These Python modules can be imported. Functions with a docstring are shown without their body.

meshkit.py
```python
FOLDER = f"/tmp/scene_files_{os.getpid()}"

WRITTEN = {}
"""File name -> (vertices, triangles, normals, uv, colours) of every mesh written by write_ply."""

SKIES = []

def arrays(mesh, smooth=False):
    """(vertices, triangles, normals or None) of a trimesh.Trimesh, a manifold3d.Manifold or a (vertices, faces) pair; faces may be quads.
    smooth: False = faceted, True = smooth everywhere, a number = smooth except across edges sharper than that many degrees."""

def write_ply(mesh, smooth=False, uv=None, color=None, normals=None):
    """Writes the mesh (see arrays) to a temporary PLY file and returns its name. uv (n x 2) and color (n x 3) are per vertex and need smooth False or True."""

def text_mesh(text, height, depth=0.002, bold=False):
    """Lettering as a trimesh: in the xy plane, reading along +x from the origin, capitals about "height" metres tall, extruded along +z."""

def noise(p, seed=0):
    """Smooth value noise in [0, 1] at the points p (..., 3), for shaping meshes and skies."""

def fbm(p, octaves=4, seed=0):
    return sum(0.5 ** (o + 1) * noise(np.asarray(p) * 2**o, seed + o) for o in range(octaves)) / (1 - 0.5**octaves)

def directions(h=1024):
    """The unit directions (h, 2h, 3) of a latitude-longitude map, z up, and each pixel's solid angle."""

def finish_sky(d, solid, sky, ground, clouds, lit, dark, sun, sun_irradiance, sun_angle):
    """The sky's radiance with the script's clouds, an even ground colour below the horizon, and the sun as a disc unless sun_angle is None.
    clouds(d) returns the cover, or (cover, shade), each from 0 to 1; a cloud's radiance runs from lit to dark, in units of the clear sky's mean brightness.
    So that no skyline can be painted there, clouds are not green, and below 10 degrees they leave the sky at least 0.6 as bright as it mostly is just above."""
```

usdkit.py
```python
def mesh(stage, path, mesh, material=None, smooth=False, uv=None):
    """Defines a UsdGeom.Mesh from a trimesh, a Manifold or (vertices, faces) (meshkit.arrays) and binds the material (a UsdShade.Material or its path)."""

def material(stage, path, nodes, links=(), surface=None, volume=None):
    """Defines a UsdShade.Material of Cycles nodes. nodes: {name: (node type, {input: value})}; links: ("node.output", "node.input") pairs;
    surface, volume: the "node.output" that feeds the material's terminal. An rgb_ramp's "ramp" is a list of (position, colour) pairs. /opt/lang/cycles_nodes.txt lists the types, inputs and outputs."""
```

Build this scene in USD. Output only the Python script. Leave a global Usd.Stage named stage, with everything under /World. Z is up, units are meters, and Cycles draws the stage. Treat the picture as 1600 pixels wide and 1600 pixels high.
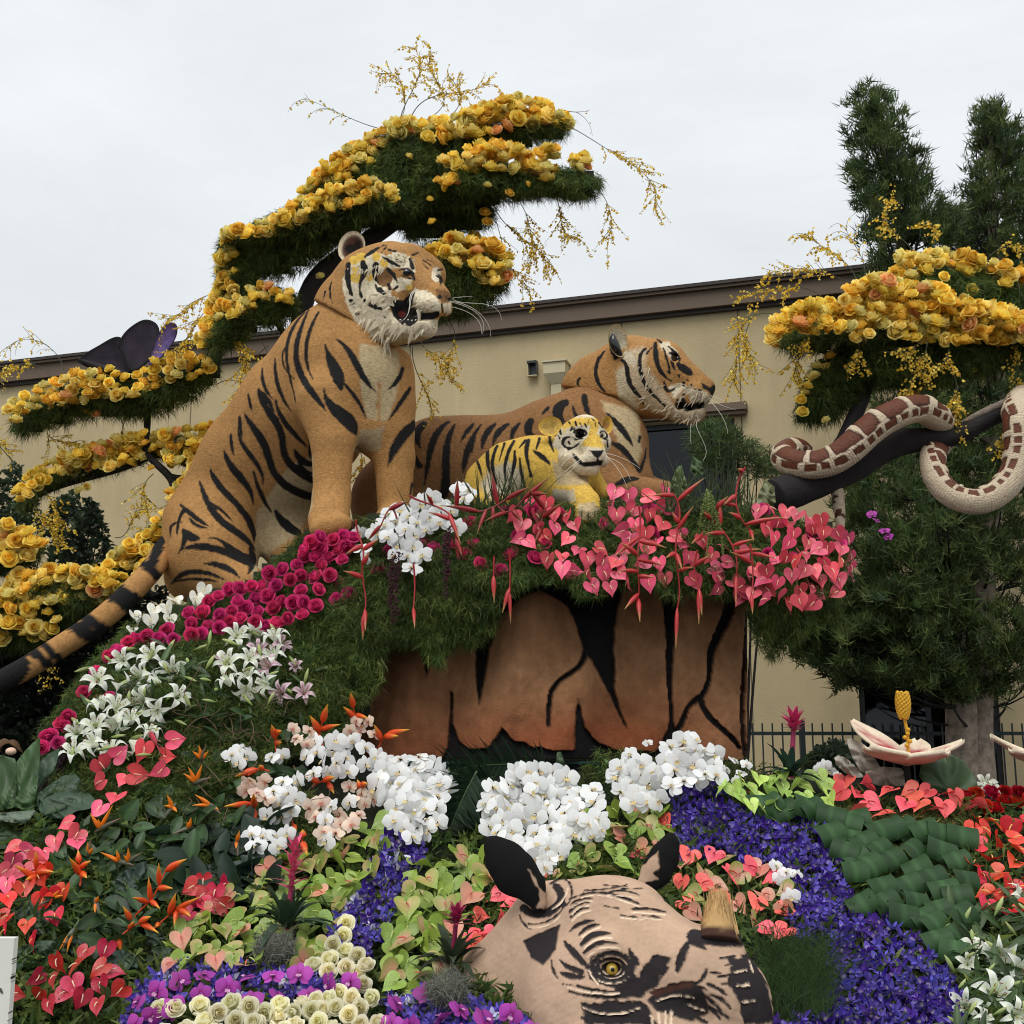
import math, random
import numpy as np
import trimesh
from pxr import Gf, Sdf, Usd, UsdGeom, UsdLux, UsdShade, Vt
import meshkit, usdkit
from shapely.geometry import Polygon, Point
from shapely import contains_xy

stage = Usd.Stage.CreateInMemory()
UsdGeom.SetStageUpAxis(stage, "Z")
UsdGeom.SetStageMetersPerUnit(stage, 1.0)
UsdGeom.Xform.Define(stage, "/World")
UsdGeom.Scope.Define(stage, "/World/Looks")

# ---------------------------------------------------------------- camera
FPX, PITCH, CAMZ = 1845.0, math.atan(350 / 1845.0), 1.6       # focal length in pixels of the 1600 px photograph
cam = UsdGeom.Camera.Define(stage, "/World/camera")
cam.CreateHorizontalApertureAttr(36.0)
cam.CreateVerticalApertureAttr(36.0)
cam.CreateFocalLengthAttr(36.0 * FPX / 1600)
cam.CreateFStopAttr(0.0)
cam.CreateExposureAttr(0.1)
cam.AddTranslateOp().Set(Gf.Vec3d(0, 0, CAMZ))
cam.AddRotateXOp().Set(90 + math.degrees(PITCH))

# ---------------------------------------------------------------- overcast sky and its weak sun
SUN_EL, SUN_AZ = math.radians(58), math.radians(195)          # high, behind the camera and to the left
sun_dir = np.array([math.sin(SUN_AZ) * math.cos(SUN_EL), math.cos(SUN_AZ) * math.cos(SUN_EL), math.sin(SUN_EL)])
SKY_STRENGTH, CLOUD = 0.12, np.array([0.925, 0.965, 0.995]) * 5.75
usdkit.material(stage, "/World/Looks/sky", {
    "tc": ("texture_coordinate", {}),
    "xyz": ("separate_xyz", {}),
    "rise": ("map_range", {"from_min": 0.0, "from_max": 1.0, "to_min": 0.98, "to_max": 1.55, "clamp": True}),
    "stretch": ("mapping", {"scale": (1.0, 1.0, 2.6)}),
    "n1": ("noise_texture", {"scale": 1.5, "detail": 7.0, "roughness": 0.6, "distortion": 0.5}),
    "n1r": ("map_range", {"from_min": 0.3, "from_max": 0.7, "to_min": 0.90, "to_max": 1.09, "clamp": True}),
    "m": ("math", {"math_type": "multiply"}),
    "cloud": ("vector_math", {"math_type": "scale", "vector1": tuple(CLOUD)}),
    "sky": ("sky_texture", {"sky_type": "single_scattering", "sun_disc": False, "sun_elevation": SUN_EL, "sun_rotation": SUN_AZ}),
    "mix": ("mix_color", {"fac": 0.97}),
    "bg": ("background_shader", {"strength": SKY_STRENGTH}),
}, [("tc.generated", "xyz.vector"), ("xyz.z", "rise.value"), ("tc.generated", "stretch.vector"), ("stretch.vector", "n1.vector"),
    ("n1.fac", "n1r.value"), ("rise.result", "m.value1"), ("n1r.result", "m.value2"), ("m.value", "cloud.scale"),
    ("sky.color", "mix.a"), ("cloud.vector", "mix.b"), ("mix.result", "bg.color")], surface="bg.background")
dome = UsdLux.DomeLight.Define(stage, "/World/sky")
UsdShade.MaterialBindingAPI.Apply(dome.GetPrim()).Bind(UsdShade.Material.Get(stage, "/World/Looks/sky"))
dome.GetPrim().SetCustomDataByKey("kind", "structure")
sun = UsdLux.DistantLight.Define(stage, "/World/sun")
sun.CreateIntensityAttr(0.4)
sun.CreateAngleAttr(35.0)
sun.CreateColorAttr(Gf.Vec3f(1.0, 0.97, 0.92))
sun.GetPrim().CreateAttribute("inputs:normalize", Sdf.ValueTypeNames.Bool).Set(True)
_r = Gf.Rotation(Gf.Vec3d(0, 0, 1), Gf.Vec3d(*map(float, sun_dir)))
sun.AddTransformOp().Set(Gf.Matrix4d().SetRotate(_r))

# ---------------------------------------------------------------- helpers
R3 = np.array([1.0, 0, 0])
F3 = np.array([0, math.cos(PITCH), math.sin(PITCH)])
U3 = np.array([0, -math.sin(PITCH), math.cos(PITCH)])
EYE = np.array([0, 0, CAMZ])


def at(px, py, y):
    """The point of the world at distance y in front of the photographer that the photograph shows at (px, py)."""
    u, v = (px - 800) / FPX, (800 - py) / FPX
    d = u * R3 + v * U3 + F3
    return EYE + d * (y / d[1])


def atn(px, py, y):
    px, py, y = np.broadcast_arrays(np.asarray(px, float), np.asarray(py, float), np.asarray(y, float))
    d = ((px - 800) / FPX)[..., None] * R3 + ((800 - py) / FPX)[..., None] * U3 + F3
    return EYE + d * (y / d[..., 1])[..., None]


def mpp(py, y):
    """Metres per photograph pixel at distance y."""
    v = (800 - py) / FPX
    return y / (math.cos(PITCH) - v * math.sin(PITCH)) / FPX


def project(p):
    q = np.asarray(p, float) - EYE
    z = q @ F3
    return np.stack([800 + FPX * (q @ R3) / z, 800 - FPX * (q @ U3) / z], -1)


def lin(c, k=1.0):
    c = np.asarray(c, float) / 255
    return np.where(c < 0.04045, c / 12.92, ((c + 0.055) / 1.055) ** 2.4) * k


def rng(seed):
    return np.random.default_rng(seed)


_count = {}


def numbered(parent, name):
    k = (parent, name)
    n = _count.get(k, 0)
    _count[k] = n + 1
    return f"{parent}/{name}" if n == 0 else f"{parent}/{name}_{n:03d}"


def tag(prim, label=None, cat=None, group=None, kind=None):
    for k, v in (("label", label), ("category", cat), ("group", group), ("kind", kind)):
        if v:
            prim.SetCustomDataByKey(k, v)
    return prim


def put(name, vf, mat, parent="/World", cols=None, smooth=True, label=None, cat=None, group=None, kind=None):
    """Defines one Mesh prim. vf is a trimesh or (vertices, faces); cols per-vertex base colours (primvar Cd)."""
    if hasattr(vf, "vertices"):
        v, f = np.array(vf.vertices), np.array(vf.faces)
    else:
        v, f = np.asarray(vf[0], float), np.asarray(vf[1], int)
    path = numbered(parent if isinstance(parent, str) else str(parent.GetPath()), name)
    m = UsdGeom.Mesh.Define(stage, path)
    k = f.shape[1]
    if cols is not None and smooth not in (True, False):
        smooth = True
    nrm = None
    if smooth is True:
        t = f if k == 3 else np.vstack([f[:, [0, 1, 2]], f[:, [0, 2, 3]]])
        fn = np.cross(v[t[:, 1]] - v[t[:, 0]], v[t[:, 2]] - v[t[:, 0]])
        nrm = np.zeros_like(v)
        for j in range(3):
            for c in range(3):
                nrm[:, c] += np.bincount(t[:, j], fn[:, c], len(v))
        nrm /= np.maximum(np.linalg.norm(nrm, axis=1, keepdims=True), 1e-12)
    elif smooth is not False:
        v, f, nrm = meshkit.arrays((v, f), smooth)
        k = 3
    m.CreatePointsAttr(Vt.Vec3fArray.FromNumpy(np.ascontiguousarray(v, np.float32)))
    m.CreateFaceVertexCountsAttr(Vt.IntArray.FromNumpy(np.full(len(f), k, np.int32)))
    m.CreateFaceVertexIndicesAttr(Vt.IntArray.FromNumpy(np.ascontiguousarray(f, np.int32).ravel()))
    m.CreateSubdivisionSchemeAttr("none")
    if nrm is not None:
        m.CreateNormalsAttr(Vt.Vec3fArray.FromNumpy(nrm.astype(np.float32)))
        m.SetNormalsInterpolation("vertex")
    if cols is not None:
        UsdGeom.PrimvarsAPI(m).CreatePrimvar("Cd", Sdf.ValueTypeNames.Color3fArray, "vertex").Set(Vt.Vec3fArray.FromNumpy(np.ascontiguousarray(cols, np.float32)))
    UsdShade.MaterialBindingAPI.Apply(m.GetPrim()).Bind(UsdShade.Material.Get(stage, "/World/Looks/" + mat))
    return tag(m.GetPrim(), label, cat, group, kind)


def thing(name, label, cat, group=None, M=None, ref=None, kind=None):
    """A top-level Xform whose children are its parts; ref: the class prim it is a copy of."""
    x = UsdGeom.Xform.Define(stage, numbered("/World", name))
    if M is not None:
        x.AddTransformOp().Set(Gf.Matrix4d(*np.asarray(M, float).T.ravel().tolist()))
    p = x.GetPrim()
    if ref is not None:
        p.GetReferences().AddInternalReference(ref)
        p.SetInstanceable(True)
    return tag(p, label, cat, group, kind)


def frame(pos, n, up=(0, 0, 1), s=1.0, roll=0.0):
    """4x4: local z faces n, local y as near up as can be; scaled by s, rolled about z."""
    z = np.asarray(n, float)
    z = z / np.linalg.norm(z)
    x = np.cross(np.asarray(up, float), z)
    if np.linalg.norm(x) < 1e-4:
        x = np.cross([0, 1, 0.1], z)
    x /= np.linalg.norm(x)
    y = np.cross(z, x)
    c, q = math.cos(roll), math.sin(roll)
    M = np.eye(4)
    M[:3, 0], M[:3, 1], M[:3, 2], M[:3, 3] = (c * x + q * y) * s, (c * y - q * x) * s, z * s, pos
    return M


def xform(M, v):
    return np.asarray(v) @ M[:3, :3].T + M[:3, 3]


class MB:
    """Collects triangles with vertex colours into one mesh."""

    def __init__(self):
        self.v, self.f, self.c, self.n = [], [], [], 0

    def add(self, v, f, c=None):
        v, f = np.asarray(v, float), np.asarray(f, int)
        if f.shape[1] == 4:
            f = np.vstack([f[:, [0, 1, 2]], f[:, [0, 2, 3]]])
        self.v.append(v)
        self.f.append(f + self.n)
        if c is not None:
            self.c.append(np.broadcast_to(np.asarray(c, float), v.shape))
        self.n += len(v)
        return self

    def get(self):
        return np.vstack(self.v), np.vstack(self.f)

    def build(self, name, mat, parent="/World", **k):
        cols = np.vstack(self.c) if self.c else None
        return put(name, self.get(), mat, parent, cols=cols, **k)


def tube(path, radii, sides=8, cap=True):
    """A tube along points, as (vertices, quads)."""
    p = np.asarray(path, float)
    r = np.broadcast_to(np.asarray(radii, float), len(p))
    t = np.gradient(p, axis=0)
    t /= np.maximum(np.linalg.norm(t, axis=1, keepdims=True), 1e-12)
    a = np.cross(t[0], [0.13, 0.37, 0.92])
    if np.linalg.norm(a) < 1e-3:
        a = np.cross(t[0], [1, 0, 0])
    a /= np.linalg.norm(a)
    rings = []
    th = np.arange(sides) * 2 * np.pi / sides
    for i in range(len(p)):
        a = a - t[i] * (a @ t[i])
        a /= np.linalg.norm(a)
        b = np.cross(t[i], a)
        rings.append(p[i] + r[i] * (np.cos(th)[:, None] * a + np.sin(th)[:, None] * b))
    v = np.vstack(rings)
    i = np.arange(len(p) - 1)[:, None] * sides
    j = np.arange(sides)[None]
    k = (j + 1) % sides
    f = np.stack([i + j, i + k, i + sides + k, i + sides + j], -1).reshape(-1, 4)
    if cap:
        n0 = len(v)
        v = np.vstack([v, p[:1], p[-1:]])
        j = np.arange(sides)
        k = (j + 1) % sides
        e = (len(p) - 1) * sides
        f = np.vstack([f, np.stack([k, j, np.full(sides, n0), np.full(sides, n0)], -1), np.stack([e + j, e + k, np.full(sides, n0 + 1), np.full(sides, n0 + 1)], -1)])
    return v, f


def box(x0, x1, y0, y1, z0, z1):
    v = np.array([[x, y, z] for x in (x0, x1) for y in (y0, y1) for z in (z0, z1)], float)
    f = np.array([[0, 1, 3, 2], [4, 6, 7, 5], [0, 4, 5, 1], [2, 3, 7, 6], [0, 2, 6, 4], [1, 5, 7, 3]])
    return v, f


def spline(pts, n):
    """A smooth curve through points (rows), n samples."""
    from scipy.interpolate import CubicSpline, PchipInterpolator
    p = np.asarray(pts, float)
    d = np.r_[0, np.cumsum(np.linalg.norm(np.diff(p[:, :3], axis=0), axis=1))]
    u = np.linspace(0, d[-1], n)
    return np.stack([(CubicSpline if j < 3 else PchipInterpolator)(d, p[:, j])(u) for j in range(p.shape[1])], -1)


def grid_faces(nu, nv):
    i = np.arange(nu - 1)[:, None] * nv
    j = np.arange(nv - 1)[None]
    return np.stack([i + j, i + j + 1, i + nv + j + 1, i + nv + j], -1).reshape(-1, 4)


# ---------------------------------------------------------------- materials
def mat_plain(name, col, rough=0.7, nscale=30.0, namt=0.12, bump=0.0, bscale=120.0, spec=0.3, rnd=0.0):
    """Base colour varied by noise, optionally varied per object."""
    nodes = {"g": ("texture_coordinate", {}), "n": ("noise_texture", {"scale": nscale, "detail": 5.0, "roughness": 0.6}),
             "r": ("map_range", {"from_min": 0.25, "from_max": 0.75, "to_min": 1 - namt, "to_max": 1 + namt}),
             "c": ("vector_math", {"math_type": "scale", "vector1": tuple(col)}),
             "p": ("principled_bsdf", {"roughness": rough, "specular_ior_level": spec})}
    links = [("g.object", "n.vector"), ("n.fac", "r.value"), ("r.result", "c.scale"), ("c.vector", "p.base_color")]
    if bump:
        nodes["bn"] = ("noise_texture", {"scale": bscale, "detail": 3.0})
        nodes["b"] = ("bump", {"strength": bump, "distance": 0.01})
        links += [("g.object", "bn.vector"), ("bn.fac", "b.height"), ("b.normal", "p.normal")]
    usdkit.material(stage, "/World/Looks/" + name, nodes, links, surface="p.BSDF")


def mat_cd(name, rough=0.7, nscale=60.0, namt=0.12, bump=0.0, bscale=150.0, spec=0.3, trans=0.0, rnd=0.0, hue=0.0, voronoi=False, bdist=0.01):
    """Base colour from the mesh's own colours, with grain; trans: share of light that a petal or leaf lets through."""
    nodes = {"a": ("attribute", {"attribute": "Cd"}), "g": ("texture_coordinate", {}),
             "n": ("noise_texture", {"scale": nscale, "detail": 4.0, "roughness": 0.65}),
             "r": ("map_range", {"from_min": 0.25, "from_max": 0.75, "to_min": 1 - namt, "to_max": 1 + namt}),
             "c": ("vector_math", {"math_type": "scale"}),
             "p": ("principled_bsdf", {"roughness": rough, "specular_ior_level": spec})}
    links = [("g.object", "n.vector"), ("n.fac", "r.value"), ("a.color", "c.vector1")]
    out = "c.vector"
    if rnd:
        nodes["o"] = ("object_info", {})
        nodes["rr"] = ("map_range", {"from_min": 0.0, "from_max": 1.0, "to_min": 1 - rnd, "to_max": 1 + rnd})
        nodes["mm"] = ("math", {"math_type": "multiply"})
        links += [("o.random", "rr.value"), ("rr.result", "mm.value1"), ("r.result", "mm.value2"), ("mm.value", "c.scale")]
        if hue:
            nodes["w"] = ("white_noise_texture", {"dimensions": "1D"})
            nodes["hr"] = ("map_range", {"from_min": 0.0, "from_max": 1.0, "to_min": 0.5 - hue, "to_max": 0.5 + hue})
            nodes["h"] = ("hsv", {})
            links += [("o.random", "w.w"), ("w.value", "hr.value"), ("hr.result", "h.hue"), (out, "h.color")]
            out = "h.color"
    else:
        links += [("r.result", "c.scale")]
    links += [(out, "p.base_color")]
    if bump:
        nodes["bn"] = ("voronoi_texture", {"scale": bscale}) if voronoi else ("noise_texture", {"scale": bscale, "detail": 3.0})
        nodes["b"] = ("bump", {"strength": bump, "distance": bdist, "invert": bool(voronoi)})
        links += [("g.object", "bn.vector"), ("bn.distance" if voronoi else "bn.fac", "b.height"), ("b.normal", "p.normal")]
    surf = "p.BSDF"
    if trans:
        nodes["t"] = ("translucent_bsdf", {})
        nodes["x"] = ("mix_closure", {"fac": trans})
        links += [(out, "t.color"), ("p.BSDF", "x.closure1"), ("t.BSDF", "x.closure2")]
        surf = "x.closure"
    usdkit.material(stage, "/World/Looks/" + name, nodes, links, surface=surf)

# ---------------------------------------------------------------- sculpting: smooth unions of round cones, turned into one skin
def sculpt(prims, res, pad=0.06):
    """prims: (op, a, b, ra, rb, k) round cones, op '+' or '-', k the blend radius; or ('cut', point, normal, 0, 0, k) that takes away what the normal points to."""
    pts = np.array([q for p in prims if p[0] == "+" for q in (p[1] - p[3], p[1] + p[3], p[2] - p[4], p[2] + p[4])])
    lo, hi = pts.min(0) - pad, pts.max(0) + pad
    n = np.ceil((hi - lo) / res).astype(int) + 1
    ax = [(lo[i] + res * np.arange(n[i])).astype(np.float32) for i in range(3)]
    D = np.full(n, 9.0, np.float32)
    for op, a, b, ra, rb, k in prims:
        if op == "cut":
            d = -((ax[0] - a[0])[:, None, None] * b[0] + (ax[1] - a[1])[None, :, None] * b[1] + (ax[2] - a[2])[None, None, :] * b[2])
            h = np.clip(k - np.abs(D + d), 0, None) / k if k > 0 else 0
            D = np.maximum(D, -d) + (h * h * k * 0.25 if k > 0 else 0)
            continue
        m = max(ra, rb) + k + 0.12
        l, u = np.minimum(a, b) - m, np.maximum(a, b) + m
        s = [slice(max(0, int((l[i] - lo[i]) / res)), min(n[i], int((u[i] - lo[i]) / res) + 2)) for i in range(3)]
        if any(x.start >= x.stop for x in s):
            continue
        X, Y, Z = (ax[0][s[0]])[:, None, None], (ax[1][s[1]])[None, :, None], (ax[2][s[2]])[None, None, :]
        ab = b - a
        L = max(float(ab @ ab), 1e-9)
        t = np.clip(((X - a[0]) * ab[0] + (Y - a[1]) * ab[1] + (Z - a[2]) * ab[2]) / L, 0, 1)
        d = np.sqrt((X - a[0] - t * ab[0]) ** 2 + (Y - a[1] - t * ab[1]) ** 2 + (Z - a[2] - t * ab[2]) ** 2) - (ra + (rb - ra) * t)
        V = D[s[0], s[1], s[2]]
        if op == "+":
            h = np.clip(k - np.abs(V - d), 0, None) / max(k, 1e-6)
            D[s[0], s[1], s[2]] = np.minimum(V, d) - h * h * k * 0.25
        else:
            h = np.clip(k - np.abs(V + d), 0, None) / max(k, 1e-6)
            D[s[0], s[1], s[2]] = np.maximum(V, -d) + h * h * k * 0.25
    return skin(D, lo, res)


def skin(D, lo, res):
    """Surface nets of the zero level of a grid: (vertices, triangles)."""
    n = np.array(D.shape)
    I = D < 0
    corners = [(i, j, k) for i in (0, 1) for j in (0, 1) for k in (0, 1)]
    cell = lambda A, c: A[c[0]:n[0] - 1 + c[0], c[1]:n[1] - 1 + c[1], c[2]:n[2] - 1 + c[2]]
    cnt = sum(cell(I, c).astype(np.int8) for c in corners)
    act = (cnt > 0) & (cnt < 8)
    ids = np.full(act.shape, -1, np.int64)
    w = np.argwhere(act)
    ids[act] = np.arange(len(w))
    acc, num = np.zeros((len(w), 3)), np.zeros(len(w))
    for c in corners:
        for a in range(3):
            if c[a]:
                continue
            e = list(c)
            e[a] = 1
            va = D[w[:, 0] + c[0], w[:, 1] + c[1], w[:, 2] + c[2]]
            vb = D[w[:, 0] + e[0], w[:, 1] + e[1], w[:, 2] + e[2]]
            x = (va < 0) != (vb < 0)
            t = np.where(x, va / np.where(x, va - vb, 1), 0)
            p = np.tile(np.array(c, float), (len(w), 1))
            p[:, a] += t
            acc[x] += p[x]
            num[x] += 1
    v = lo + (w + acc / num[:, None]) * res
    faces = []
    for a in range(3):
        b, c = (a + 1) % 3, (a + 2) % 3
        sl0, sl1 = [slice(None)] * 3, [slice(None)] * 3
        sl0[a], sl1[a] = slice(0, -1), slice(1, None)
        s0, s1 = I[tuple(sl0)], I[tuple(sl1)]
        for flip in (False, True):
            q = np.argwhere((s0 & ~s1) if not flip else (~s0 & s1))
            q = q[(q[:, b] > 0) & (q[:, c] > 0) & (q[:, b] < n[b] - 1) & (q[:, c] < n[c] - 1)]
            def g(db, dc):
                r = q.copy()
                r[:, b] -= db
                r[:, c] -= dc
                return ids[r[:, 0], r[:, 1], r[:, 2]]
            quad = np.stack([g(1, 1), g(0, 1), g(0, 0), g(1, 0)], 1)
            faces.append(quad[:, ::-1] if flip else quad)
    f = np.vstack(faces)
    f = f[(f >= 0).all(1)]
    return v, np.vstack([f[:, [0, 1, 2]], f[:, [0, 2, 3]]])


def relax(v, f, steps=3, w=0.5):
    e = np.vstack([f[:, [0, 1]], f[:, [1, 2]], f[:, [2, 0]]])
    e = np.vstack([e, e[:, ::-1]])
    deg = np.bincount(e[:, 0], minlength=len(v))
    for s in range(steps * 2):
        m = np.stack([np.bincount(e[:, 0], v[e[:, 1], c], len(v)) for c in range(3)], 1) / np.maximum(deg, 1)[:, None]
        v = v + (m - v) * (w if s % 2 == 0 else -w * 1.03)
    return v


def finer(v, f):
    return trimesh.remesh.subdivide(v, f)


def C(px, py, y, r, px2=None, py2=None, y2=None, r2=None, k=30, op="+"):
    """A round cone between two points given where the photograph shows them (pixel, pixel, distance, radius in pixels)."""
    a = at(px, py, y)
    ra = r * mpp(py, y)
    if px2 is None:
        return (op, a, a.copy(), ra, ra, k * mpp(py, y))
    return (op, a, at(px2, py2, y2), ra, (r if r2 is None else r2) * mpp(py2, y2), k * mpp(py, y))


def chain(rows, k=30):
    return [C(*rows[i], *rows[i + 1], k=k) for i in range(len(rows) - 1)]


# ---------------------------------------------------------------- marks: seeds and bark glued on in stripes and patches
_grad = rng(77).normal(size=(4096, 3))


def wobble(v, scale, seed=0):
    """A cheap smooth noise in -1..1 at points."""
    g = _grad[seed * 12:seed * 12 + 12]
    out = np.zeros(len(v))
    for i in range(12):
        out += np.sin(v @ (g[i] * scale * (0.6 + 0.12 * i)) + i * 1.7 + seed) / (1 + 0.15 * i)
    return out / 4.2


class Marks:
    """Base colours for the vertices of a skin: the marks are lines and patches whose places are read off the photograph."""

    def __init__(self, v, base, off=(0, 0), zoom=1.0):
        self.v, self.p = v, project(v)
        self.c = np.tile(np.asarray(base, float), (len(v), 1))
        self.j1, self.j2 = wobble(v, 140, 1), wobble(v, 55, 2)
        self.off, self.zoom, self.gain = np.asarray(off, float), zoom, 1.0
        mix = wobble(v, 6, 3) * 0.10 + wobble(v, 22, 4) * 0.07
        self.c *= (1 + mix)[:, None]

    def view(self, off, zoom):
        self.off, self.zoom = np.asarray(off, float), zoom
        return self

    def to(self, q):
        return self.off + np.asarray(q, float) / self.zoom

    def put(self, m, col, soft):
        a = np.clip(0.5 - m / soft, 0, 1)[:, None]
        self.c = self.c * (1 - a) + np.asarray(col) * a

    def line(self, pts, w, col, rough=0.22, soft=1.1, keep=None):
        """pts along the line (zoom coordinates), w: full widths there."""
        p = self.to(pts)
        w = np.broadcast_to(np.asarray(w, float) * self.gain / self.zoom / 2, len(p))
        if len(p) > 2:
            q = spline(np.c_[p, w], len(p) * 5)
            p, w = q[:, :2], np.maximum(q[:, 2], 0.2)
        m = w.max() + 6
        s = np.where(((self.p > p.min(0) - m) & (self.p < p.max(0) + m)).all(1) & (True if keep is None else keep))[0]
        if not len(s):
            return self
        x, best = self.p[s], np.full(len(s), 1e9)
        for i in range(len(p) - 1):
            ab = p[i + 1] - p[i]
            t = np.clip(((x - p[i]) @ ab) / max(ab @ ab, 1e-9), 0, 1)
            best = np.minimum(best, np.linalg.norm(x - p[i] - t[:, None] * ab, axis=1) - (w[i] + (w[i + 1] - w[i]) * t))
        best = best + (self.j1[s] * rough * 3.0 + self.j2[s] * rough * 2.2)
        a = np.clip(0.5 - best / soft, 0, 1)[:, None]
        self.c[s] = self.c[s] * (1 - a) + np.asarray(col) * a
        return self

    def patch(self, poly, col, rough=0.6, soft=2.0, amount=1.0, keep=None):
        p = self.to(poly)
        m = 8
        s = np.where(((self.p > p.min(0) - m) & (self.p < p.max(0) + m)).all(1) & (True if keep is None else keep))[0]
        if not len(s):
            return self
        x, best = self.p[s], np.full(len(s), 1e9)
        for i in range(len(p)):
            a, b = p[i], p[(i + 1) % len(p)]
            ab = b - a
            t = np.clip(((x - a) @ ab) / max(ab @ ab, 1e-9), 0, 1)
            best = np.minimum(best, np.linalg.norm(x - a - t[:, None] * ab, axis=1))
        inside = contains_xy(Polygon(p), x[:, 0], x[:, 1])
        best = np.where(inside, -best, best) + self.j1[s] * rough * 3 + self.j2[s] * rough * 3
        a = (np.clip(0.5 - best / soft, 0, 1) * amount)[:, None]
        self.c[s] = self.c[s] * (1 - a) + np.asarray(col) * a
        return self

    def spot(self, xy, r, col, rough=0.4, soft=1.2, ry=None):
        t = np.arange(14) * 2 * np.pi / 14
        return self.patch(np.asarray(xy) + np.c_[np.cos(t) * r, np.sin(t) * (ry or r)], col, rough, soft)


def bezier_ribbon(p0, d, length, width, droop, n=5, side=None):
    """A thin curved blade, pointed at its end: (vertices, quads)."""
    d = np.asarray(d, float) / np.linalg.norm(d)
    t = np.linspace(0, 1, n)[:, None]
    c = p0 + d * length * t + np.asarray(droop) * (t ** 2)
    s = np.cross(d, [0.2, -1, 0.3]) if side is None else np.asarray(side, float)
    s = s / max(np.linalg.norm(s), 1e-9)
    w = width * (1 - t ** 1.5) * 0.5 + width * 0.04
    return np.vstack([c - s * w, c + s * w]), np.array([[i, i + 1, n + i + 1, n + i] for i in range(n - 1)])

# ---------------------------------------------------------------- surfaces and foliage
def inside(poly, p):
    return contains_xy(Polygon(poly), p[:, 0], p[:, 1])


def edge_distance(poly, p):
    P = np.asarray(poly, float)
    best = np.full(len(p), 1e9)
    for i in range(len(P)):
        a, ab = P[i], P[(i + 1) % len(P)] - P[i]
        t = np.clip(((p - a) @ ab) / max(ab @ ab, 1e-9), 0, 1)
        best = np.minimum(best, np.linalg.norm(p - a - t[:, None] * ab, axis=1))
    return best


def fill(poly, n, seed):
    """n random places in an outline."""
    g, P = rng(seed), np.asarray(poly, float)
    out = np.zeros((0, 2))
    while len(out) < n:
        q = g.uniform(P.min(0), P.max(0), (n * 3 + 30, 2))
        out = np.vstack([out, q[inside(poly, q)]])
    return out[:n]


def spread(poly, gap, seed, most=9999):
    """Places in an outline no nearer to one another than gap."""
    g, P = rng(seed), np.asarray(poly, float)
    area = Polygon(poly).area
    q = fill(poly, int(area / gap ** 2 * 14) + 40, seed)
    cells, out = {}, []
    for x in q:
        k = (int(x[0] // gap), int(x[1] // gap))
        if any(np.hypot(*(x - y)) < gap for i in (-1, 0, 1) for j in (-1, 0, 1) for y in cells.get((k[0] + i, k[1] + j), ())):
            continue
        cells.setdefault(k, []).append(x)
        out.append(x)
        if len(out) >= most:
            break
    return np.array(out)


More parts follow.
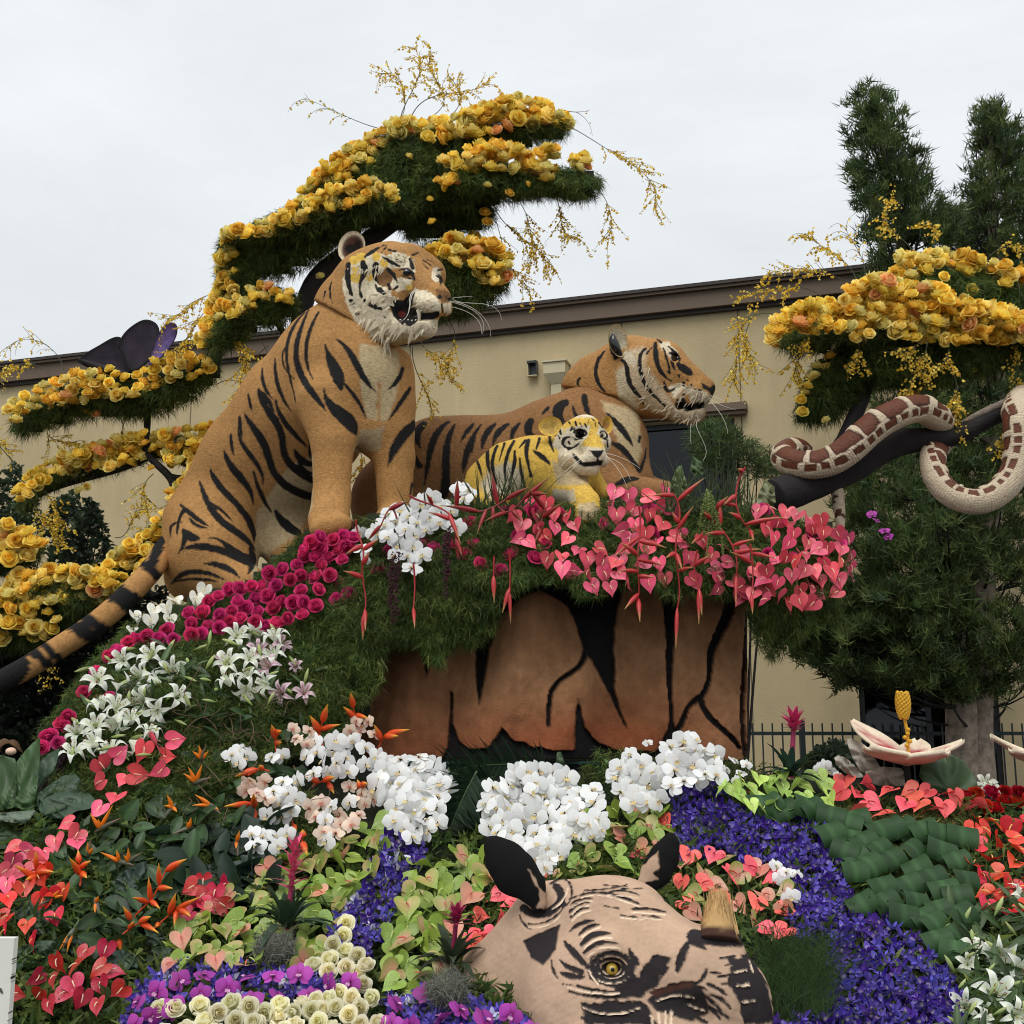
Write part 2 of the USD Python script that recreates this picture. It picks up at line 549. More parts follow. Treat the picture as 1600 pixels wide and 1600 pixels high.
from scipy.interpolate import RBFInterpolator
_ctl = np.array([(-150, 1620, 3.95), (0, 1600, 3.98), (400, 1600, 3.95), (800, 1600, 3.95), (1200, 1600, 3.95), (1600, 1600, 4.0), (1750, 1600, 4.0), (0, 1450, 4.4), (400, 1450, 4.5), (800, 1450, 4.6), (1200, 1450, 4.55), (1600, 1450, 4.5),
                 (0, 1300, 4.9), (300, 1300, 5.0), (650, 1300, 5.2), (900, 1300, 5.2), (1300, 1300, 5.2), (1600, 1300, 5.2), (0, 1200, 5.2), (300, 1180, 5.3), (600, 1200, 5.6), (900, 1195, 5.75), (1300, 1210, 5.8), (1600, 1230, 5.8),
                 (100, 1100, 5.4), (300, 1050, 5.5), (500, 1080, 5.65), (250, 960, 5.95), (400, 920, 6.1), (560, 830, 6.15), (480, 960, 5.85), (600, 950, 5.82), (700, 1000, 5.82), (750, 900, 5.7), (700, 800, 6.0), (900, 900, 5.66), (850, 790, 5.95),
                 (1000, 780, 6.05), (1000, 900, 5.66), (1200, 900, 5.66), (1300, 900, 5.85), (1200, 790, 6.05), (1330, 860, 6.0), (1150, 960, 5.8), (560, 1100, 5.75), (100, 1000, 5.8), (1400, 1000, 6.0)], float)
_rbf = RBFInterpolator(_ctl[:, :2] / 1000, _ctl[:, 2], kernel="linear", smoothing=0.002)


def DY(p):
    """Distance of the float's flowered surface where the photograph shows it at p."""
    return _rbf(np.atleast_2d(np.asarray(p, float)) / 1000)


def closed(v2, quads, front, back):
    """Front and back sheets over the same cells, stitched along the border."""
    n = len(v2)
    v = np.vstack([front, back])
    e = np.vstack([quads[:, [i, (i + 1) % 4]] for i in range(4)])
    key = np.sort(e, 1)
    _, idx, cnt = np.unique(key, axis=0, return_index=True, return_counts=True)
    b = e[idx[cnt == 1]]
    side = np.stack([b[:, 1], b[:, 0], b[:, 0] + n, b[:, 1] + n], 1)
    return v, np.vstack([quads, quads[:, ::-1] + n, side])


def cells(poly, step):
    P = np.asarray(poly, float)
    xs = np.arange(P[:, 0].min() - step, P[:, 0].max() + 2 * step, step)
    ys = np.arange(P[:, 1].min() - step, P[:, 1].max() + 2 * step, step)
    X, Y = np.meshgrid(xs, ys, indexing="ij")
    p = np.stack([X, Y], -1).reshape(-1, 2)
    ny = len(ys)
    i = np.arange(len(xs) - 1)[:, None] * ny
    j = np.arange(ny - 1)[None]
    q = np.stack([i + j, i + j + 1, i + ny + j + 1, i + ny + j], -1).reshape(-1, 4)
    q = q[inside(poly, p[q].mean(1))]
    u, inv = np.unique(q, return_inverse=True)
    return p[u], inv.reshape(q.shape)


def lens_profile(poly, p, reach):
    d = np.where(inside(poly, p), np.clip(edge_distance(poly, p) / reach, 0, 1), 0)
    return np.sqrt(d * (2 - d))


def lens(poly, y0, thick, step=14, reach=40):
    """A solid pad: the outline as the photograph shows it, y0 away, bulging to both sides."""
    p, q = cells(poly, step)
    h = thick * (0.25 + 0.75 * lens_profile(poly, p, reach))
    return closed(p, q, atn(p[:, 0], p[:, 1], y0 - h), atn(p[:, 0], p[:, 1], y0 + h))


def blades(base, d, length, width, col, g, bend=None, kite=False):
    """Needles or small leaves: one thin triangle each, or a kite of two."""
    n = len(base)
    d = d / np.maximum(np.linalg.norm(d, axis=1, keepdims=True), 1e-9)
    s = np.cross(d, g.normal(size=(n, 3)))
    s /= np.maximum(np.linalg.norm(s, axis=1, keepdims=True), 1e-9)
    L, w = np.broadcast_to(length, n)[:, None], np.broadcast_to(width, n)[:, None]
    tip = base + d * L + (0 if bend is None else bend * L)
    col = np.broadcast_to(col, (n, 3))
    i = np.arange(n)[:, None]
    if kite:
        m = base + d * L * 0.45
        v = np.stack([base, m - s * w / 2, tip, m + s * w / 2], 1).reshape(-1, 3)
        f = np.vstack([i * 4 + [0, 1, 2], i * 4 + [0, 2, 3]])
        return v, f, np.repeat(col, 4, axis=0)
    v = np.stack([base - s * w / 2, base + s * w / 2, tip], 1).reshape(-1, 3)
    return v, i * 3 + [0, 1, 2], np.repeat(col, 3, axis=0)


def foliage(centers, out, per, length, width, spread_, cols, seed, kite=False, droop=0.3, light=1.35):
    """Tufts of blades: centers and main directions out (n,3); cols: list of base colours; returns (v, f, c)."""
    g = rng(seed)
    n = len(centers)
    base = np.repeat(centers, per, axis=0) + g.normal(size=(n * per, 3)) * length * 0.22
    d = np.repeat(out, per, axis=0) + g.normal(size=(n * per, 3)) * spread_
    L = length * g.uniform(0.55, 1.25, n * per)
    c = np.asarray(cols)[g.integers(0, len(cols), n)] * g.uniform(0.75, light, n)[:, None]
    c = c * (1 + 0.45 * wobble(centers, 16, 11) + 0.25 * wobble(centers, 45, 12))[:, None].clip(0.35, 1.9)
    c = np.repeat(c, per, axis=0) * g.uniform(0.75, 1.25, n * per)[:, None]
    return blades(base, d, L, width * g.uniform(0.7, 1.3, n * per), c, g, np.array([0, 0, -droop]), kite)


FERN = [np.array([0.064, 0.105, 0.022]), np.array([0.084, 0.122, 0.026]), np.array([0.044, 0.080, 0.020]), np.array([0.125, 0.155, 0.036])]
PINE = [np.array([0.046, 0.076, 0.021]), np.array([0.062, 0.092, 0.024]), np.array([0.034, 0.058, 0.020]), np.array([0.085, 0.112, 0.030])]
mat_cd("leafage", rough=0.6, nscale=20, namt=0.15, spec=0.25, trans=0.22)
mat_plain("pad_core", (0.014, 0.018, 0.009), rough=0.95, nscale=30, namt=0.3, bump=0.6, bscale=60)
mat_plain("dark_bark", (0.018, 0.015, 0.015), rough=0.8, nscale=14, namt=0.3, bump=0.6, bscale=50)

# ================================================================ THE SETTING
mat_plain("asphalt", (0.05, 0.05, 0.052), rough=0.9, nscale=3, namt=0.25, bump=0.4, bscale=90)
usdkit.material(stage, "/World/Looks/stucco", {"g": ("texture_coordinate", {}), "n": ("noise_texture", {"scale": 1.1, "detail": 6.0, "roughness": 0.65}), "st": ("mapping", {"scale": (2.6, 2.6, 0.16)}), "s": ("noise_texture", {"scale": 1.6, "detail": 5.0, "roughness": 0.7}),
                "nr": ("map_range", {"from_min": 0.3, "from_max": 0.7, "to_min": 0.90, "to_max": 1.06}), "sr": ("map_range", {"from_min": 0.35, "from_max": 0.7, "to_min": 1.02, "to_max": 0.94, "clamp": True}), "m": ("math", {"math_type": "multiply"}), "c": ("vector_math", {"math_type": "scale", "vector1": tuple(lin((184, 167, 131), 1.12))}),
                "bn": ("noise_texture", {"scale": 70.0, "detail": 3.0}), "b": ("bump", {"strength": 0.5, "distance": 0.012}), "p": ("principled_bsdf", {"roughness": 0.92, "specular_ior_level": 0.15})},
                [("g.object", "n.vector"), ("g.object", "st.vector"), ("st.vector", "s.vector"), ("n.fac", "nr.value"), ("s.fac", "sr.value"), ("nr.result", "m.value1"), ("sr.result", "m.value2"), ("m.value", "c.scale"), ("c.vector", "p.base_color"), ("g.object", "bn.vector"), ("bn.fac", "b.height"), ("b.normal", "p.normal")], surface="p.BSDF")
mat_plain("cornice_paint", lin((106, 90, 76), 1.05), rough=0.6, nscale=3, namt=0.06)
mat_plain("cornice_dark", lin((62, 54, 50), 1.0), rough=0.5, nscale=3, namt=0.08)
mat_plain("downspout_paint", lin((184, 172, 140), 1.15), rough=0.5, nscale=6, namt=0.04)
mat_plain("joint", lin((120, 108, 86), 0.9), rough=0.9)
mat_plain("dark_metal", (0.02, 0.022, 0.026), rough=0.4, spec=0.5)
mat_plain("fence_paint", (0.022, 0.032, 0.034), rough=0.5, nscale=10, namt=0.15)
mat_plain("inside_dark", (0.02, 0.02, 0.022), rough=0.9)
usdkit.material(stage, "/World/Looks/window_glass", {"t": ("transparent_bsdf", {"color": (0.20, 0.22, 0.25)}), "g": ("glossy_bsdf", {"roughness": 0.03, "color": (0.9, 0.95, 1.0)}),
                "f": ("fresnel", {"IOR": 1.45}), "x": ("mix_closure", {})}, [("f.fac", "x.fac"), ("t.BSDF", "x.closure1"), ("g.BSDF", "x.closure2")], surface="x.closure")

put("ground", (np.array([[-400, -100, 0], [400, -100, 0], [400, 700, 0], [-400, 700, 0.0]]), np.array([[0, 1, 2, 3]])), "asphalt", smooth=False, kind="structure")

# ---- the building: its wall recedes to the left
WO = np.array([0, 16.0, 0])
WS = np.array([0.954, -0.2987, 0])
WN = np.array([-0.2987, -0.954, 0])


def on_wall(px, py, o=0.0):
    """(s along the wall, z) seen at a pixel, on the plane o in front of the wall."""
    d = (px - 800) / FPX * R3 + (800 - py) / FPX * U3 + F3
    t = ((WO + WN * o - EYE) @ WN) / (d @ WN)
    q = EYE + d * t
    return float((q - WO) @ WS), float(q[2])


def wall_box(s0, s1, o0, o1, z0, z1):
    v, f = box(s0, s1, -o1, -o0, z0, z1)
    return WO + v[:, :1] * WS - v[:, 1:2] * WN + v[:, 2:] * [0, 0, 1], f


def building():
    b = thing("commercial_building", "long tan stucco building with a flat brown cornice behind the float", "building")
    H = on_wall(1150, 478)[1]
    S0, S1 = -34.0, 15.0
    ws0, wz1 = on_wall(930, 655)
    ws1, wz0 = on_wall(1153, 800)
    wz1 = on_wall(1080, 657)[1]
    d0, d1, dz = on_wall(1343, 1100)[0], on_wall(1562, 1100)[0], on_wall(1450, 985)[1]
    k0, k1 = on_wall(1690, 1100)[0], on_wall(1900, 1100)[0]
    e0, e1, ez = on_wall(-60, 1000)[0], on_wall(120, 1000)[0], on_wall(60, 985)[1]
    poly = Polygon([(S0, 0), (S1, 0), (S1, H), (S0, H)], [[(ws0, wz0), (ws1, wz0), (ws1, wz1), (ws0, wz1)], [(d0, 0.02), (d1, 0.02), (d1, dz), (d0, dz)], [(e0, 0.02), (e1, 0.02), (e1, ez), (e0, ez)]])
    w = trimesh.creation.extrude_polygon(poly, 0.3)
    v = np.array(w.vertices)
    put("wall", (WO + v[:, :1] * WS + (v[:, 2:] - 0.3) * WN + v[:, 1:2] * [0, 0, 1], w.faces), "stucco", b, smooth=False)
    put("side_wall", wall_box(S1 - 0.3, S1, -14, -0.302, 0, H), "stucco", b, smooth=False)
    put("side_wall", wall_box(S0, S0 + 0.3, -14, -0.302, 0, H), "stucco", b, smooth=False)
    put("roof", wall_box(S0 + 0.302, S1 - 0.302, -14, -0.302, H - 0.9, H - 0.6), "cornice_dark", b, smooth=False)
    # cornice: band, overhanging lip and metal cap
    put("cornice", wall_box(S0, S1, 0.002, 0.14, H - 0.02, H + 0.21), "cornice_paint", b, smooth=False)
    put("cornice", wall_box(S0, S1, 0.002, 0.20, H + 0.212, H + 0.25), "cornice_paint", b, smooth=False)
    put("coping", wall_box(S0, S1, -0.35, 0.23, H + 0.252, H + 0.30), "cornice_dark", b, smooth=False)
    put("cornice_foot", wall_box(S0, S1, 0.002, 0.07, H - 0.07, H - 0.022), "cornice_dark", b, smooth=False)
    for px in (973, 1157, 640, 300):
        s = on_wall(px, 600)[0]
        put("panel_joint", wall_box(s - 0.008, s + 0.008, 0.0005, 0.003, 0.3, H - 0.072), "joint", b, smooth=False)

    def window(s0, s1, z0, z1, n, name="window"):
        fr = put(name, wall_box(s0, s1, -0.2, -0.1, z1 - 0.07, z1), "dark_metal", b, smooth=False)
        put("frame", wall_box(s0, s1, -0.2, -0.1, z0, z0 + 0.07), "dark_metal", fr, smooth=False)
        for i in range(n + 1):
            s = s0 + (s1 - s0 - 0.06) * i / n
            put("frame", wall_box(s, s + 0.06, -0.198, -0.102, z0 + 0.072, z1 - 0.072), "dark_metal", fr, smooth=False)
        for i in range(n):
            a = s0 + (s1 - s0 - 0.06) * i / n + 0.062
            c = s0 + (s1 - s0 - 0.06) * (i + 1) / n - 0.002
            put("pane", wall_box(a, c, -0.155, -0.147, z0 + 0.072, z1 - 0.072), "window_glass", fr, smooth=False)
        put("blind", wall_box(s0, s1, -0.9, -0.86, z0, z1), "inside_dark", fr, smooth=False)
    window(ws0, ws1, wz0, wz1, 1)
    window(d0, d1, 0.02, dz, 2, "shopfront")
    window(e0, e1, 0.02, ez, 2, "shopfront")
    l0, l1 = on_wall(900, 650)[0], on_wall(1169, 650)[0]
    put("lintel", wall_box(l0, l1, 0.002, 0.16, wz1 + 0.06, wz1 + 0.16), "cornice_paint", b, smooth=False)
    put("lintel", wall_box(l0 + 0.02, l1 - 0.02, 0.002, 0.12, wz1 + 0.012, wz1 + 0.058), "cornice_paint", b, smooth=False)
    # downspout with its collector box
    s, z = on_wall(873, 590)
    pv, pf = wall_box(s - 0.155, s + 0.155, 0.003, 0.24, z + 0.0, z + 0.155)
    put("collector_box", (pv, pf), "downspout_paint", b, smooth=False)
    put("collector_lip", wall_box(s - 0.175, s + 0.175, 0.003, 0.26, z + 0.157, z + 0.185), "downspout_paint", b, smooth=False)
    q = np.array([[-0.155, 0.003, 0], [0.155, 0.003, 0], [0.155, 0.24, 0], [-0.155, 0.24, 0], [-0.075, 0.003, -0.13], [0.075, 0.003, -0.13], [0.075, 0.15, -0.13], [-0.075, 0.15, -0.13]])
    put("collector_funnel", (WO + WS * s + q[:, :1] * WS + q[:, 1:2] * WN + (q[:, 2:] + z - 0.002) * [0, 0, 1], np.array([[0, 1, 5, 4], [1, 2, 6, 5], [2, 3, 7, 6], [3, 0, 4, 7], [0, 3, 2, 1], [4, 5, 6, 7]])), "downspout_paint", b, smooth=False)
    put("downspout", wall_box(s - 0.072, s + 0.072, 0.004, 0.145, 0.1, z - 0.134), "downspout_paint", b, smooth=False)
    s, z = on_wall(834, 578)
    vent = put("vent", wall_box(s - 0.062, s + 0.062, 0.002, 0.02, z - 0.1, z + 0.1), "dark_metal", b, smooth=False)
    put("hood", wall_box(s - 0.07, s + 0.07, 0.022, 0.11, z + 0.07, z + 0.105), "dark_metal", vent, smooth=False)
    put("cheek", wall_box(s - 0.07, s - 0.058, 0.022, 0.10, z - 0.1, z + 0.068), "downspout_paint", vent, smooth=False)
    put("cheek", wall_box(s + 0.058, s + 0.07, 0.022, 0.10, z - 0.1, z + 0.068), "dark_metal", vent, smooth=False)
    put("sill", wall_box(s - 0.07, s + 0.07, 0.022, 0.10, z - 0.115, z - 0.102), "downspout_paint", vent, smooth=False)


def iron_fence():
    t = thing("iron_fence", "dark iron picket fence with spear bars before the tan wall", "fence")
    y, top, rail = 13.6, at(1200, 1130, 13.6)[2], at(1200, 1146, 13.6)[2]
    x0, x1 = at(1120, 1130, y)[0], at(1720, 1130, y)[0]
    put("rail", box(x0, x1, y - 0.02, y + 0.02, rail - 0.02, rail + 0.02), "fence_paint", t, smooth=False)
    put("rail", box(x0, x1, y - 0.02, y + 0.02, 0.18, 0.22), "fence_paint", t, smooth=False)
    n = int((x1 - x0) / 0.113)
    for i in range(n):
        x = x0 + (i + 0.5) * 0.113
        if i % 18 == 8:
            put("post", box(x - 0.03, x + 0.03, y - 0.028, y + 0.028, 0, top + 0.03), "fence_paint", t, smooth=False)
            continue
        v, f = box(x - 0.0085, x + 0.0085, y - 0.0305, y - 0.0205, 0.08, top)
        put("picket", (v, f), "fence_paint", t, smooth=False)


# ---- trees
def conifer(label, trunk, outline_polys, y0, seed, stems, length=0.125):
    t = thing("conifer_tree", label, "tree", "conifers before the building")
    p = spline(np.array([np.r_[at(*q[:3]), q[3]] for q in trunk]), 40)
    tv, tf = tube(p[:, :3], p[:, 3], 14)
    dv = tv + (wobble(tv, 12, 5) * 0.025)[:, None] * [1, 1, 0]
    put("trunk", (dv, tf), "conifer_bark", t)
    g = rng(seed)
    mb, lb = MB(), MB()
    axis = p[:, :3]
    for (poly, n, depth, yy), s in zip(outline_polys, range(99)):
        m = max(8, n // 7)
        hub = fill(poly, m, seed + s)
        hy = g.uniform(-1, 1, m)
        own = g.integers(0, m, n)
        q = hub[own] + g.normal(size=(n, 2)) * [11, 8]
        pr = lens_profile(poly, hub, 70)[own]
        y = yy + (hy[own] + g.normal(size=n) * 0.12) * depth * (0.2 + 0.8 * pr)
        c = atn(q[:, 0], q[:, 1], y)
        k = np.argmin(np.abs(axis[:, 2][None] - (c[:, 2][:, None] - 0.35)), axis=1)
        out = c - axis[k]
        out /= np.maximum(np.linalg.norm(out, axis=1, keepdims=True), 1e-6)
        out = out * 0.6 + np.array([0, 0, 0.75]) + g.normal(size=out.shape) * 0.25
        mb.add(*foliage(c, out, 18, length, 0.0155, 0.75, PINE, seed + 50 + s, droop=0.1))
        for i in range(0, n, max(1, n // stems)):
            a = axis[k[i]]
            e = c[i]
            m = (a + e) / 2 + np.array([0, 0, -0.12])
            r = 0.012 + 0.012 * g.random()
            lb.add(*tube(spline(np.array([a, m, e]), 6), np.linspace(r, 0.005, 6), 5), None)
    mb.build("crown", "leafage", t, kind="stuff", smooth=False)
    lb.build("limbs", "dark_bark", t, kind="stuff")
    return t


mat_plain("conifer_bark", lin((140, 126, 112), 1.0), rough=0.95, nscale=11, namt=0.6, bump=1.0, bscale=22)


def trees():
    a_top = [(1356, 138), (1337, 150), (1330, 160), (1340, 185), (1336, 215), (1341, 250), (1327, 285), (1345, 315), (1344, 350), (1352, 385), (1360, 415), (1370, 430), (1480, 430), (1497, 380), (1499, 330), (1470, 310), (1457, 298), (1440, 262), (1440, 240), (1418, 225), (1414, 180), (1395, 165), (1380, 150)]
    b_top = [(1544, 161), (1530, 185), (1533, 206), (1524, 235), (1519, 255), (1530, 290), (1508, 325), (1505, 350), (1500, 400), (1510, 430), (1640, 430), (1640, 260), (1605, 230), (1588, 190), (1566, 172)]
    mass_a = [(1340, 690), (1400, 660), (1480, 640), (1520, 640), (1515, 1000), (1530, 1078), (1480, 1085), (1420, 1070), (1385, 1075), (1345, 1060), (1320, 1075), (1298, 1050), (1250, 1032), (1250, 1000), (1240, 960), (1320, 900), (1330, 800)]
    low_a = [(1180, 960), (1250, 930), (1320, 920), (1330, 1000), (1290, 1045), (1240, 1020), (1215, 1010), (1190, 990)]
    mid_a = [(1365, 430), (1480, 430), (1500, 520), (1500, 650), (1380, 660), (1350, 560)]
    mass_b = [(1480, 560), (1640, 560), (1640, 1040), (1600, 1090), (1572, 1110), (1540, 1075), (1490, 1085), (1440, 1060), (1440, 800)]
    mid_b = [(1500, 430), (1640, 430), (1640, 570), (1480, 570)]
    conifer("twin-tipped conifer with its taller tip, left of the narrow spire", [(1502, 1230, 12.2, 0.17), (1500, 1090, 12.2, 0.15), (1480, 850, 12.3, 0.13), (1440, 560, 12.4, 0.1), (1400, 330, 12.5, 0.06), (1360, 142, 12.5, 0.012)],
            [(a_top, 1150, 0.55, 12.5), (mid_a, 700, 0.8, 12.4), (mass_a, 3000, 1.1, 11.9), (low_a, 520, 0.5, 11.6)], 12.3, 300, 60)
    conifer("narrow spire-shaped conifer at the far right edge", [(1532, 1235, 12.35, 0.16), (1528, 1090, 12.4, 0.14), (1540, 850, 12.5, 0.13), (1556, 560, 12.7, 0.1), (1552, 330, 12.9, 0.06), (1545, 163, 13.0, 0.012)],
            [(b_top, 1200, 0.55, 13.0), (mid_b, 600, 0.8, 12.7), (mass_b, 2000, 1.0, 12.3)], 12.6, 400, 60)
    # dead brown sprays in the big conifer
    g = rng(9)
    # shrub against the tiger's shoulder window, and the leafy bushes on the left
    def shrub(name, label, poly, y0, depth, n, seed, cols, length, width, kite=True, stem=None, cat="shrub", group=None, per=9):
        t = thing(name, label, cat, group)
        q = fill(poly, n, seed)
        pr = lens_profile(poly, q, 50)
        gg = rng(seed)
        y = y0 + gg.uniform(-1, 0.6, n) * depth * (0.25 + 0.75 * pr)
        c = atn(q[:, 0], q[:, 1], y)
        o = c - atn(np.mean([p[0] for p in poly]), np.max([p[1] for p in poly]), y0)
        o /= np.linalg.norm(o, axis=1, keepdims=True)
        v, f, cc = foliage(c, o * 0.8 + [0, -0.2, 0.3], per, length, width, 0.7, cols, seed + 1, kite=kite)
        put("foliage", (v, f), "leafage", t, cols=cc, smooth=False, kind="stuff")
        px, py = stem or (np.mean([p[0] for p in poly]), np.max([p[1] for p in poly]))
        lb = MB()
        foot = at(px, py, y0)
        foot[2] = min(foot[2], 1.2)
        for i in range(0, n, max(1, n // 14)):
            lb.add(*tube(spline(np.array([foot, foot * 0.5 + c[i] * 0.5 + [0, 0, 0.05], c[i]]), 6), np.linspace(0.014, 0.004, 6), 5))
        lb.build("stems", "dark_bark", t, kind="stuff")
    DARK = [np.array([0.028, 0.044, 0.022]), np.array([0.036, 0.052, 0.026]), np.array([0.022, 0.036, 0.02])]
    shrub("leafy_shrub", "dark glossy shrub against the wall, between rose branches at left", [(75, 870), (80, 800), (100, 775), (125, 770), (150, 795), (165, 830), (170, 870), (140, 900), (90, 900)], 8.6, 0.4, 260, 21, DARK, 0.06, 0.035, cat="shrub", group="dark bushes at the left edge")
    shrub("leafy_shrub", "dark shrub cut by the left edge, above the round rose clump", [(-60, 760), (0, 740), (22, 720), (40, 760), (60, 800), (70, 850), (40, 900), (-60, 900)], 8.8, 0.4, 300, 22, DARK, 0.06, 0.035, cat="shrub", group="dark bushes at the left edge")
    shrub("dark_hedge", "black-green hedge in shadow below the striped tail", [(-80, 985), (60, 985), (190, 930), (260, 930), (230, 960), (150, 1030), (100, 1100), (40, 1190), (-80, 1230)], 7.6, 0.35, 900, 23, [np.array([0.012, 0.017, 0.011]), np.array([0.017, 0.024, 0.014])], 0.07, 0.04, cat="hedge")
    shrub("needle_bush", "feathery green needle bush in front of the dark window", [(1075, 690), (1090, 660), (1130, 655), (1165, 690), (1195, 700), (1225, 720), (1215, 745), (1170, 745), (1120, 735), (1085, 715)], 9.2, 0.4, 330, 24, [np.array([0.07, 0.105, 0.03]), np.array([0.055, 0.085, 0.03])], 0.10, 0.008, kite=False, cat="shrub", per=14)
    shrub("clipped_bush", "low dark bush behind the fence bars beside the bromeliad", [(1255, 1250), (1262, 1190), (1290, 1162), (1320, 1165), (1345, 1200), (1350, 1250)], 9.0, 0.4, 420, 25, DARK, 0.06, 0.03, cat="bush")


building()
iron_fence()
trees()

# ================================================================ THE FLOAT'S BODY
mat_cd("cliff_seed", rough=0.9, nscale=40, namt=0.16, bump=0.5, bscale=130, spec=0.12, bdist=0.012)
MOUND = [(-150, 1250), (0, 1225), (60, 1150), (110, 1085), (180, 1000), (255, 950), (380, 912), (430, 872), (470, 838), (510, 822), (560, 815), (600, 900), (575, 1090), (565, 1200), (1165, 1200), (1180, 1222), (1330, 1212), (1560, 1240), (1720, 1245), (1750, 1720), (-150, 1720)]
LEDGE = [(430, 915), (560, 812), (700, 782), (860, 790), (1040, 776), (1190, 790), (1300, 822), (1322, 880), (1305, 930), (1180, 940), (1040, 918), (960, 914), (900, 918), (840, 906), (790, 925), (770, 965), (690, 985), (610, 1000), (575, 1080), (480, 1130), (440, 1000)]


def sheet(name, poly, back, off, label, cat=None, kind=None, mat="pad_core", step=13):
    p, q = cells(poly, step)
    y = DY(p)
    return put(name, closed(p, q, atn(p[:, 0], p[:, 1], y + off), atn(p[:, 0], p[:, 1], y + back)), mat, label=label, cat=cat, kind=kind)


def cliff():
    t = thing("painted_cliff", "tan and rust cliff with black cracks that carries the tigers", "rock cliff")
    x0, x1, y0, y1 = 556, 1168, 900, 1188
    nx, ny = 310, 150
    X, Y = np.meshgrid(np.linspace(x0, x1, nx), np.linspace(y0, y1, ny), indexing="ij")
    p = np.stack([X, Y], -1).reshape(-1, 2)
    u = (p[:, 0] - 860) / 310
    y = 5.92 + 0.26 * np.abs(u) ** 3 + 0.05 * np.sin(p[:, 0] / 48) + 0.03 * np.sin(p[:, 0] / 21 + p[:, 1] / 60) - 0.0006 * (p[:, 1] - 1040)
    lean = np.clip((575 - p[:, 0]) / 20, 0, 1)
    v = atn(p[:, 0] + 0.0 * lean, p[:, 1], y)
    m = Marks(v, lin((142, 104, 74), 1.2), (850, 720), 3.2)
    w1, w2 = wobble(v, 3.2, 6), wobble(v, 9, 7)
    k = np.clip((p[:, 1] - 1020) / 130 + w1 * 0.7 - np.clip((p[:, 0] - 900) / 350, 0, 1) * 0.8, 0, 1)[:, None]
    m.c = m.c * (1 - k * 0.85) + lin((112, 58, 34), 1.2) * k * 0.85
    m.c *= (1 + 0.16 * w2 + 0.14 * wobble(v, 30, 8) + 0.10 * wobble(v * [1, 1, 0.15], 60, 11))[:, None]
    B = np.array([0.014, 0.012, 0.013])
    base = m.c.copy()
    before = m.c.sum(1).copy()
    P = lambda poly: [((x - 850) * 3.2, (yy - 720) * 3.2) for x, yy in poly]
    m.patch(P([(870, 895), (980, 895), (966, 951), (961, 985), (959, 1017), (962, 1048), (960, 1079), (967, 1105), (980, 1140), (968, 1118), (955, 1090), (941, 1064), (925, 1032), (916, 1022), (908, 1001), (897, 965), (885, 945), (862, 930)]), B, rough=0.3)
    m.line(P([(914, 1020), (894, 1051), (868, 1071), (860, 1090), (857, 1136)]), (26, 22, 20, 20, 14), B, rough=0.3)
    m.line(P([(1049, 905), (1048, 950), (1048, 1000), (1046, 1060), (1049, 1136), (1045, 1160), (1036, 1190)]), (80, 70, 40, 30, 28, 60, 110), B, rough=0.3)
    m.line(P([(1150, 915), (1138, 955), (1126, 985), (1112, 1020), (1106, 1070), (1095, 1090), (1078, 1103), (1066, 1129), (1054, 1145)]), (60, 52, 46, 36, 24, 30, 26, 26, 34), B, rough=0.3)
    m.line(P([(1095, 1090), (1106, 1117), (1130, 1141), (1156, 1170)]), (24, 26, 26, 22), B, rough=0.3)
    m.line(P([(1170, 960), (1165, 1020), (1161, 1090), (1166, 1190)]), (30, 22, 22, 20), np.array([0.03, 0.014, 0.01]), rough=0.3)
    m.patch(P([(700, 1190), (700, 1160), (712, 1160), (731, 1173), (762, 1170), (777, 1152), (784, 1137), (795, 1150), (803, 1160), (818, 1160), (834, 1170), (845, 1168), (862, 1174), (890, 1174), (898, 1172), (899, 1130), (903, 1092), (908, 1110), (914, 1136), (925, 1152), (937, 1163), (966, 1173), (1031, 1176), (1040, 1192)]), B, rough=0.3)
    m.patch(P([(688, 1192), (699, 1170), (703, 1120), (704, 1080), (708, 1085), (707, 1130), (716, 1158), (735, 1174), (735, 1192)]), B, rough=0.3)
    m.patch(P([(640, 985), (680, 985), (672, 1030), (666, 1056), (660, 1030)]), B, rough=0.3)
    m.patch(P([(730, 960), (775, 975), (764, 1015), (757, 1060), (748, 1103), (743, 1060), (742, 1010)]), B, rough=0.3)
    m.patch(P([(760, 990), (785, 960), (812, 934), (840, 921), (872, 934), (905, 962), (905, 890), (760, 890)]), B, rough=0.3)
    m.patch(P([(540, 1190), (575, 1090), (606, 1000), (620, 960), (550, 960)]), B, rough=0.5)
    gone = np.clip((before - m.c.sum(1)) / np.maximum(before, 1e-6), 0, 1)
    v = v + gone[:, None] * F3 * 0.035 + (0.012 * wobble(v, 14, 9) + 0.006 * wobble(v, 42, 10))[:, None] * F3
    f = grid_faces(nx, ny)
    back = v + F3 * 0.9 + (np.array([0.0, 0, 0]))
    cv, cf = closed(p, f, v, back)
    put("rock_face", (cv, cf), "cliff_seed", t, cols=np.vstack([m.c, m.c]))
    mat_plain("skirt_black", (0.012, 0.013, 0.014), rough=0.8, nscale=20, namt=0.3)
    mat_plain("skirt_green", (0.012, 0.05, 0.042), rough=0.6)
    a, b = at(556, 1186, 5.93), at(1168, 1198, 5.93)
    put("skirt", box(a[0], b[0], 5.9, 6.6, at(800, 1230, 5.9)[2], at(800, 1189, 5.9)[2]), "skirt_black", t, smooth=False)
    q = at(800, 1192, 5.88)[2]
    put("green_trim", box(a[0] + 0.1, b[0] - 0.25, 5.878, 5.898, q - 0.006, q + 0.008), "skirt_green", t, smooth=False)


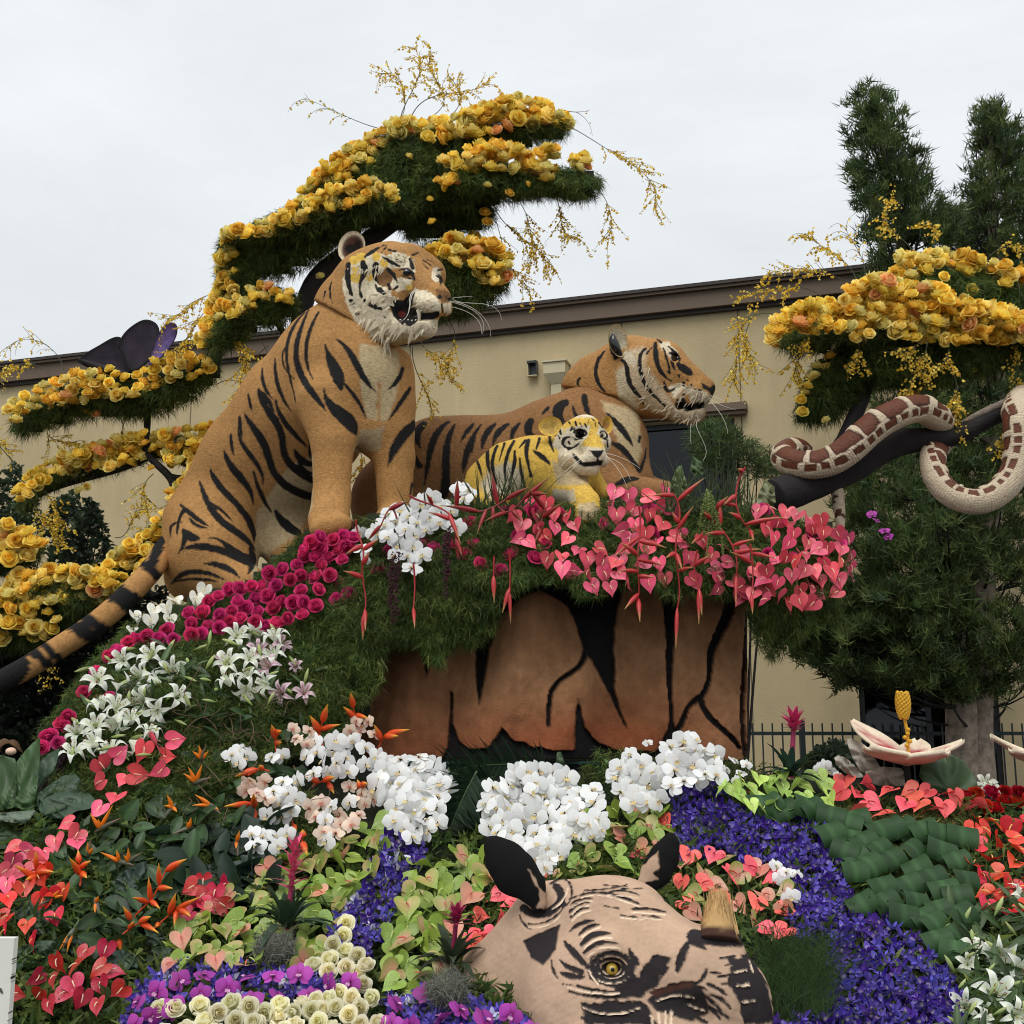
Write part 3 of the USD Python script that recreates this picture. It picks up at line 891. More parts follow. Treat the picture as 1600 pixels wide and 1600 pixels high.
def ferns():
    """Asparagus fern all over the mound and hanging from the ledge: one mass of ground cover each."""
    t = rng(60)
    def cover(name, polys, label, seed, per=13, length=0.046, hang=0.3, cols=FERN, width=0.0042, lift=0.02):
        mb = MB()
        for i, (poly, gap) in enumerate(polys):
            q = fill(poly, int(Polygon(poly).area / gap ** 2), seed + i)
            g = rng(seed + 90 + i)
            y = DY(q) + g.uniform(-0.05, 0.03, len(q))
            c = atn(q[:, 0], q[:, 1], y)
            c[:, 1] -= lift + 0.05 * np.clip(wobble(c, 13, 2) + 0.3 * wobble(c, 40, 4), -0.4, 1.2)
            o = g.normal(size=(len(q), 3)) * 0.6 + np.array([0, -0.7, 0.25 - hang])
            mb.add(*foliage(c, o, per, length, width, 0.85, cols, seed + i + 7, droop=hang))
        mb.build(name, "leafage", cat="ferns", label=label, kind="stuff", smooth=False)
    cover("hanging_fern", [(LEDGE, 5.0), ([(560, 830), (700, 790), (1180, 790), (1320, 850), (1310, 935), (1180, 935), (1040, 910), (900, 910), (840, 900), (785, 930), (760, 970), (600, 1000)], 5.2),
                           ([(590, 960), (700, 960), (780, 950), (775, 985), (740, 1010), (700, 1018), (685, 1040), (665, 1010), (600, 1000)], 4), ([(640, 900), (690, 900), (695, 1000), (685, 1045), (660, 1005)], 5),
                           ([(1160, 930), (1300, 920), (1310, 960), (1270, 985), (1230, 1010), (1205, 1030), (1180, 1000)], 4.5), ([(880, 905), (960, 905), (940, 935), (905, 935)], 5), ([(560, 960), (600, 960), (600, 1060), (570, 1100), (555, 1040)], 4.5), ([(1020, 905), (1070, 905), (1060, 935), (1035, 935)], 5)], "soft green asparagus fern hanging over the cliff edge below the tigers", 500, hang=0.45)
    cover("mound_fern", [([(60, 1160), (130, 1060), (200, 975), (290, 940), (420, 910), (520, 850), (600, 850), (600, 960), (570, 1090), (540, 1150), (480, 1180), (380, 1200), (300, 1260), (150, 1280), (100, 1230)], 5.0), ([(400, 905), (435, 872), (470, 838), (510, 822), (560, 812), (560, 850), (470, 900)], 3.5),
                         ([(930, 1170), (1180, 1190), (1240, 1205), (1200, 1260), (1100, 1330), (900, 1400), (880, 1260)], 7), ([(240, 1230), (420, 1200), (560, 1280), (480, 1340), (400, 1380), (270, 1400)], 6)], "dark fern covering the mound below the sitting tiger", 540, hang=0.25)
    cover("bed_foliage", [([(-40, 1250), (300, 1260), (560, 1320), (760, 1300), (1100, 1300), (1300, 1240), (1640, 1250), (1640, 1640), (-40, 1640)], 10)], "dark leaves filling the gaps between the lower flowers", 580, hang=0.1, per=5, length=0.06, width=0.02, lift=-0.02)
    cover("moss_ground", [([(1275, 1268), (1340, 1262), (1420, 1275), (1510, 1255), (1520, 1290), (1480, 1300), (1440, 1310), (1380, 1305), (1330, 1300), (1290, 1290)], 2.6)], "mossy yellow-green strip above the woven leaves", 590, hang=0.0, per=7, length=0.028, width=0.006, cols=[np.array([0.13, 0.11, 0.03]), np.array([0.09, 0.10, 0.03]), np.array([0.16, 0.12, 0.04]), np.array([0.05, 0.08, 0.025])])


sheet("float_mound", MOUND, 0.5, 0.06, "dark planted body of the float under the flowers", "float mound")
sheet("cliff_top_ledge", LEDGE, 0.7, 0.05, "dark planted shelf that the tigers rest on", "ledge")
cliff()
ferns()


# ---------------------------------------------------------------- python and its branch
def python_snake():
    t = thing("python_figure", "brown and cream python coiled round the black branch", "python")
    CRM, BR = lin((200, 182, 156), 1.15), lin((96, 54, 36), 1.05)
    pts = [(1262, 705, 6.5, 10), (1238, 700, 6.42, 18), (1227, 716, 6.3, 22), (1255, 726, 6.2, 23), (1296, 720, 6.15, 24), (1332, 696, 6.12, 25), (1364, 667, 6.12, 25), (1403, 645, 6.14, 24), (1438, 638, 6.2, 23), (1464, 652, 6.3, 22), (1478, 676, 6.44, 21),
           (1468, 694, 6.42, 20), (1458, 716, 6.28, 20), (1462, 742, 6.2, 20), (1484, 770, 6.14, 20.5), (1520, 783, 6.1, 21), (1558, 770, 6.1, 22), (1584, 738, 6.12, 23), (1592, 700, 6.14, 24), (1590, 664, 6.16, 24), (1590, 640, 6.26, 24), (1600, 622, 6.45, 23)]
    w = spline(np.array([np.r_[at(*q[:3]), q[3] * 0.92 * mpp(q[1], q[2])] for q in pts]), 900)
    sides = 72
    v, f = tube(w[:, :3], w[:, 3], sides, cap=True)
    n = len(w) * sides
    s = np.repeat(np.r_[0, np.cumsum(np.linalg.norm(np.diff(w[:, :3], axis=0), axis=1))], sides)
    # an angle about the body that is 0 on its back: the upper or outer side
    c = np.repeat(w[:, :3], sides, axis=0)
    rad = (v[:n] - c) / np.repeat(w[:, 3], sides)[:, None]
    tan = np.gradient(w[:, :3], axis=0)
    tan /= np.linalg.norm(tan, axis=1, keepdims=True)
    L = len(w)
    k = np.arange(L) / L
    upv = np.where((k < 0.53)[:, None], U3 * 1.0 - F3 * 0.35, (at(1528, 712, 6.2) - w[:, :3]) / np.linalg.norm(at(1528, 712, 6.2) - w[:, :3], axis=1, keepdims=True) + F3 * 0.12)
    from scipy.ndimage import gaussian_filter1d
    upv = gaussian_filter1d(upv, 38, axis=0)
    upv -= tan * (upv * tan).sum(1, keepdims=True)
    upv /= np.maximum(np.linalg.norm(upv, axis=1, keepdims=True), 1e-6)
    lat = np.cross(tan, upv)
    a = np.arctan2((rad * np.repeat(lat, sides, axis=0)).sum(1), (rad * np.repeat(upv, sides, axis=0)).sum(1))
    wob = wobble(v[:n], 30, 3) * 0.22
    # cells: brown saddles on the back, smaller brown spots on the flank, cream net between
    per = 0.155
    ph = s / per + 0.10 * np.sin(s * 23)
    fr = np.abs((ph % 1) - 0.5) * 2
    saddle = np.maximum(np.abs(a) / 1.16, fr / 0.84) + wob
    ph2 = (ph * 2 + 0.25) % 1
    fr2 = np.abs(ph2 - 0.5) * 2
    spot = np.maximum(np.abs(np.abs(a) - 1.52) / 0.27, fr2 / 0.68) + wob
    col = np.tile(CRM, (n, 1))
    for msk in (saddle, spot):
        al = np.clip((1.0 - msk) / 0.05, 0, 1)[:, None]
        edge = np.clip((1.0 - msk) / 0.10, 0, 1)[:, None] * np.clip((msk - 0.80) / 0.1, 0, 1)[:, None]
        b = BR * (1 - 0.65 * edge)
        col = col * (1 - al) + b * al
    # the cream net is made of beans glued in rows: raise each
    light = (col.sum(1) > CRM.sum() * 0.8)
    rows = np.sin(s / 0.0125 * 2 * np.pi / 2) * np.sin(a * np.repeat(w[:, 3], sides) / 0.0105 * np.pi)
    col[light] *= (0.74 + 0.30 * np.abs(rows[light]))[:, None]
    v[:n] += rad * (np.where(light, 0.003 + 0.0045 * np.abs(rows), 0))[:, None]
    put("body", (v, f), "snake_skin", t, cols=np.vstack([col, CRM[None], CRM[None]]))
    w2 = spline(np.array([np.r_[at(*q[:3]), q[3] * mpp(q[1], q[2])] for q in [(1300, 735, 6.35, 11), (1306, 760, 6.32, 10), (1311, 790, 6.3, 9), (1313, 818, 6.3, 7), (1314, 838, 6.3, 3)]]), 60)
    v2, f2 = tube(w2[:, :3], w2[:, 3], 20)
    r2 = wobble(v2, 60, 2)
    put("tail", (v2, f2), "snake_skin", t, cols=np.where((r2 > 0.45)[:, None], BR * 0.6, CRM * 0.8))


mat_cd("snake_skin", rough=0.6, nscale=45, namt=0.14, bump=0.5, bscale=85, voronoi=True, spec=0.25, bdist=0.006)
python_snake()


def butterfly():
    t = thing("butterfly_figure", "giant dark purple butterfly with folded wings above the left rose branch", "butterfly")
    DP, LP, RIM = np.array([0.022, 0.016, 0.026]), lin((116, 98, 160), 0.9), np.array([0.008, 0.008, 0.010])
    def wing(poly, y, tilt, col, rim, name="wing"):
        P = spline(np.array(poly + poly[:1], float), 60)[:-1]
        c = P.mean(0)
        rings = [P * k + c * (1 - k) for k in (1.0, 0.93, 0.8, 0.55, 0.25)] + [np.tile(c, (1, 1))]
        vv, cc = [], []
        for i, r in enumerate(rings):
            yy = y + (r[:, 0] - c[0]) * tilt
            vv.append(atn(r[:, 0], r[:, 1], yy) - F3 * 0.02 * (1 - i / 5))
            cc.append(np.tile(rim if i < 2 else col, (len(r), 1)))
        n = len(P)
        f = []
        for i in range(4):
            for j in range(n):
                f.append([i * n + j, i * n + (j + 1) % n, (i + 1) * n + (j + 1) % n, (i + 1) * n + j])
        for j in range(n):
            f.append([4 * n + j, 4 * n + (j + 1) % n, 5 * n, 5 * n])
        v = np.vstack(vv)
        c2 = np.vstack(cc) * (1 + 0.5 * wobble(v, 40, 9))[:, None]
        # veins
        f = np.array(f)
        b = v + F3 * 0.012
        put(name, (np.vstack([v, b]), np.vstack([f, f[:, ::-1] + len(v), np.array([[j, n * 0 + (j + 1) % n, len(v) + (j + 1) % n, len(v) + j] for j in range(n)])[:, ::-1]])), "tiger_seed2", t, cols=np.vstack([c2, c2]))
    wing([(122, 566), (135, 553), (160, 538), (188, 527), (205, 545), (218, 575), (190, 585), (150, 580)], 7.15, 0.0006, DP, RIM)
    wing([(186, 545), (195, 522), (212, 507), (230, 500), (246, 507), (250, 525), (244, 548), (228, 570), (205, 580), (196, 565)], 7.1, 0.0008, DP * 1.15, RIM)
    wing([(236, 556), (244, 535), (252, 517), (264, 505), (275, 506), (278, 516), (270, 538), (252, 560), (236, 572)], 7.05, 0.001, LP, LP * 0.5)
    p = spline(np.array([at(205, 590, 7.08), at(180, 582, 7.08), at(150, 572, 7.1), at(120, 560, 7.12)]), 12)
    put("body", tube(p, np.array([4, 7, 8, 8, 7, 7, 6, 5, 5, 4, 3, 1.5]) * mpp(580, 7.1), 10), "eye_black2", t)


mat_cd("tiger_seed2", rough=0.8, nscale=50, namt=0.2, bump=0.3, bscale=120)
mat_plain("eye_black2", (0.012, 0.010, 0.012), rough=0.7)
butterfly()

# ================================================================ THE TIGERS
mat_cd("tiger_seed", rough=0.85, nscale=55, namt=0.3, bump=0.7, bscale=150, spec=0.15, bdist=0.012)
mat_cd("tiger_hair", rough=0.8, nscale=80, namt=0.15, spec=0.15)
mat_plain("eye_black", (0.006, 0.006, 0.007), rough=0.12, namt=0.0, spec=0.6)
mat_plain("eye_glint", (0.75, 0.75, 0.75), rough=0.2, namt=0.0)
mat_plain("ivory", (0.62, 0.55, 0.42), rough=0.45, nscale=40, namt=0.1)
mat_plain("whisker", (0.72, 0.68, 0.58), rough=0.6, namt=0.05)

ORANGE, BROWN = lin((172, 128, 78), 1.06), lin((148, 108, 70), 1.04)
CREAM, WHITE, BLACK = lin((178, 158, 122), 1.15), lin((205, 192, 165), 1.15), np.array([0.016, 0.015, 0.015])
YELLOW = lin((210, 172, 78), 1.1)


def ear_cup(center, n, up, w, h, deep, parent, rim, inner, inner2, name="ear", thick=0.012):
    """A cupped ear facing n: a bowl with thickness; vertex colours rim/back and inside."""
    M = frame(center, n, up)
    nu, nv = 22, 9
    th = np.linspace(0, 2 * np.pi, nu)
    out_v, out_c = [], []
    for side in (0, 1):
        r = np.linspace(0, 1, nv)
        T, Rr = np.meshgrid(th, r, indexing="ij")
        sq = 1 - 0.16 * np.clip(-np.sin(T), 0, 1) ** 2
        x, y = w * Rr * np.cos(T) * sq, h * Rr * np.sin(T)
        z = -deep * (1 - Rr ** 2) - side * thick * (1.0 - 0.55 * Rr ** 6)
        v = np.stack([x, y, z], -1).reshape(-1, 3)
        col = np.tile(rim, (len(v), 1)).astype(float)
        if side == 0:
            rr = Rr.ravel()
            a = np.clip((0.86 - rr) / 0.12, 0, 1)[:, None]
            b = np.clip((0.62 - rr + 0.15 * np.sin(3 * T.ravel())) / 0.15, 0, 1)[:, None]
            col = col * (1 - a) + np.asarray(inner) * a
            col = col * (1 - b) + np.asarray(inner2) * b
        out_v.append(v)
        out_c.append(col)
    g = grid_faces(nu, nv)
    m = nu * nv
    rimf = np.array([[i * nv + nv - 1, (i + 1) * nv + nv - 1, m + (i + 1) * nv + nv - 1, m + i * nv + nv - 1] for i in range(nu - 1)])
    return put(name, (xform(M, np.vstack(out_v)), np.vstack([g, g[:, ::-1] + m, rimf])), "tiger_seed", parent, cols=np.vstack(out_c))


def hit(v, px, py, r=4):
    """The skin's nearest point under a pixel."""
    p = project(v)
    s = np.where(np.linalg.norm(p - [px, py], axis=1) < r)[0]
    return v[s[np.argmin(v[s, 1])]] if len(s) else None


def eyeball(v, px, py, rpx, parent, iris=None, flat=0.75, name="eye", glint=(-0.25, 0.3)):
    q = hit(v, px, py)
    if q is None:
        return
    r = rpx * mpp(py, q[1])
    s = trimesh.creation.icosphere(3, r)
    s.vertices *= [1, 1, flat]
    c = q + np.array([0, r * 0.45, 0])
    e = put(name, (s.vertices + c, s.faces), "eye_black" if iris is None else iris, parent)
    if glint:
        g = trimesh.creation.icosphere(1, r * 0.16)
        d = np.array([glint[0], -math.sqrt(max(0.05, 1 - glint[0] ** 2 - glint[1] ** 2)), glint[1]])
        put("glint", (g.vertices + c + d * r * [0.97, 0.97, 0.97 * flat], g.faces), "eye_glint", e)
    return e


def hairs(rows, parent, name="whisker", mat="whisker", r=0.0022):
    """rows: lists of (px, py, y) points."""
    for row in rows:
        p = spline(np.array([at(*q) for q in row]), 10)
        put(name, tube(p, np.linspace(r, r * 0.45, 10), 4), mat, parent)


def tufts(v, spots, parent, seed, col, name="fur", n_each=7, length=0.07, width=0.012):
    """Locks of long dried grass on the skin. spots: (px, py, dir_x, dir_y in the photograph, spread px)."""
    g, mb = rng(seed), MB()
    for px, py, dx, dy, sp in spots:
        for _ in range(n_each):
            x, y = px + g.normal() * sp, py + g.normal() * sp
            q = hit(v, x, y, 5)
            if q is None:
                continue
            d = dx * R3 - dy * U3 + g.normal(size=3) * 0.22 - F3 * 0.10
            L = length * g.uniform(0.6, 1.25)
            a, f = bezier_ribbon(q - F3 * 0.004, d, L, width * g.uniform(0.6, 1.3), U3 * -L * 0.25 + F3 * L * 0.15, side=np.cross(d, F3))
            mb.add(a, f, np.asarray(col) * g.uniform(0.72, 1.12))
    if mb.n:
        mb.build(name, "tiger_hair", parent)


# ---------------------------------------------------------------- the sitting tiger
def sitting_tiger():
    t = thing("tiger_figure", "large sitting tiger with open mouth and raised head, tallest of the striped figures", "tiger", "tiger figures on the float")
    body = chain([(318, 815, 6.98, 62), (400, 718, 6.9, 76), (468, 640, 6.74, 86), (530, 585, 6.58, 84), (568, 592, 6.45, 72)], 40)
    body += [C(556, 520, 6.52, 64, 575, 560, 6.45, 60), C(520, 565, 6.6, 82), C(584, 610, 6.42, 58, 588, 665, 6.42, 48, k=30)]
    body.append(("cut", at(560, 507, 6.5), U3 * 0.855 + R3 * 0.52, 0, 0, 0.015))
    body += [C(330, 830, 6.8, 66, 332, 862, 6.74, 68, k=34), C(300, 870, 6.9, 44, 300, 900, 6.85, 42), C(350, 900, 6.7, 46, 390, 915, 6.5, 30),
             C(425, 770, 6.95, 62, 500, 680, 6.75, 66), C(440, 830, 7.0, 46, 470, 880, 6.9, 40),
             # near foreleg, far foreleg
             C(512, 632, 6.32, 50, 520, 690, 6.25, 33, k=26), C(520, 690, 6.25, 33, 518, 780, 6.22, 28, k=10), C(518, 780, 6.22, 29, 514, 812, 6.15, 33, k=10),
             C(500, 820, 6.08, 17, 500, 826, 6.06, 17, k=10), C(517, 822, 6.04, 17, k=10), C(534, 818, 6.05, 16, k=10),
             C(608, 640, 6.42, 38, 616, 715, 6.42, 31, k=26), C(616, 715, 6.42, 31, 617, 800, 6.4, 27, k=10), C(612, 815, 6.3, 28, k=12)]
    v, f = sculpt(body, 0.017)
    v = relax(v, f)
    v, f = finer(v, f)
    m = Marks(v, ORANGE, (200, 320), 2.5)
    m.gain = 1.08
    m.patch([(905, 545), (1050, 560), (1062, 620), (1060, 700), (1020, 830), (985, 850), (985, 700), (975, 700), (973, 840), (930, 830), (905, 700)], CREAM, soft=4, keep=v[:, 1] < 6.7)
    m.patch([(500, 1210), (580, 1090), (640, 1010), (722, 985), (722, 1180), (660, 1290), (560, 1360), (480, 1460), (495, 1300)], CREAM, soft=5)
    m.patch([(905, 880), (1000, 870), (985, 960), (880, 960)], CREAM * 0.8, soft=5)
    legs = v[:, 1] < 6.36
    off = ~(legs & (m.p[:, 0] > 484) & (m.p[:, 0] < 556) & (m.p[:, 1] > 665))
    K = BLACK
    for pts, w, keep in [
        ([(705, 410), (670, 500), (658, 600), (690, 690), (740, 760), (772, 805)], (6, 16, 22, 26, 20, 4), None),
        ([(745, 420), (708, 500), (695, 580), (722, 680)], (8, 14, 15, 4), None),
        ([(690, 420), (640, 490), (620, 560), (625, 640), (655, 775)], (5, 11, 12, 10, 3), None),
        ([(610, 560), (606, 620), (650, 680)], (4, 8, 3), None),
        ([(770, 545), (788, 600), (812, 650), (832, 725)], (5, 28, 46, 5), None),
        ([(815, 525), (880, 600), (912, 660), (966, 728)], (5, 24, 24, 5), None),
        ([(830, 685), (890, 755), (930, 832)], (5, 15, 4), None),
        ([(765, 715), (800, 790), (855, 840), (890, 900)], (5, 34, 52, 5), None),
        ([(575, 600), (582, 690), (636, 805)], (6, 15, 4), None), ([(525, 640), (530, 700), (566, 760)], (5, 14, 4), None),
        ([(510, 720), (545, 800), (600, 900), (615, 985), (680, 1050), (728, 1082)], (10, 26, 26, 26, 30, 22), off),
        ([(520, 740), (550, 770), (572, 812)], (26, 18, 4), None),
        ([(577, 760), (600, 830), (650, 895), (697, 945)], (7, 17, 19, 4), None),
        ([(455, 815), (500, 885), (540, 955), (565, 1035), (630, 1105), (725, 1142)], (6, 26, 30, 26, 30, 26), off),
        ([(430, 870), (460, 955), (505, 1015), (527, 1095)], (5, 17, 17, 4), None), ([(376, 960), (410, 1030), (455, 1085), (490, 1175)], (6, 26, 26, 5), None),
        ([(322, 1035), (355, 1095), (420, 1165), (478, 1245), (492, 1320)], (6, 24, 22, 24, 4), None),
        ([(280, 1080), (310, 1160), (355, 1225), (440, 1290), (496, 1350)], (6, 22, 26, 24, 6), None),
        ([(310, 1160), (360, 1190), (410, 1240)], (10, 12, 4), None),
        ([(205, 1172), (255, 1215), (318, 1257)], (8, 18, 4), None), ([(222, 1185), (200, 1230), (192, 1290)], (10, 12, 4), None), ([(240, 1225), (275, 1255), (310, 1262)], (6, 12, 4), None),
        ([(215, 1270), (240, 1295), (282, 1302)], (10, 34, 4), None), ([(225, 1290), (215, 1330), (195, 1365)], (26, 14, 4), None),
        ([(215, 1345), (290, 1335), (370, 1352), (440, 1382), (482, 1410)], (6, 26, 28, 30, 8), None),
        ([(312, 1305), (400, 1342), (470, 1380), (494, 1365)], (6, 24, 28, 10), None), ([(478, 1340), (486, 1400), (470, 1440)], (14, 24, 6), None),
        ([(297, 1402), (370, 1412), (435, 1455)], (6, 24, 5), None), ([(170, 1482), (222, 1440), (300, 1437), (378, 1465)], (6, 20, 18, 4), None), ([(180, 1472), (260, 1462), (350, 1472)], (5, 12, 5), None),
        ([(575, 1195), (612, 1245), (665, 1282)], (8, 34, 26), off), ([(490, 1040), (520, 1130), (560, 1200)], (5, 17, 4), None),
        ([(650, 955), (690, 1005), (722, 1015)], (6, 26, 14), off), ([(668, 1005), (700, 1045), (722, 1050)], (10, 16, 8), off), ([(722, 910), (712, 950), (712, 990)], (6, 14, 4), off),
        ([(470, 740), (476, 775), (484, 805)], (8, 12, 3), None), ([(436, 830), (440, 880), (446, 915)], (10, 13, 3), None), ([(402, 900), (406, 945), (414, 980)], (12, 13, 3), None),
        ([(1118, 858), (1062, 920), (1015, 1022)], (32, 38, 4), None), ([(1072, 640), (1050, 690), (1014, 722)], (14, 17, 4), None), ([(1100, 718), (1060, 780), (1020, 838)], (14, 15, 4), None),
        ([(205, 1000), (180, 1040)], (4, 4), None), ([(1110, 1090), (1102, 1130)], (10, 4), None), ([(210, 1240), (175, 1250), (168, 1300)], (4, 9, 3), None),
    ]:
        m.line(pts, w, K, keep=keep)
    put("body", (v, f), "tiger_seed", t, cols=m.c)
    # tail, lying down to the left over the roses
    p = spline(np.array([np.r_[at(*q[:3]), q[3] * mpp(q[1], q[2])] for q in [(285, 832, 6.9, 17), (256, 862, 6.75, 18), (240, 886, 6.6, 18), (205, 925, 6.45, 18.5), (150, 974, 6.3, 18.5), (92, 1012, 6.2, 18), (30, 1050, 6.1, 18), (-40, 1085, 6.0, 14), (-60, 1096, 6.0, 5)]]), 90)
    tv, tf = tube(p[:, :3], p[:, 3], 28)
    tm = Marks(tv, ORANGE * 1.05)
    a = tm.p
    for pts, w in [([(251, 846), (243, 866)], 16), ([(226, 883), (243, 898)], 13), ([(178, 930), (216, 955)], 24), ([(196, 928), (211, 938)], 20), ([(120, 980), (150, 1000)], 22), ([(140, 968), (166, 986)], 18), ([(60, 1025), (84, 1046)], 14), ([(76, 1016), (100, 1036)], 12), ([(22, 1040), (-20, 1090)], 50), ([(-30, 1060), (-60, 1100)], 60)]:
        q = np.asarray(pts, float)
        d = q[1] - q[0]
        tm.line(np.array([q[0] - d * 0.8, q[0], q[1], q[1] + d * 0.8]) if w < 40 else q, w, K, rough=0.35)
    put("tail", (tv, tf), "tiger_seed", t, cols=tm.c)
    # head
    y0 = 6.32
    head = [C(560, 500, 6.5, 72, 576, 448, 6.44, 57, k=20), C(545, 480, 6.5, 50, k=20)]
    head.append(("cut", at(559, 511, 6.5), -U3 * 0.855 - R3 * 0.52, 0, 0, 0.008))
    head += [C(612, 437, 6.4, 59, 628, 440, 6.36, 56, k=20), C(572, 470, 6.38, 38, k=20), C(600, 505, 6.3, 34, k=20), C(640, 417, 6.28, 32, k=20), C(670, 430, 6.34, 27, k=16),
             C(652, 440, 6.2, 32, 684, 466, 6.05, 21, k=16), C(655, 478, 6.06, 20, 680, 480, 5.99, 17, k=10), C(694, 482, 6.06, 13, k=8), C(610, 478, 6.24, 34, k=16),
             C(606, 512, 6.28, 31, 650, 515, 6.1, 19, k=14), C(664, 510, 6.04, 20, k=12),]
    head += [C(622, 487, 6.06, 11, 664, 491, 5.93, 9, k=5, op="-"), C(640, 488, 6.02, 15, 672, 494, 5.97, 7, k=5, op="-"), C(628, 488, 6.12, 13, 690, 494, 6.05, 6, k=5, op="-"),
             C(634, 429, 6.0, 7, 634, 429, 6.09, 8, k=5, op="-"), C(698, 466, 5.93, 2.6, 698, 467, 6.0, 2.6, k=2, op="-")]
    v, f = sculpt(head, 0.0095)
    v = relax(v, f, 2)
    v, f = finer(v, f)
    m = Marks(v, ORANGE * 0.97, (480, 340), 5.333)
    m.patch([(330, 395), (440, 330), (560, 290), (640, 310), (690, 330), (640, 430), (640, 530), (700, 640), (720, 690), (680, 760), (760, 870), (850, 920), (880, 1010), (700, 1090), (560, 1060), (440, 950), (370, 820), (320, 700), (290, 560)], WHITE, rough=0.5)
    m.patch([(640, 320), (750, 285), (850, 320), (890, 380), (900, 460), (850, 435), (760, 420), (680, 430)], WHITE)
    m.patch([(680, 500), (760, 500), (890, 500), (850, 590), (740, 620), (680, 560)], WHITE * 0.95)
    m.patch([(840, 640), (900, 590), (1040, 620), (1120, 720), (1110, 790), (980, 790), (880, 740)], WHITE * 1.05)
    m.patch([(1130, 720), (1200, 690), (1200, 790), (1150, 830)], WHITE)
    m.patch([(780, 920), (860, 850), (1080, 850), (1130, 920), (1090, 1010), (850, 1040)], WHITE * 1.05)
    m.patch([(620, 980), (860, 960), (1010, 1010), (900, 1090), (660, 1100)], CREAM)
    for q, r in (((390, 360), 40), ((405, 500), 48), ((520, 500), 36), ((640, 375), 38), ((575, 330), 36), ((450, 330), 40), ((400, 430), 30), ((850, 580), 25), ((1060, 550), 50)):
        m.spot(q, r, YELLOW if q != (1060, 550) else ORANGE, rough=0.5)
    m.spot((645, 505), 72, BROWN * 0.62, ry=72)
    m.spot((1075, 475), 40, WHITE, ry=60)
    for pts, w in [([(345, 390), (340, 520), (375, 650)], (40, 48, 20)), ([(365, 690), (375, 710)], (36, 30)), ([(465, 385), (470, 470), (440, 560), (450, 650), (500, 710), (620, 760)], (55, 52, 24, 22, 30, 26)),
                   ([(410, 800), (425, 800)], 22), ([(575, 390), (560, 470), (590, 540)], (50, 44, 24)), ([(590, 440), (610, 460)], (50, 30)), ([(670, 430), (720, 480), (750, 545)], (26, 36, 10)), ([(630, 330), (690, 365), (770, 405)], (14, 36, 14)),
                   ([(740, 345), (780, 370), (820, 375)], (10, 22, 8)), ([(480, 330), (560, 270), (640, 230)], (20, 26, 8)), ([(860, 350), (880, 420)], (30, 34)), ([(600, 600), (640, 630)], (50, 40)), ([(680, 560), (690, 600)], 30), ([(720, 600), (750, 580)], 22),
                   ([(570, 560), (580, 590)], 18), ([(650, 830), (640, 820)], 20), ([(680, 270), (740, 280)], (16, 12)), ([(880, 310), (930, 290)], (20, 14)), ([(960, 350), (1030, 400)], (6, 6)), ([(960, 380), (1010, 430)], (6, 6)), ([(985, 340), (1050, 375)], (5, 5)),
                   ([(1090, 440), (1125, 430)], 14), ([(1095, 480), (1115, 520), (1110, 560)], (20, 28, 12)), ([(770, 440), (820, 430), (880, 480), (890, 520)], (16, 26, 36, 12)), ([(770, 470), (830, 500), (880, 510)], (12, 14, 20)), ([(210, 520), (190, 600), (210, 710)], (6, 14, 6)), ([(620, 290), (660, 240)], (10, 18)), ([(150, 620), (130, 700)], (12, 6))]:
        m.line(pts, w, K, rough=0.35)
    m.patch([(690, 740), (720, 690), (800, 690), (870, 620), (900, 620), (870, 740), (960, 800), (1100, 780), (1100, 820), (1050, 850), (930, 850), (860, 910), (790, 890), (720, 820)], K, rough=0.25, soft=1.5)
    m.spot((790, 800), 35, np.array([0.16, 0.03, 0.022]), ry=22)
    m.patch([(1060, 600), (1150, 600), (1200, 640), (1190, 700), (1130, 710), (1080, 660)], BROWN * 0.7)
    m.spot((1105, 660), 18, K)
    m.spot((1188, 680), 12, K)
    m.line([(1120, 720), (1130, 790)], 14, K)
    h = put("head", (v, f), "tiger_seed", t, cols=m.c)
    tufts(v, [(660, 472, -0.9, 0.25, 7), (674, 476, -0.9, 0.2, 6), (655, 478, -0.8, 0.3, 5), (664, 512, -0.5, 0.4, 7), (678, 508, 0.3, 0.6, 4)], h, 8, WHITE * 0.97, n_each=9, length=0.03, width=0.009)
    ear_cup(at(549, 386, 6.42), np.array([-0.35, -0.86, 0.1]), (-0.25, 0.2, 1), 24 * mpp(385, 6.4), 29 * mpp(385, 6.4), 0.045, h, WHITE * 1.05, np.array([0.10, 0.045, 0.028]), np.array([0.016, 0.012, 0.011]))
    ear_cup(at(648, 412, 6.66), np.array([0.5, -0.3, 0.3]), (0.1, 0.6, 0.8), 0.06, 0.06, 0.03, h, BROWN, BROWN, BLACK)
    eyeball(v, 634, 428, 7.5, h)
    eyeball(v, 686, 430, 4.5, h, glint=None)
    for px, py, y, L, r in ((654, 488, 6.02, 22, 4.2), (683, 491, 6.06, 16, 3.2)):
        p = spline(np.array([at(px, py - 3, y), at(px + 1, py + L * 0.5, y - 0.005), at(px - 2, py + L, y + 0.01)]), 8)
        put("fang", tube(p, np.linspace(r, 0.8, 8) * mpp(py, y), 8), "ivory", h)
    for k in range(5):
        q = at(650 - 6 * k, 501 + (k % 2), 6.05 + 0.012 * k)
        s = trimesh.creation.icosphere(1, 0.008)
        put("tooth", (s.vertices * [1, 1, 1.2] + q, s.faces), "ivory", h)
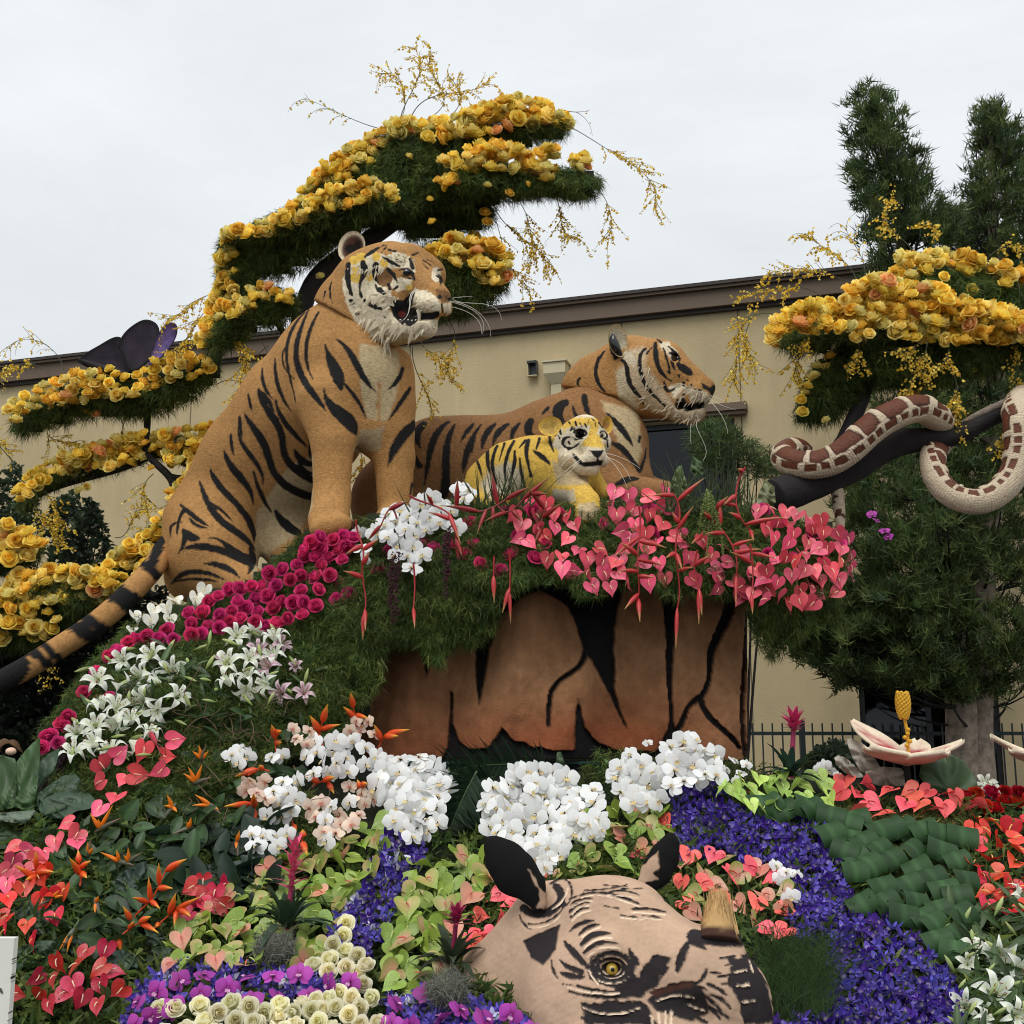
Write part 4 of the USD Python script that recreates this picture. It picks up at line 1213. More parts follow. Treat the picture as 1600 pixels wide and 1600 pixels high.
    hairs([[(652, 452, 5.98), (642, 468, 5.95), (637, 492, 5.94), (626, 503, 5.95)], [(645, 456, 5.98), (640, 470, 5.95), (635, 495, 5.94), (630, 500, 5.95)], [(706, 466, 6.05), (722, 464, 6.05), (738, 464, 6.05)],
           [(705, 472, 6.05), (730, 480, 6.05), (752, 497, 6.06), (754, 522, 6.08)], [(704, 479, 6.05), (722, 484, 6.05), (744, 497, 6.06), (752, 521, 6.06)], [(706, 471, 6.05), (745, 486, 6.05), (762, 505, 6.08), (767, 526, 6.1)], [(707, 468, 6.05), (745, 474, 6.08), (775, 482, 6.1), (784, 500, 6.12)]], h)
    tufts(v, [(560, 485, -0.6, 0.5, 7), (575, 470, -0.8, 0.5, 8), (570, 500, -0.7, 0.7, 8), (585, 515, -0.6, 0.8, 8), (600, 505, -0.8, 0.5, 9), (615, 495, -0.9, 0.3, 8), (620, 515, -0.7, 0.6, 8), (590, 525, -0.3, 1, 6), (605, 535, -0.1, 1, 5),
              (610, 460, -0.7, 0.1, 8), (600, 475, -0.9, 0.1, 8), (622, 470, -0.6, -0.3, 6), (648, 520, -0.6, 0.5, 7)], h, 5, WHITE, n_each=8, length=0.052, width=0.016)
    tufts(v, [(603, 540, 0, 1, 2)], h, 6, WHITE * 0.95, name="beard", n_each=14, length=0.1, width=0.014)
    tufts(v, [(556, 420, -0.2, 1, 8), (570, 430, -0.3, 1, 9), (585, 415, -0.4, 0.7, 9), (620, 405, -0.5, -0.2, 8), (636, 402, -0.4, -0.3, 6)], h, 7, WHITE, name="fur", n_each=10, length=0.03, width=0.01)


# ---------------------------------------------------------------- the reclining tiger
def reclining_tiger():
    t = thing("tiger_figure", "reclining tiger in profile with cap-like head, lying behind the yellow cub", "tiger", "tiger figures on the float")
    body = chain([(630, 785, 7.2, 82), (690, 740, 7.15, 80), (760, 738, 7.1, 78), (820, 732, 7.05, 74), (872, 702, 6.98, 72), (915, 682, 6.92, 64), (950, 682, 6.88, 52)], 40)
    body += [C(935, 640, 6.92, 42, 955, 690, 6.88, 48), C(930, 735, 6.8, 58, k=30), C(962, 715, 6.84, 46, 985, 750, 6.8, 36), C(950, 765, 6.68, 34, 1010, 772, 6.55, 24, k=20), C(1010, 772, 6.55, 24, 1045, 772, 6.5, 20, k=10),
             C(1000, 765, 6.95, 24, 1060, 776, 6.85, 20, k=20), C(640, 830, 6.95, 50, 700, 850, 6.8, 30, k=30)]
    v, f = sculpt(body, 0.018)
    v = relax(v, f)
    v, f = finer(v, f)
    m = Marks(v, BROWN, (600, 480), 2.667)
    m.gain = 1.08
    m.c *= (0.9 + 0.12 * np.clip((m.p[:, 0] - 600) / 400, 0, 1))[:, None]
    m.patch([(905, 390), (1060, 432), (1070, 540), (1075, 600), (1055, 650), (1000, 610), (950, 500)], CREAM, soft=5)
    for pts, w in [([(272, 478), (218, 530), (188, 620), (165, 745)], (10, 26, 24, 8)), ([(296, 490), (262, 580), (258, 680), (250, 780)], (10, 28, 34, 34)), ([(165, 488), (138, 530), (152, 585)], (26, 30, 6)), ([(120, 610), (148, 662)], (18, 24)),
                   ([(372, 485), (345, 520), (318, 562)], (10, 17, 4)), ([(407, 488), (362, 560), (345, 610), (328, 690)], (6, 22, 26, 6)), ([(375, 540), (365, 600)], (20, 8)), ([(462, 488), (420, 540), (408, 595)], (12, 24, 4)), ([(517, 488), (470, 532), (453, 576)], (12, 22, 4)),
                   ([(566, 485), (538, 520), (532, 555)], (10, 18, 8)), ([(612, 476), (600, 510), (628, 545)], (28, 32, 20)), ([(757, 398), (724, 430), (738, 475)], (28, 40, 30)), ([(784, 410), (802, 458)], (8, 17)), ([(835, 372), (840, 410), (862, 458)], (24, 24, 8)), ([(684, 420), (662, 442)], (14, 10)),
                   ([(928, 442), (1000, 520), (1037, 578)], (5, 24, 5)), ([(940, 565), (1000, 598), (1046, 655), (1065, 680)], (6, 26, 16, 20)), ([(1065, 680), (1082, 640), (1092, 590)], (20, 12, 6)), ([(1062, 560), (1066, 540)], (12, 12)), ([(960, 745), (1010, 720), (1060, 715)], (6, 26, 8)), ([(700, 560), (660, 650), (650, 760)], (8, 24, 10))]:
        m.line(pts, w, BLACK)
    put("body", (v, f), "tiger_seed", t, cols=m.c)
    head = [C(985, 588, 6.9, 57, 936, 598, 6.92, 42, k=15), C(936, 598, 6.92, 42, 915, 612, 6.93, 40, k=20), C(985, 588, 6.9, 57, 960, 620, 6.9, 52, k=20)]
    head.append(("cut", at(943, 620, 6.9), -U3 * 0.968 - R3 * 0.25, 0, 0, 0.008))
    head += [C(986, 586, 6.9, 58, 1005, 588, 6.86, 58, k=10), C(1012, 598, 6.84, 46, k=20), C(1035, 562, 6.82, 30, k=16), C(1045, 575, 6.78, 32, 1092, 606, 6.72, 22, k=16), C(1106, 606, 6.7, 11, k=8), C(1088, 616, 6.68, 20, 1096, 618, 6.68, 16, k=10),
             C(1025, 618, 6.8, 36, 1078, 644, 6.72, 19, k=14), C(1085, 645, 6.72, 17, k=10), C(995, 610, 6.84, 40, k=16)]
    head += [C(1062, 634, 6.42, 6, 1062, 634, 6.72, 7, k=4, op="-"), C(1072, 636, 6.42, 6, 1098, 633, 6.72, 4, k=4, op="-"), C(1078, 637, 6.5, 5, 1078, 636, 6.7, 5, k=4, op="-"), C(1055, 559, 6.5, 5, 1054, 559, 6.72, 6, k=4, op="-")]
    v, f = sculpt(head, 0.0105)
    v = relax(v, f, 2)
    v, f = finer(v, f)
    m = Marks(v, ORANGE * 0.95, (830, 490), 4.848)
    pale = WHITE * 0.55 + ORANGE * 0.42
    m.patch([(680, 330), (740, 270), (840, 250), (880, 270), (860, 380), (930, 480), (1000, 580), (1090, 690), (1100, 800), (900, 740), (800, 640), (740, 500)], pale, soft=8)
    m.patch([(640, 440), (700, 380), (760, 560), (820, 690), (800, 725), (660, 660)], WHITE * 0.5 + CREAM * 0.4, soft=5)
    m.patch([(960, 230), (1040, 215), (1110, 290), (1125, 350), (1060, 350), (1010, 290)], WHITE)
    m.patch([(1040, 560), (1120, 520), (1200, 560), (1330, 590), (1360, 640), (1330, 710), (1200, 640), (1150, 570), (1100, 640), (1080, 660)], WHITE * 0.95, soft=4)
    m.patch([(1080, 700), (1180, 740), (1330, 700), (1320, 770), (1250, 860), (1150, 850), (1050, 800)], WHITE * 0.7 + ORANGE * 0.2, soft=4)
    m.patch([(690, 300), (720, 280), (760, 300), (800, 360), (780, 400), (710, 370)], WHITE * 0.9)
    for pts, w in [([(557, 288), (502, 370), (490, 455), (520, 545), (562, 592)], (14, 30, 30, 26, 10)), ([(690, 355), (730, 440), (742, 515), (790, 590), (850, 692)], (26, 34, 34, 28, 10)), ([(867, 262), (820, 360), (832, 450), (872, 550), (950, 640), (1012, 702)], (16, 30, 30, 28, 26, 10)),
                   ([(940, 225), (942, 290), (952, 370), (990, 450), (1062, 512)], (24, 38, 38, 30, 10)), ([(955, 195), (985, 220)], (10, 14)), ([(1000, 262), (1030, 350), (1050, 455)], (10, 16, 12)), ([(912, 258), (876, 302)], (10, 18)), ([(1040, 248), (1075, 280), (1110, 305)], (8, 18, 8)),
                   ([(1062, 360), (1078, 395), (1092, 432)], (14, 26, 10)), ([(1045, 300), (1090, 310), (1125, 350), (1110, 380)], (10, 22, 22, 10)), ([(1110, 385), (1160, 420), (1215, 455)], (26, 64, 30)), ([(1008, 515), (1040, 588), (1095, 555)], (14, 26, 8)), ([(370, 488), (352, 530), (372, 558)], (14, 18, 8)),
                   ([(1120, 470), (1122, 480)], 24), ([(1150, 520), (1156, 524)], 16), ([(1180, 500), (1190, 506)], 14), ([(1213, 540), (1217, 546)], 18), ([(1176, 560), (1200, 562)], 16), ([(1040, 440), (1050, 450)], 24), ([(1230, 570), (1290, 580)], 8), ([(1150, 545), (1160, 550)], 12), ([(1160, 575), (1150, 640)], (14, 22)), ([(600, 270), (640, 330)], (20, 40))]:
        m.line(pts, w, BLACK, rough=0.3)
    m.patch([(1095, 645), (1160, 640), (1180, 690), (1310, 670), (1310, 710), (1180, 745), (1120, 710)], BLACK, rough=0.25)
    m.patch([(1290, 520), (1350, 560), (1390, 535), (1395, 590), (1370, 625), (1345, 590), (1300, 570)], BLACK, rough=0.25)
    h = put("head", (v, f), "tiger_seed", t, cols=m.c)
    ear_cup(at(966, 532, 6.66), np.array([0.30, -0.95, 0.05]), (-0.12, 0, 1), 16 * mpp(533, 6.84), 27 * mpp(533, 6.84), 0.04, h, CREAM, WHITE * 0.75, WHITE * 0.75)
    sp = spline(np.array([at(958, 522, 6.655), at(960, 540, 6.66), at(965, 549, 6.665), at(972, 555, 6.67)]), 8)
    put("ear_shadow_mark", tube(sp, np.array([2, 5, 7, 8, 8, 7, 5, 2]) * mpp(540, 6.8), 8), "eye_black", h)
    ear_cup(at(1000, 545, 7.1), np.array([0.4, 0.5, 0.3]), (0, 0, 1), 0.05, 0.07, 0.03, h, BROWN, BROWN, BLACK)
    eyeball(v, 1056, 559, 4.6, h)
    hairs([[(1108, 618, 6.66), (1122, 622, 6.62), (1138, 630, 6.6)], [(1106, 622, 6.66), (1118, 636, 6.62), (1132, 658, 6.6), (1137, 678, 6.6)], [(1094, 655, 6.66), (1088, 660, 6.64), (1099, 690, 6.62), (1098, 720, 6.62)], [(1080, 662, 6.66), (1079, 680, 6.66), (1080, 694, 6.66)], [(1106, 620, 6.66), (1130, 634, 6.6), (1150, 640, 6.58)]], h, r=0.002)
    tufts(v, [(1085, 616, -0.6, 0.4, 6), (1075, 608, -0.7, 0.2, 6), (1095, 622, -0.5, 0.6, 5), (1060, 612, -0.8, 0.3, 6), (1080, 650, -0.3, 0.6, 8), (1060, 648, -0.7, 0.4, 8), (1040, 640, -0.9, 0.3, 8), (1010, 630, -0.9, 0.2, 9), (1000, 580, -0.4, 0.7, 10), (1020, 600, -0.6, 0.7, 9)], h, 15, WHITE * 0.75 + ORANGE * 0.1, n_each=9, length=0.045, width=0.009)


# ---------------------------------------------------------------- the cub
def tiger_cub():
    t = thing("tiger_cub_figure", "small yellow tiger cub lying with one paw hanging over the anthuriums", "tiger cub")
    body = chain([(765, 760, 6.5, 42), (800, 745, 6.45, 50), (838, 738, 6.35, 52), (866, 735, 6.22, 46), (885, 735, 6.15, 38)], 25)
    body += [C(880, 762, 6.12, 24, 905, 772, 5.98, 19, k=16), C(905, 770, 5.98, 19, 916, 786, 5.93, 21, k=10), C(914, 786, 5.92, 21, 919, 800, 5.89, 19, k=10),
             C(906, 799, 5.86, 9, 905, 808, 5.86, 8, k=4), C(916, 802, 5.84, 9, 916, 811, 5.84, 8, k=4), C(926, 801, 5.85, 9, 927, 810, 5.85, 8, k=4), C(934, 796, 5.88, 8, 936, 803, 5.88, 8, k=4),
             C(922, 742, 6.18, 14, 940, 768, 6.15, 13, k=12), C(900, 730, 6.1, 34, k=20), C(770, 790, 6.35, 30, k=20)]
    v, f = sculpt(body, 0.0115)
    v = relax(v, f, 2)
    v, f = finer(v, f)
    m = Marks(v, YELLOW, (600, 480), 2.667)
    pale = WHITE * 0.8
    m.patch([(430, 680), (520, 640), (580, 680), (580, 760), (440, 800), (400, 740)], pale, soft=8)
    m.patch([(700, 760), (790, 760), (800, 810), (700, 810)], pale, soft=4)
    m.patch([(700, 640), (850, 690), (850, 740), (720, 740)], CREAM, soft=4)
    m.patch([(800, 838), (820, 820), (870, 815), (905, 840), (890, 890), (810, 880)], CREAM * 1.1, soft=3)
    for pts, w in [([(378, 620), (395, 660), (408, 710)], (6, 13, 4)), ([(432, 590), (432, 640), (442, 695)], (14, 18, 6)), ([(472, 578), (452, 640), (468, 735)], (12, 17, 12)), ([(502, 568), (480, 640)], (12, 5)), ([(542, 558), (508, 640), (508, 725)], (12, 16, 8)), ([(566, 630), (572, 690), (590, 755)], (8, 15, 6)),
                   ([(602, 555), (594, 610), (602, 660), (612, 702)], (16, 18, 12, 18)), ([(648, 548), (634, 595)], (14, 6)), ([(622, 598), (655, 620), (692, 655)], (8, 22, 5)), ([(690, 540), (695, 570), (708, 602)], (12, 14, 5)), ([(342, 690), (334, 715)], (6, 6)), ([(545, 600), (535, 690), (520, 730)], (10, 14, 4)), ([(590, 555), (565, 585)], (12, 6)),
                   ([(825, 845), (824, 870)], 4), ([(850, 850), (851, 880)], 4), ([(876, 845), (880, 875)], 4)]:
        m.line(pts, w, BLACK, rough=0.18)
    put("body", (v, f), "tiger_seed", t, cols=m.c)
    head = [C(908, 690, 6.08, 38, k=10), C(884, 702, 6.1, 22, k=12), C(934, 692, 6.08, 21, k=10), C(915, 672, 6.02, 24, k=10), C(924, 690, 5.99, 19, 931, 712, 5.93, 16, k=8), C(918, 722, 5.94, 14, k=6), C(942, 720, 5.95, 10, k=6), C(930, 715, 5.92, 10, k=6), C(892, 722, 6.04, 23, k=10), C(912, 730, 5.97, 14, 925, 733, 5.95, 11, k=8)]
    head += [C(906, 678, 5.9, 7, 906, 678, 5.995, 7, k=4, op="-"), C(942, 682, 5.9, 4.5, 942, 682, 6.0, 4.5, k=3, op="-"), C(904, 726, 5.84, 4, 918, 727, 5.9, 4, k=3, op="-"), C(918, 727, 5.88, 4, 938, 725, 5.88, 4, k=3, op="-")]
    v, f = sculpt(head, 0.0068, 0.03)
    v = relax(v, f, 2)
    v, f = finer(v, f)
    m = Marks(v, WHITE * 1.05, (830, 490), 4.848)
    m.patch([(230, 850), (300, 790), (430, 785), (560, 800), (520, 850), (500, 900), (560, 1000), (540, 1020), (440, 1010), (360, 1010), (420, 940), (440, 850), (350, 850), (280, 870), (240, 920)], YELLOW * 1.05, soft=3)
    m.patch([(150, 1080), (320, 1080), (330, 1200), (420, 1240), (300, 1280), (170, 1200)], CREAM, soft=6)
    for pts, w in [([(325, 900), (370, 880), (420, 910), (400, 925), (340, 925)], 20), ([(525, 900), (550, 890), (575, 930), (550, 945)], 14), ([(240, 990), (250, 950), (300, 935), (340, 950)], (16, 26, 14, 12)), ([(240, 990), (290, 1020), (350, 990)], (12, 22, 10)), ([(282, 970), (290, 985)], 16), ([(330, 955), (390, 945)], (12, 16)), ([(345, 1000), (360, 985)], 18),
                   ([(300, 885), (310, 860)], 18), ([(285, 820), (295, 835)], 14), ([(335, 820), (345, 850)], 16), ([(370, 830), (385, 860)], 10), ([(405, 835), (420, 860)], 12), ([(215, 880), (225, 910)], 22), ([(440, 800), (430, 830)], 8), ([(485, 830), (490, 855)], 10), ([(510, 825), (540, 865)], (10, 14)), ([(460, 795), (475, 810)], 8), ([(330, 870), (310, 880)], 14), ([(575, 970), (580, 1010)], (8, 16)), ([(560, 950), (580, 960)], 10), ([(205, 925), (215, 945)], 14), ([(250, 1010), (280, 1030)], 10)]:
        m.line(pts, w, BLACK, rough=0.2)
    m.patch([(440, 1035), (490, 1035), (550, 1035), (540, 1060), (505, 1100), (480, 1085)], BLACK, rough=0.15)
    m.patch([(310, 1050), (345, 1080), (390, 1125), (490, 1120), (500, 1080), (515, 1110), (545, 1110), (535, 1150), (400, 1160), (360, 1140), (320, 1090)], BLACK, rough=0.15)
    m.line([(180, 1130), (220, 1190), (250, 1245)], (10, 24, 10), BLACK)
    h = put("head", (v, f), "tiger_seed", t, cols=m.c)
    ear_cup(at(860, 666, 6.06), np.array([0.1, -0.98, 0.05]), (-0.3, 0, 1), 19 * mpp(666, 6.1), 16 * mpp(666, 6.1), 0.022, h, YELLOW, YELLOW * 0.7 + CREAM * 0.2, YELLOW * 0.5 + CREAM * 0.2, thick=0.008)
    ear_cup(at(949, 664, 6.14), np.array([0.5, -0.85, 0.1]), (0.3, 0, 1), 10 * mpp(666, 6.1), 16 * mpp(666, 6.1), 0.03, h, YELLOW, YELLOW * 0.8, ORANGE, thick=0.008)
    eyeball(v, 906, 679, 7.2, h)
    eyeball(v, 942, 682, 4.6, h)
    s = trimesh.creation.icosphere(2, 0.026)
    hairs([[(900, 712, 5.95), (886, 718, 5.92), (876, 731, 5.9)], [(912, 714, 5.93), (895, 727, 5.9), (871, 747, 5.88)], [(912, 716, 5.93), (894, 733, 5.9), (882, 746, 5.88)], [(944, 708, 5.93), (968, 714, 5.92), (1000, 732, 5.92)], [(946, 712, 5.93), (962, 728, 5.9), (980, 762, 5.9)], [(946, 714, 5.93), (975, 730, 5.9), (985, 750, 5.9)]], h, r=0.0018)


# ---------------------------------------------------------------- the rhinoceros
def rhinoceros():
    t = thing("rhinoceros_figure", "tan rhinoceros head and neck with black ears rising out of the flowers", "rhinoceros")
    SKIN, DK, LT = lin((180, 151, 128), 1.1), np.array([0.028, 0.023, 0.024]), lin((222, 198, 172), 1.2)
    b = [C(790, 1600, 4.4, 103, 860, 1640, 4.3, 120, k=50), C(862, 1447, 4.28, 68, 800, 1560, 4.36, 92, k=50), C(930, 1452, 4.18, 78, k=40), C(982, 1452, 4.14, 73, 992, 1462, 4.1, 70, k=40), C(905, 1570, 4.08, 100, k=50), C(965, 1545, 4.0, 78, k=40),
         C(1042, 1505, 4.02, 66, k=40), C(1085, 1536, 3.96, 78, 1128, 1562, 3.9, 76, k=40), C(1100, 1640, 3.9, 96, k=50), C(960, 1660, 3.98, 120, k=50), C(1130, 1470, 3.94, 28, k=30), C(950, 1490, 3.93, 28, k=20)]
    b += [C(956, 1514, 3.7, 13, 956, 1514, 3.885, 14, k=14, op="-"), C(1040, 1570, 3.75, 20, 1095, 1580, 3.76, 18, k=20, op="-"), C(838, 1422, 4.0, 12, 838, 1420, 4.15, 18, k=20, op="-")]
    v, f = sculpt(b, 0.0125)
    v = relax(v, f, 2)
    v, f = finer(v, f)
    m = Marks(v, SKIN, (650, 1280), 2.667)
    m.patch([(445, 508), (600, 440), (582, 545), (530, 612), (480, 580)], DK, rough=0.3)
    m.patch([(880, 620), (925, 660), (990, 570), (1060, 580), (1010, 690), (930, 750), (860, 740), (800, 700)], DK, rough=0.8)
    m.patch([(1310, 590), (1390, 560), (1440, 640), (1480, 740), (1495, 860), (1370, 860), (1350, 760), (1310, 700)], DK, rough=1.2)
    m.patch([(960, 760), (1060, 690), (1150, 680), (1215, 740), (1215, 810), (1150, 840), (1000, 800)], DK, rough=0.6)
    m.patch([(690, 770), (820, 750), (960, 760), (1000, 860), (700, 860)], DK, rough=1.2)
    m.patch([(960, 720), (1150, 685), (1150, 700), (1000, 740)], np.array([0.07, 0.03, 0.022]), rough=0.6)
    m.spot((812, 622), 104, DK, ry=84, rough=1.3)
    for k, (rx, ry, t0, t1) in enumerate(((92, 74, 3.3, 5.9), (88, 66, 0.5, 2.4), (66, 48, 3.4, 6.0), (60, 44, 0.4, 2.9), (44, 30, 3.2, 6.1), (40, 28, 0.2, 2.6))):
        th = np.linspace(t0, t1, 12)
        m.line(np.c_[815 + rx * np.cos(th), 622 + ry * np.sin(th)], (2,) * 2 + (4.5,) * 8 + (2,) * 2, LT if k % 2 else SKIN, rough=0.3)
    for pts, w in [([(450, 372), (500, 398), (560, 385), (605, 330), (585, 285)], 36), ([(432, 400), (450, 440), (480, 462)], 9), ([(470, 440), (540, 430), (590, 400), (620, 350)], 10), ([(560, 270), (640, 268), (650, 300), (610, 370)], 9), ([(640, 470), (700, 432), (745, 425)], (8, 16, 4)), ([(680, 482), (720, 452), (762, 440)], (10, 18, 4)), ([(690, 525), (740, 485), (810, 478)], (16, 26, 6)), ([(700, 560), (760, 520), (840, 520)], (16, 18, 6)),
                   ([(620, 515), (660, 560), (705, 605)], (14, 30, 20)), ([(600, 590), (640, 620), (690, 640)], (10, 22, 26)), ([(565, 590), (575, 640), (595, 668)], (8, 12, 4)), ([(600, 640), (640, 655), (700, 660)], (10, 26, 10)), ([(610, 690), (680, 700), (760, 720), (850, 715)], (8, 14, 20, 10)), ([(640, 720), (720, 740), (800, 745), (930, 730)], (8, 14, 18, 16)), ([(690, 770), (760, 800), (860, 800), (940, 770)], (10, 20, 20, 14)), ([(690, 830), (760, 850), (860, 845)], (10, 16, 16)),
                   ([(680, 322), (760, 308), (850, 325), (930, 355)], (6, 10, 14, 6)), ([(700, 298), (790, 292), (880, 275)], (4, 6, 4)), ([(800, 308), (860, 300), (930, 318)], (6, 9, 5)), ([(890, 378), (960, 375), (1040, 388)], (6, 11, 6)), ([(850, 402), (900, 408), (950, 412)], (5, 8, 5)), ([(940, 402), (990, 408), (1030, 413)], (5, 8, 5)), ([(780, 363), (850, 374)], (6, 5)), ([(640, 388), (670, 360), (725, 350)], (8, 16, 5)), ([(640, 362), (680, 338), (745, 335)], (6, 12, 5)), ([(645, 412), (680, 380), (722, 372)], (8, 14, 4)), ([(640, 335), (700, 310)], (10, 5)), ([(780, 275), (880, 282)], (4, 4)), ([(860, 292), (945, 290)], (5, 4)), ([(1015, 312), (1040, 330)], 5), ([(1035, 340), (1055, 352)], 5),
                   ([(1135, 515), (1110, 570), (1090, 635)], (14, 36, 14)), ([(1212, 620), (1195, 665), (1160, 690)], (8, 14, 5)), ([(890, 545), (905, 580), (920, 600)], (10, 26, 26)), ([(1160, 490), (1250, 500), (1350, 505)], (60, 60, 60)), ([(1150, 510), (1190, 530), (1210, 545)], (30, 20, 6)), ([(1000, 690), (1030, 650), (1050, 620)], 8),
                   ([(1180, 720), (1230, 760), (1270, 800)], (8, 14, 5)), ([(1215, 690), (1260, 710), (1300, 740)], (8, 14, 5)), ([(1230, 735), (1280, 760), (1310, 790)], (8, 14, 5)), ([(1190, 770), (1240, 800), (1270, 840)], (8, 14, 5)), ([(1270, 580), (1330, 575)], (8, 12)), ([(1290, 610), (1340, 600)], (6, 12)), ([(1260, 660), (1320, 650)], (6, 12)), ([(1230, 640), (1270, 645)], (5, 8)), ([(1280, 690), (1330, 690)], (6, 12)), ([(1170, 700), (1210, 712)], (5, 8)), ([(1240, 790), (1300, 830)], (8, 12)), ([(1160, 820), (1210, 850)], (10, 14))]:
        m.line(pts, w, DK, rough=0.35)
    for pts, w in [([(690, 330), (770, 318), (860, 340), (930, 364)], 5), ([(800, 318), (930, 326)], 4), ([(895, 388), (1040, 397)], 5), ([(855, 411), (950, 419)], 4), ([(940, 411), (1030, 420)], 4), ([(650, 400), (680, 372), (730, 362)], 6), ([(650, 372), (690, 348), (740, 344)], 5), ([(650, 425), (690, 392), (728, 382)], 6), ([(570, 375), (610, 340), (632, 290)], 6), ([(470, 452), (550, 440), (600, 405)], 5), ([(700, 540), (750, 502), (815, 494)], 7), ([(690, 492), (730, 465), (768, 450)], 5), ([(715, 575), (770, 538), (850, 540)], 6), ([(630, 700), (720, 722), (850, 728)], 6), ([(700, 790), (800, 815), (930, 790)], 6), ([(720, 630), (735, 660), (760, 690)], 6),
                   ([(1390, 590), (1405, 640)], 5), ([(1330, 640), (1380, 630)], 5), ([(1340, 700), (1390, 690)], 5), ([(1360, 770), (1420, 760)], 5), ([(1000, 765), (1080, 740), (1160, 750)], 4), ([(1140, 780), (1200, 800)], 4), ([(980, 820), (990, 860)], 8), ([(1010, 810), (1015, 860)], 8), ([(1040, 805), (1040, 860)], 8), ([(1065, 805), (1062, 860)], 8)]:
        m.line(pts, w, LT, rough=0.2)
    lum = m.c.sum(1) / SKIN.sum()
    v = v + F3 * np.where(lum < 0.8, 0.009 * (0.8 - lum), -0.008 * np.clip(lum - 1.22, 0, 0.4))[:, None]
    m.c *= (1 + 0.12 * wobble(v, 9, 13) + 0.08 * wobble(v, 34, 14))[:, None]
    v = v + F3 * (0.0035 * wobble(v * [0.6, 1, 1.6], 75, 15))[:, None]
    put("head", (v, f), "rhino_skin", t, cols=m.c)
    # ears: pointed leaf cups
    def ear(rows, tan_side, parent):
        e = [C(*rows[i], *rows[i + 1], k=8) for i in range(len(rows) - 1)]
        ev, ef = sculpt(e, 0.008, 0.03)
        c = ev.mean(0)
        ev = ev.copy()
        ev[:, 1] = c[1] + (ev[:, 1] - c[1]) * 0.5
        ev = relax(ev, ef, 2)
        ev, ef = finer(ev, ef)
        em = Marks(ev, np.array([0.0095, 0.009, 0.009]), (650, 1280), 2.667)
        for poly in tan_side:
            em.patch(poly, SKIN * 0.95, rough=0.8)
        put("ear", (ev, ef), "rhino_skin", parent, cols=em.c)
    ear([(841, 1412, 4.16, 13), (828, 1385, 4.16, 24), (806, 1365, 4.17, 34), (789, 1343, 4.18, 30), (773, 1323, 4.19, 17), (763, 1311, 4.2, 4)], [[(470, 212), (540, 310), (560, 340), (540, 380), (505, 370), (510, 300), (480, 240)]], t)
    ear([(1012, 1382, 4.4, 16), (1026, 1362, 4.42, 23), (1038, 1338, 4.44, 22), (1046, 1318, 4.45, 14), (1048, 1303, 4.46, 4)], [[(905, 230), (1010, 130), (1012, 200), (985, 225), (1010, 250), (960, 262), (950, 290), (900, 270)]], t)
    # horn of dry grass
    base, tip = at(1122, 1472, 3.93), at(1123, 1393, 3.98)
    hv, hf = tube(spline(np.array([base, base + (tip - base) * 0.35, base + (tip - base) * 0.7, tip]), 12), np.linspace(36, 5, 12) * mpp(1440, 3.93), 20)
    STRAW = lin((176, 142, 96), 1.15)
    hm = Marks(hv, STRAW, (650, 1280), 2.667)
    hm.patch([(1150, 450), (1360, 450), (1360, 520), (1150, 520)], np.array([0.06, 0.03, 0.022]), rough=1.5, soft=6)
    horn = put("horn", (hv, hf), "rhino_skin", t, cols=hm.c)
    g, mb = rng(31), MB()
    for _ in range(420):
        a = g.uniform(0, 2 * np.pi)
        s = g.uniform(0.14, 0.8)
        r = (37 + (5 - 37) * s) * mpp(1440, 3.93)
        q = base + (tip - base) * s + np.array([math.cos(a) * r, math.sin(a) * r, 0])
        d = tip + (tip - base) * 0.15 + g.normal(size=3) * 0.018 - q
        rv, rf = bezier_ribbon(q, d, np.linalg.norm(tip - q) * g.uniform(0.45, 1.12), 0.004, np.zeros(3), 4)
        mb.add(rv, rf, STRAW * g.uniform(0.6, 1.5))
    mb.build("fibre", "tiger_hair", horn, kind="stuff")
    mat_plain("gold_eye", (0.55, 0.36, 0.05), rough=0.15, nscale=60, namt=0.4, spec=0.7)
    e = at(956, 1514, 3.905)
    r = 9.5 * mpp(1514, 3.9)
    s = trimesh.creation.icosphere(3, r)
    eye = put("eye", (s.vertices + e, s.faces), "gold_eye", t)
    for dx, dz, k, mt in ((0.05, 0.05, 0.34, "eye_black"), (-0.25, 0.3, 0.14, "eye_glint")):
        q = trimesh.creation.icosphere(2, r * k)
        d = np.array([dx, -math.sqrt(1 - dx * dx - dz * dz), dz])
        put("pupil" if k > 0.2 else "glint", (q.vertices * [1, 0.5, 1] + e + d * r * 0.95, q.faces), mt, eye)


mat_cd("rhino_skin", rough=0.9, nscale=70, namt=0.1, bump=0.25, bscale=220, spec=0.12, bdist=0.006)
sitting_tiger()
reclining_tiger()
tiger_cub()
rhinoceros()

# ================================================================ FLOWERS: one class prim of each kind, then copies of it
stage.CreateClassPrim("/World/flower_library")
LIB = "/World/flower_library"
mat_cd("petal", rough=0.55, nscale=25, namt=0.08, spec=0.25, trans=0.28, rnd=0.16, hue=0.012)
mat_cd("petal_still", rough=0.55, nscale=25, namt=0.08, spec=0.25, trans=0.28)
mat_cd("waxy", rough=0.27, nscale=7, namt=0.16, spec=0.55, trans=0.12, rnd=0.16, hue=0.012, bump=0.25, bscale=9)
mat_cd("waxy_still", rough=0.34, nscale=14, namt=0.10, spec=0.45, trans=0.1)
mat_cd("leaf_gloss", rough=0.52, nscale=10, namt=0.22, spec=0.22, trans=0.12, rnd=0.18)
mat_cd("leaf_still", rough=0.45, nscale=12, namt=0.22, spec=0.35, trans=0.1, bump=0.2, bscale=30)


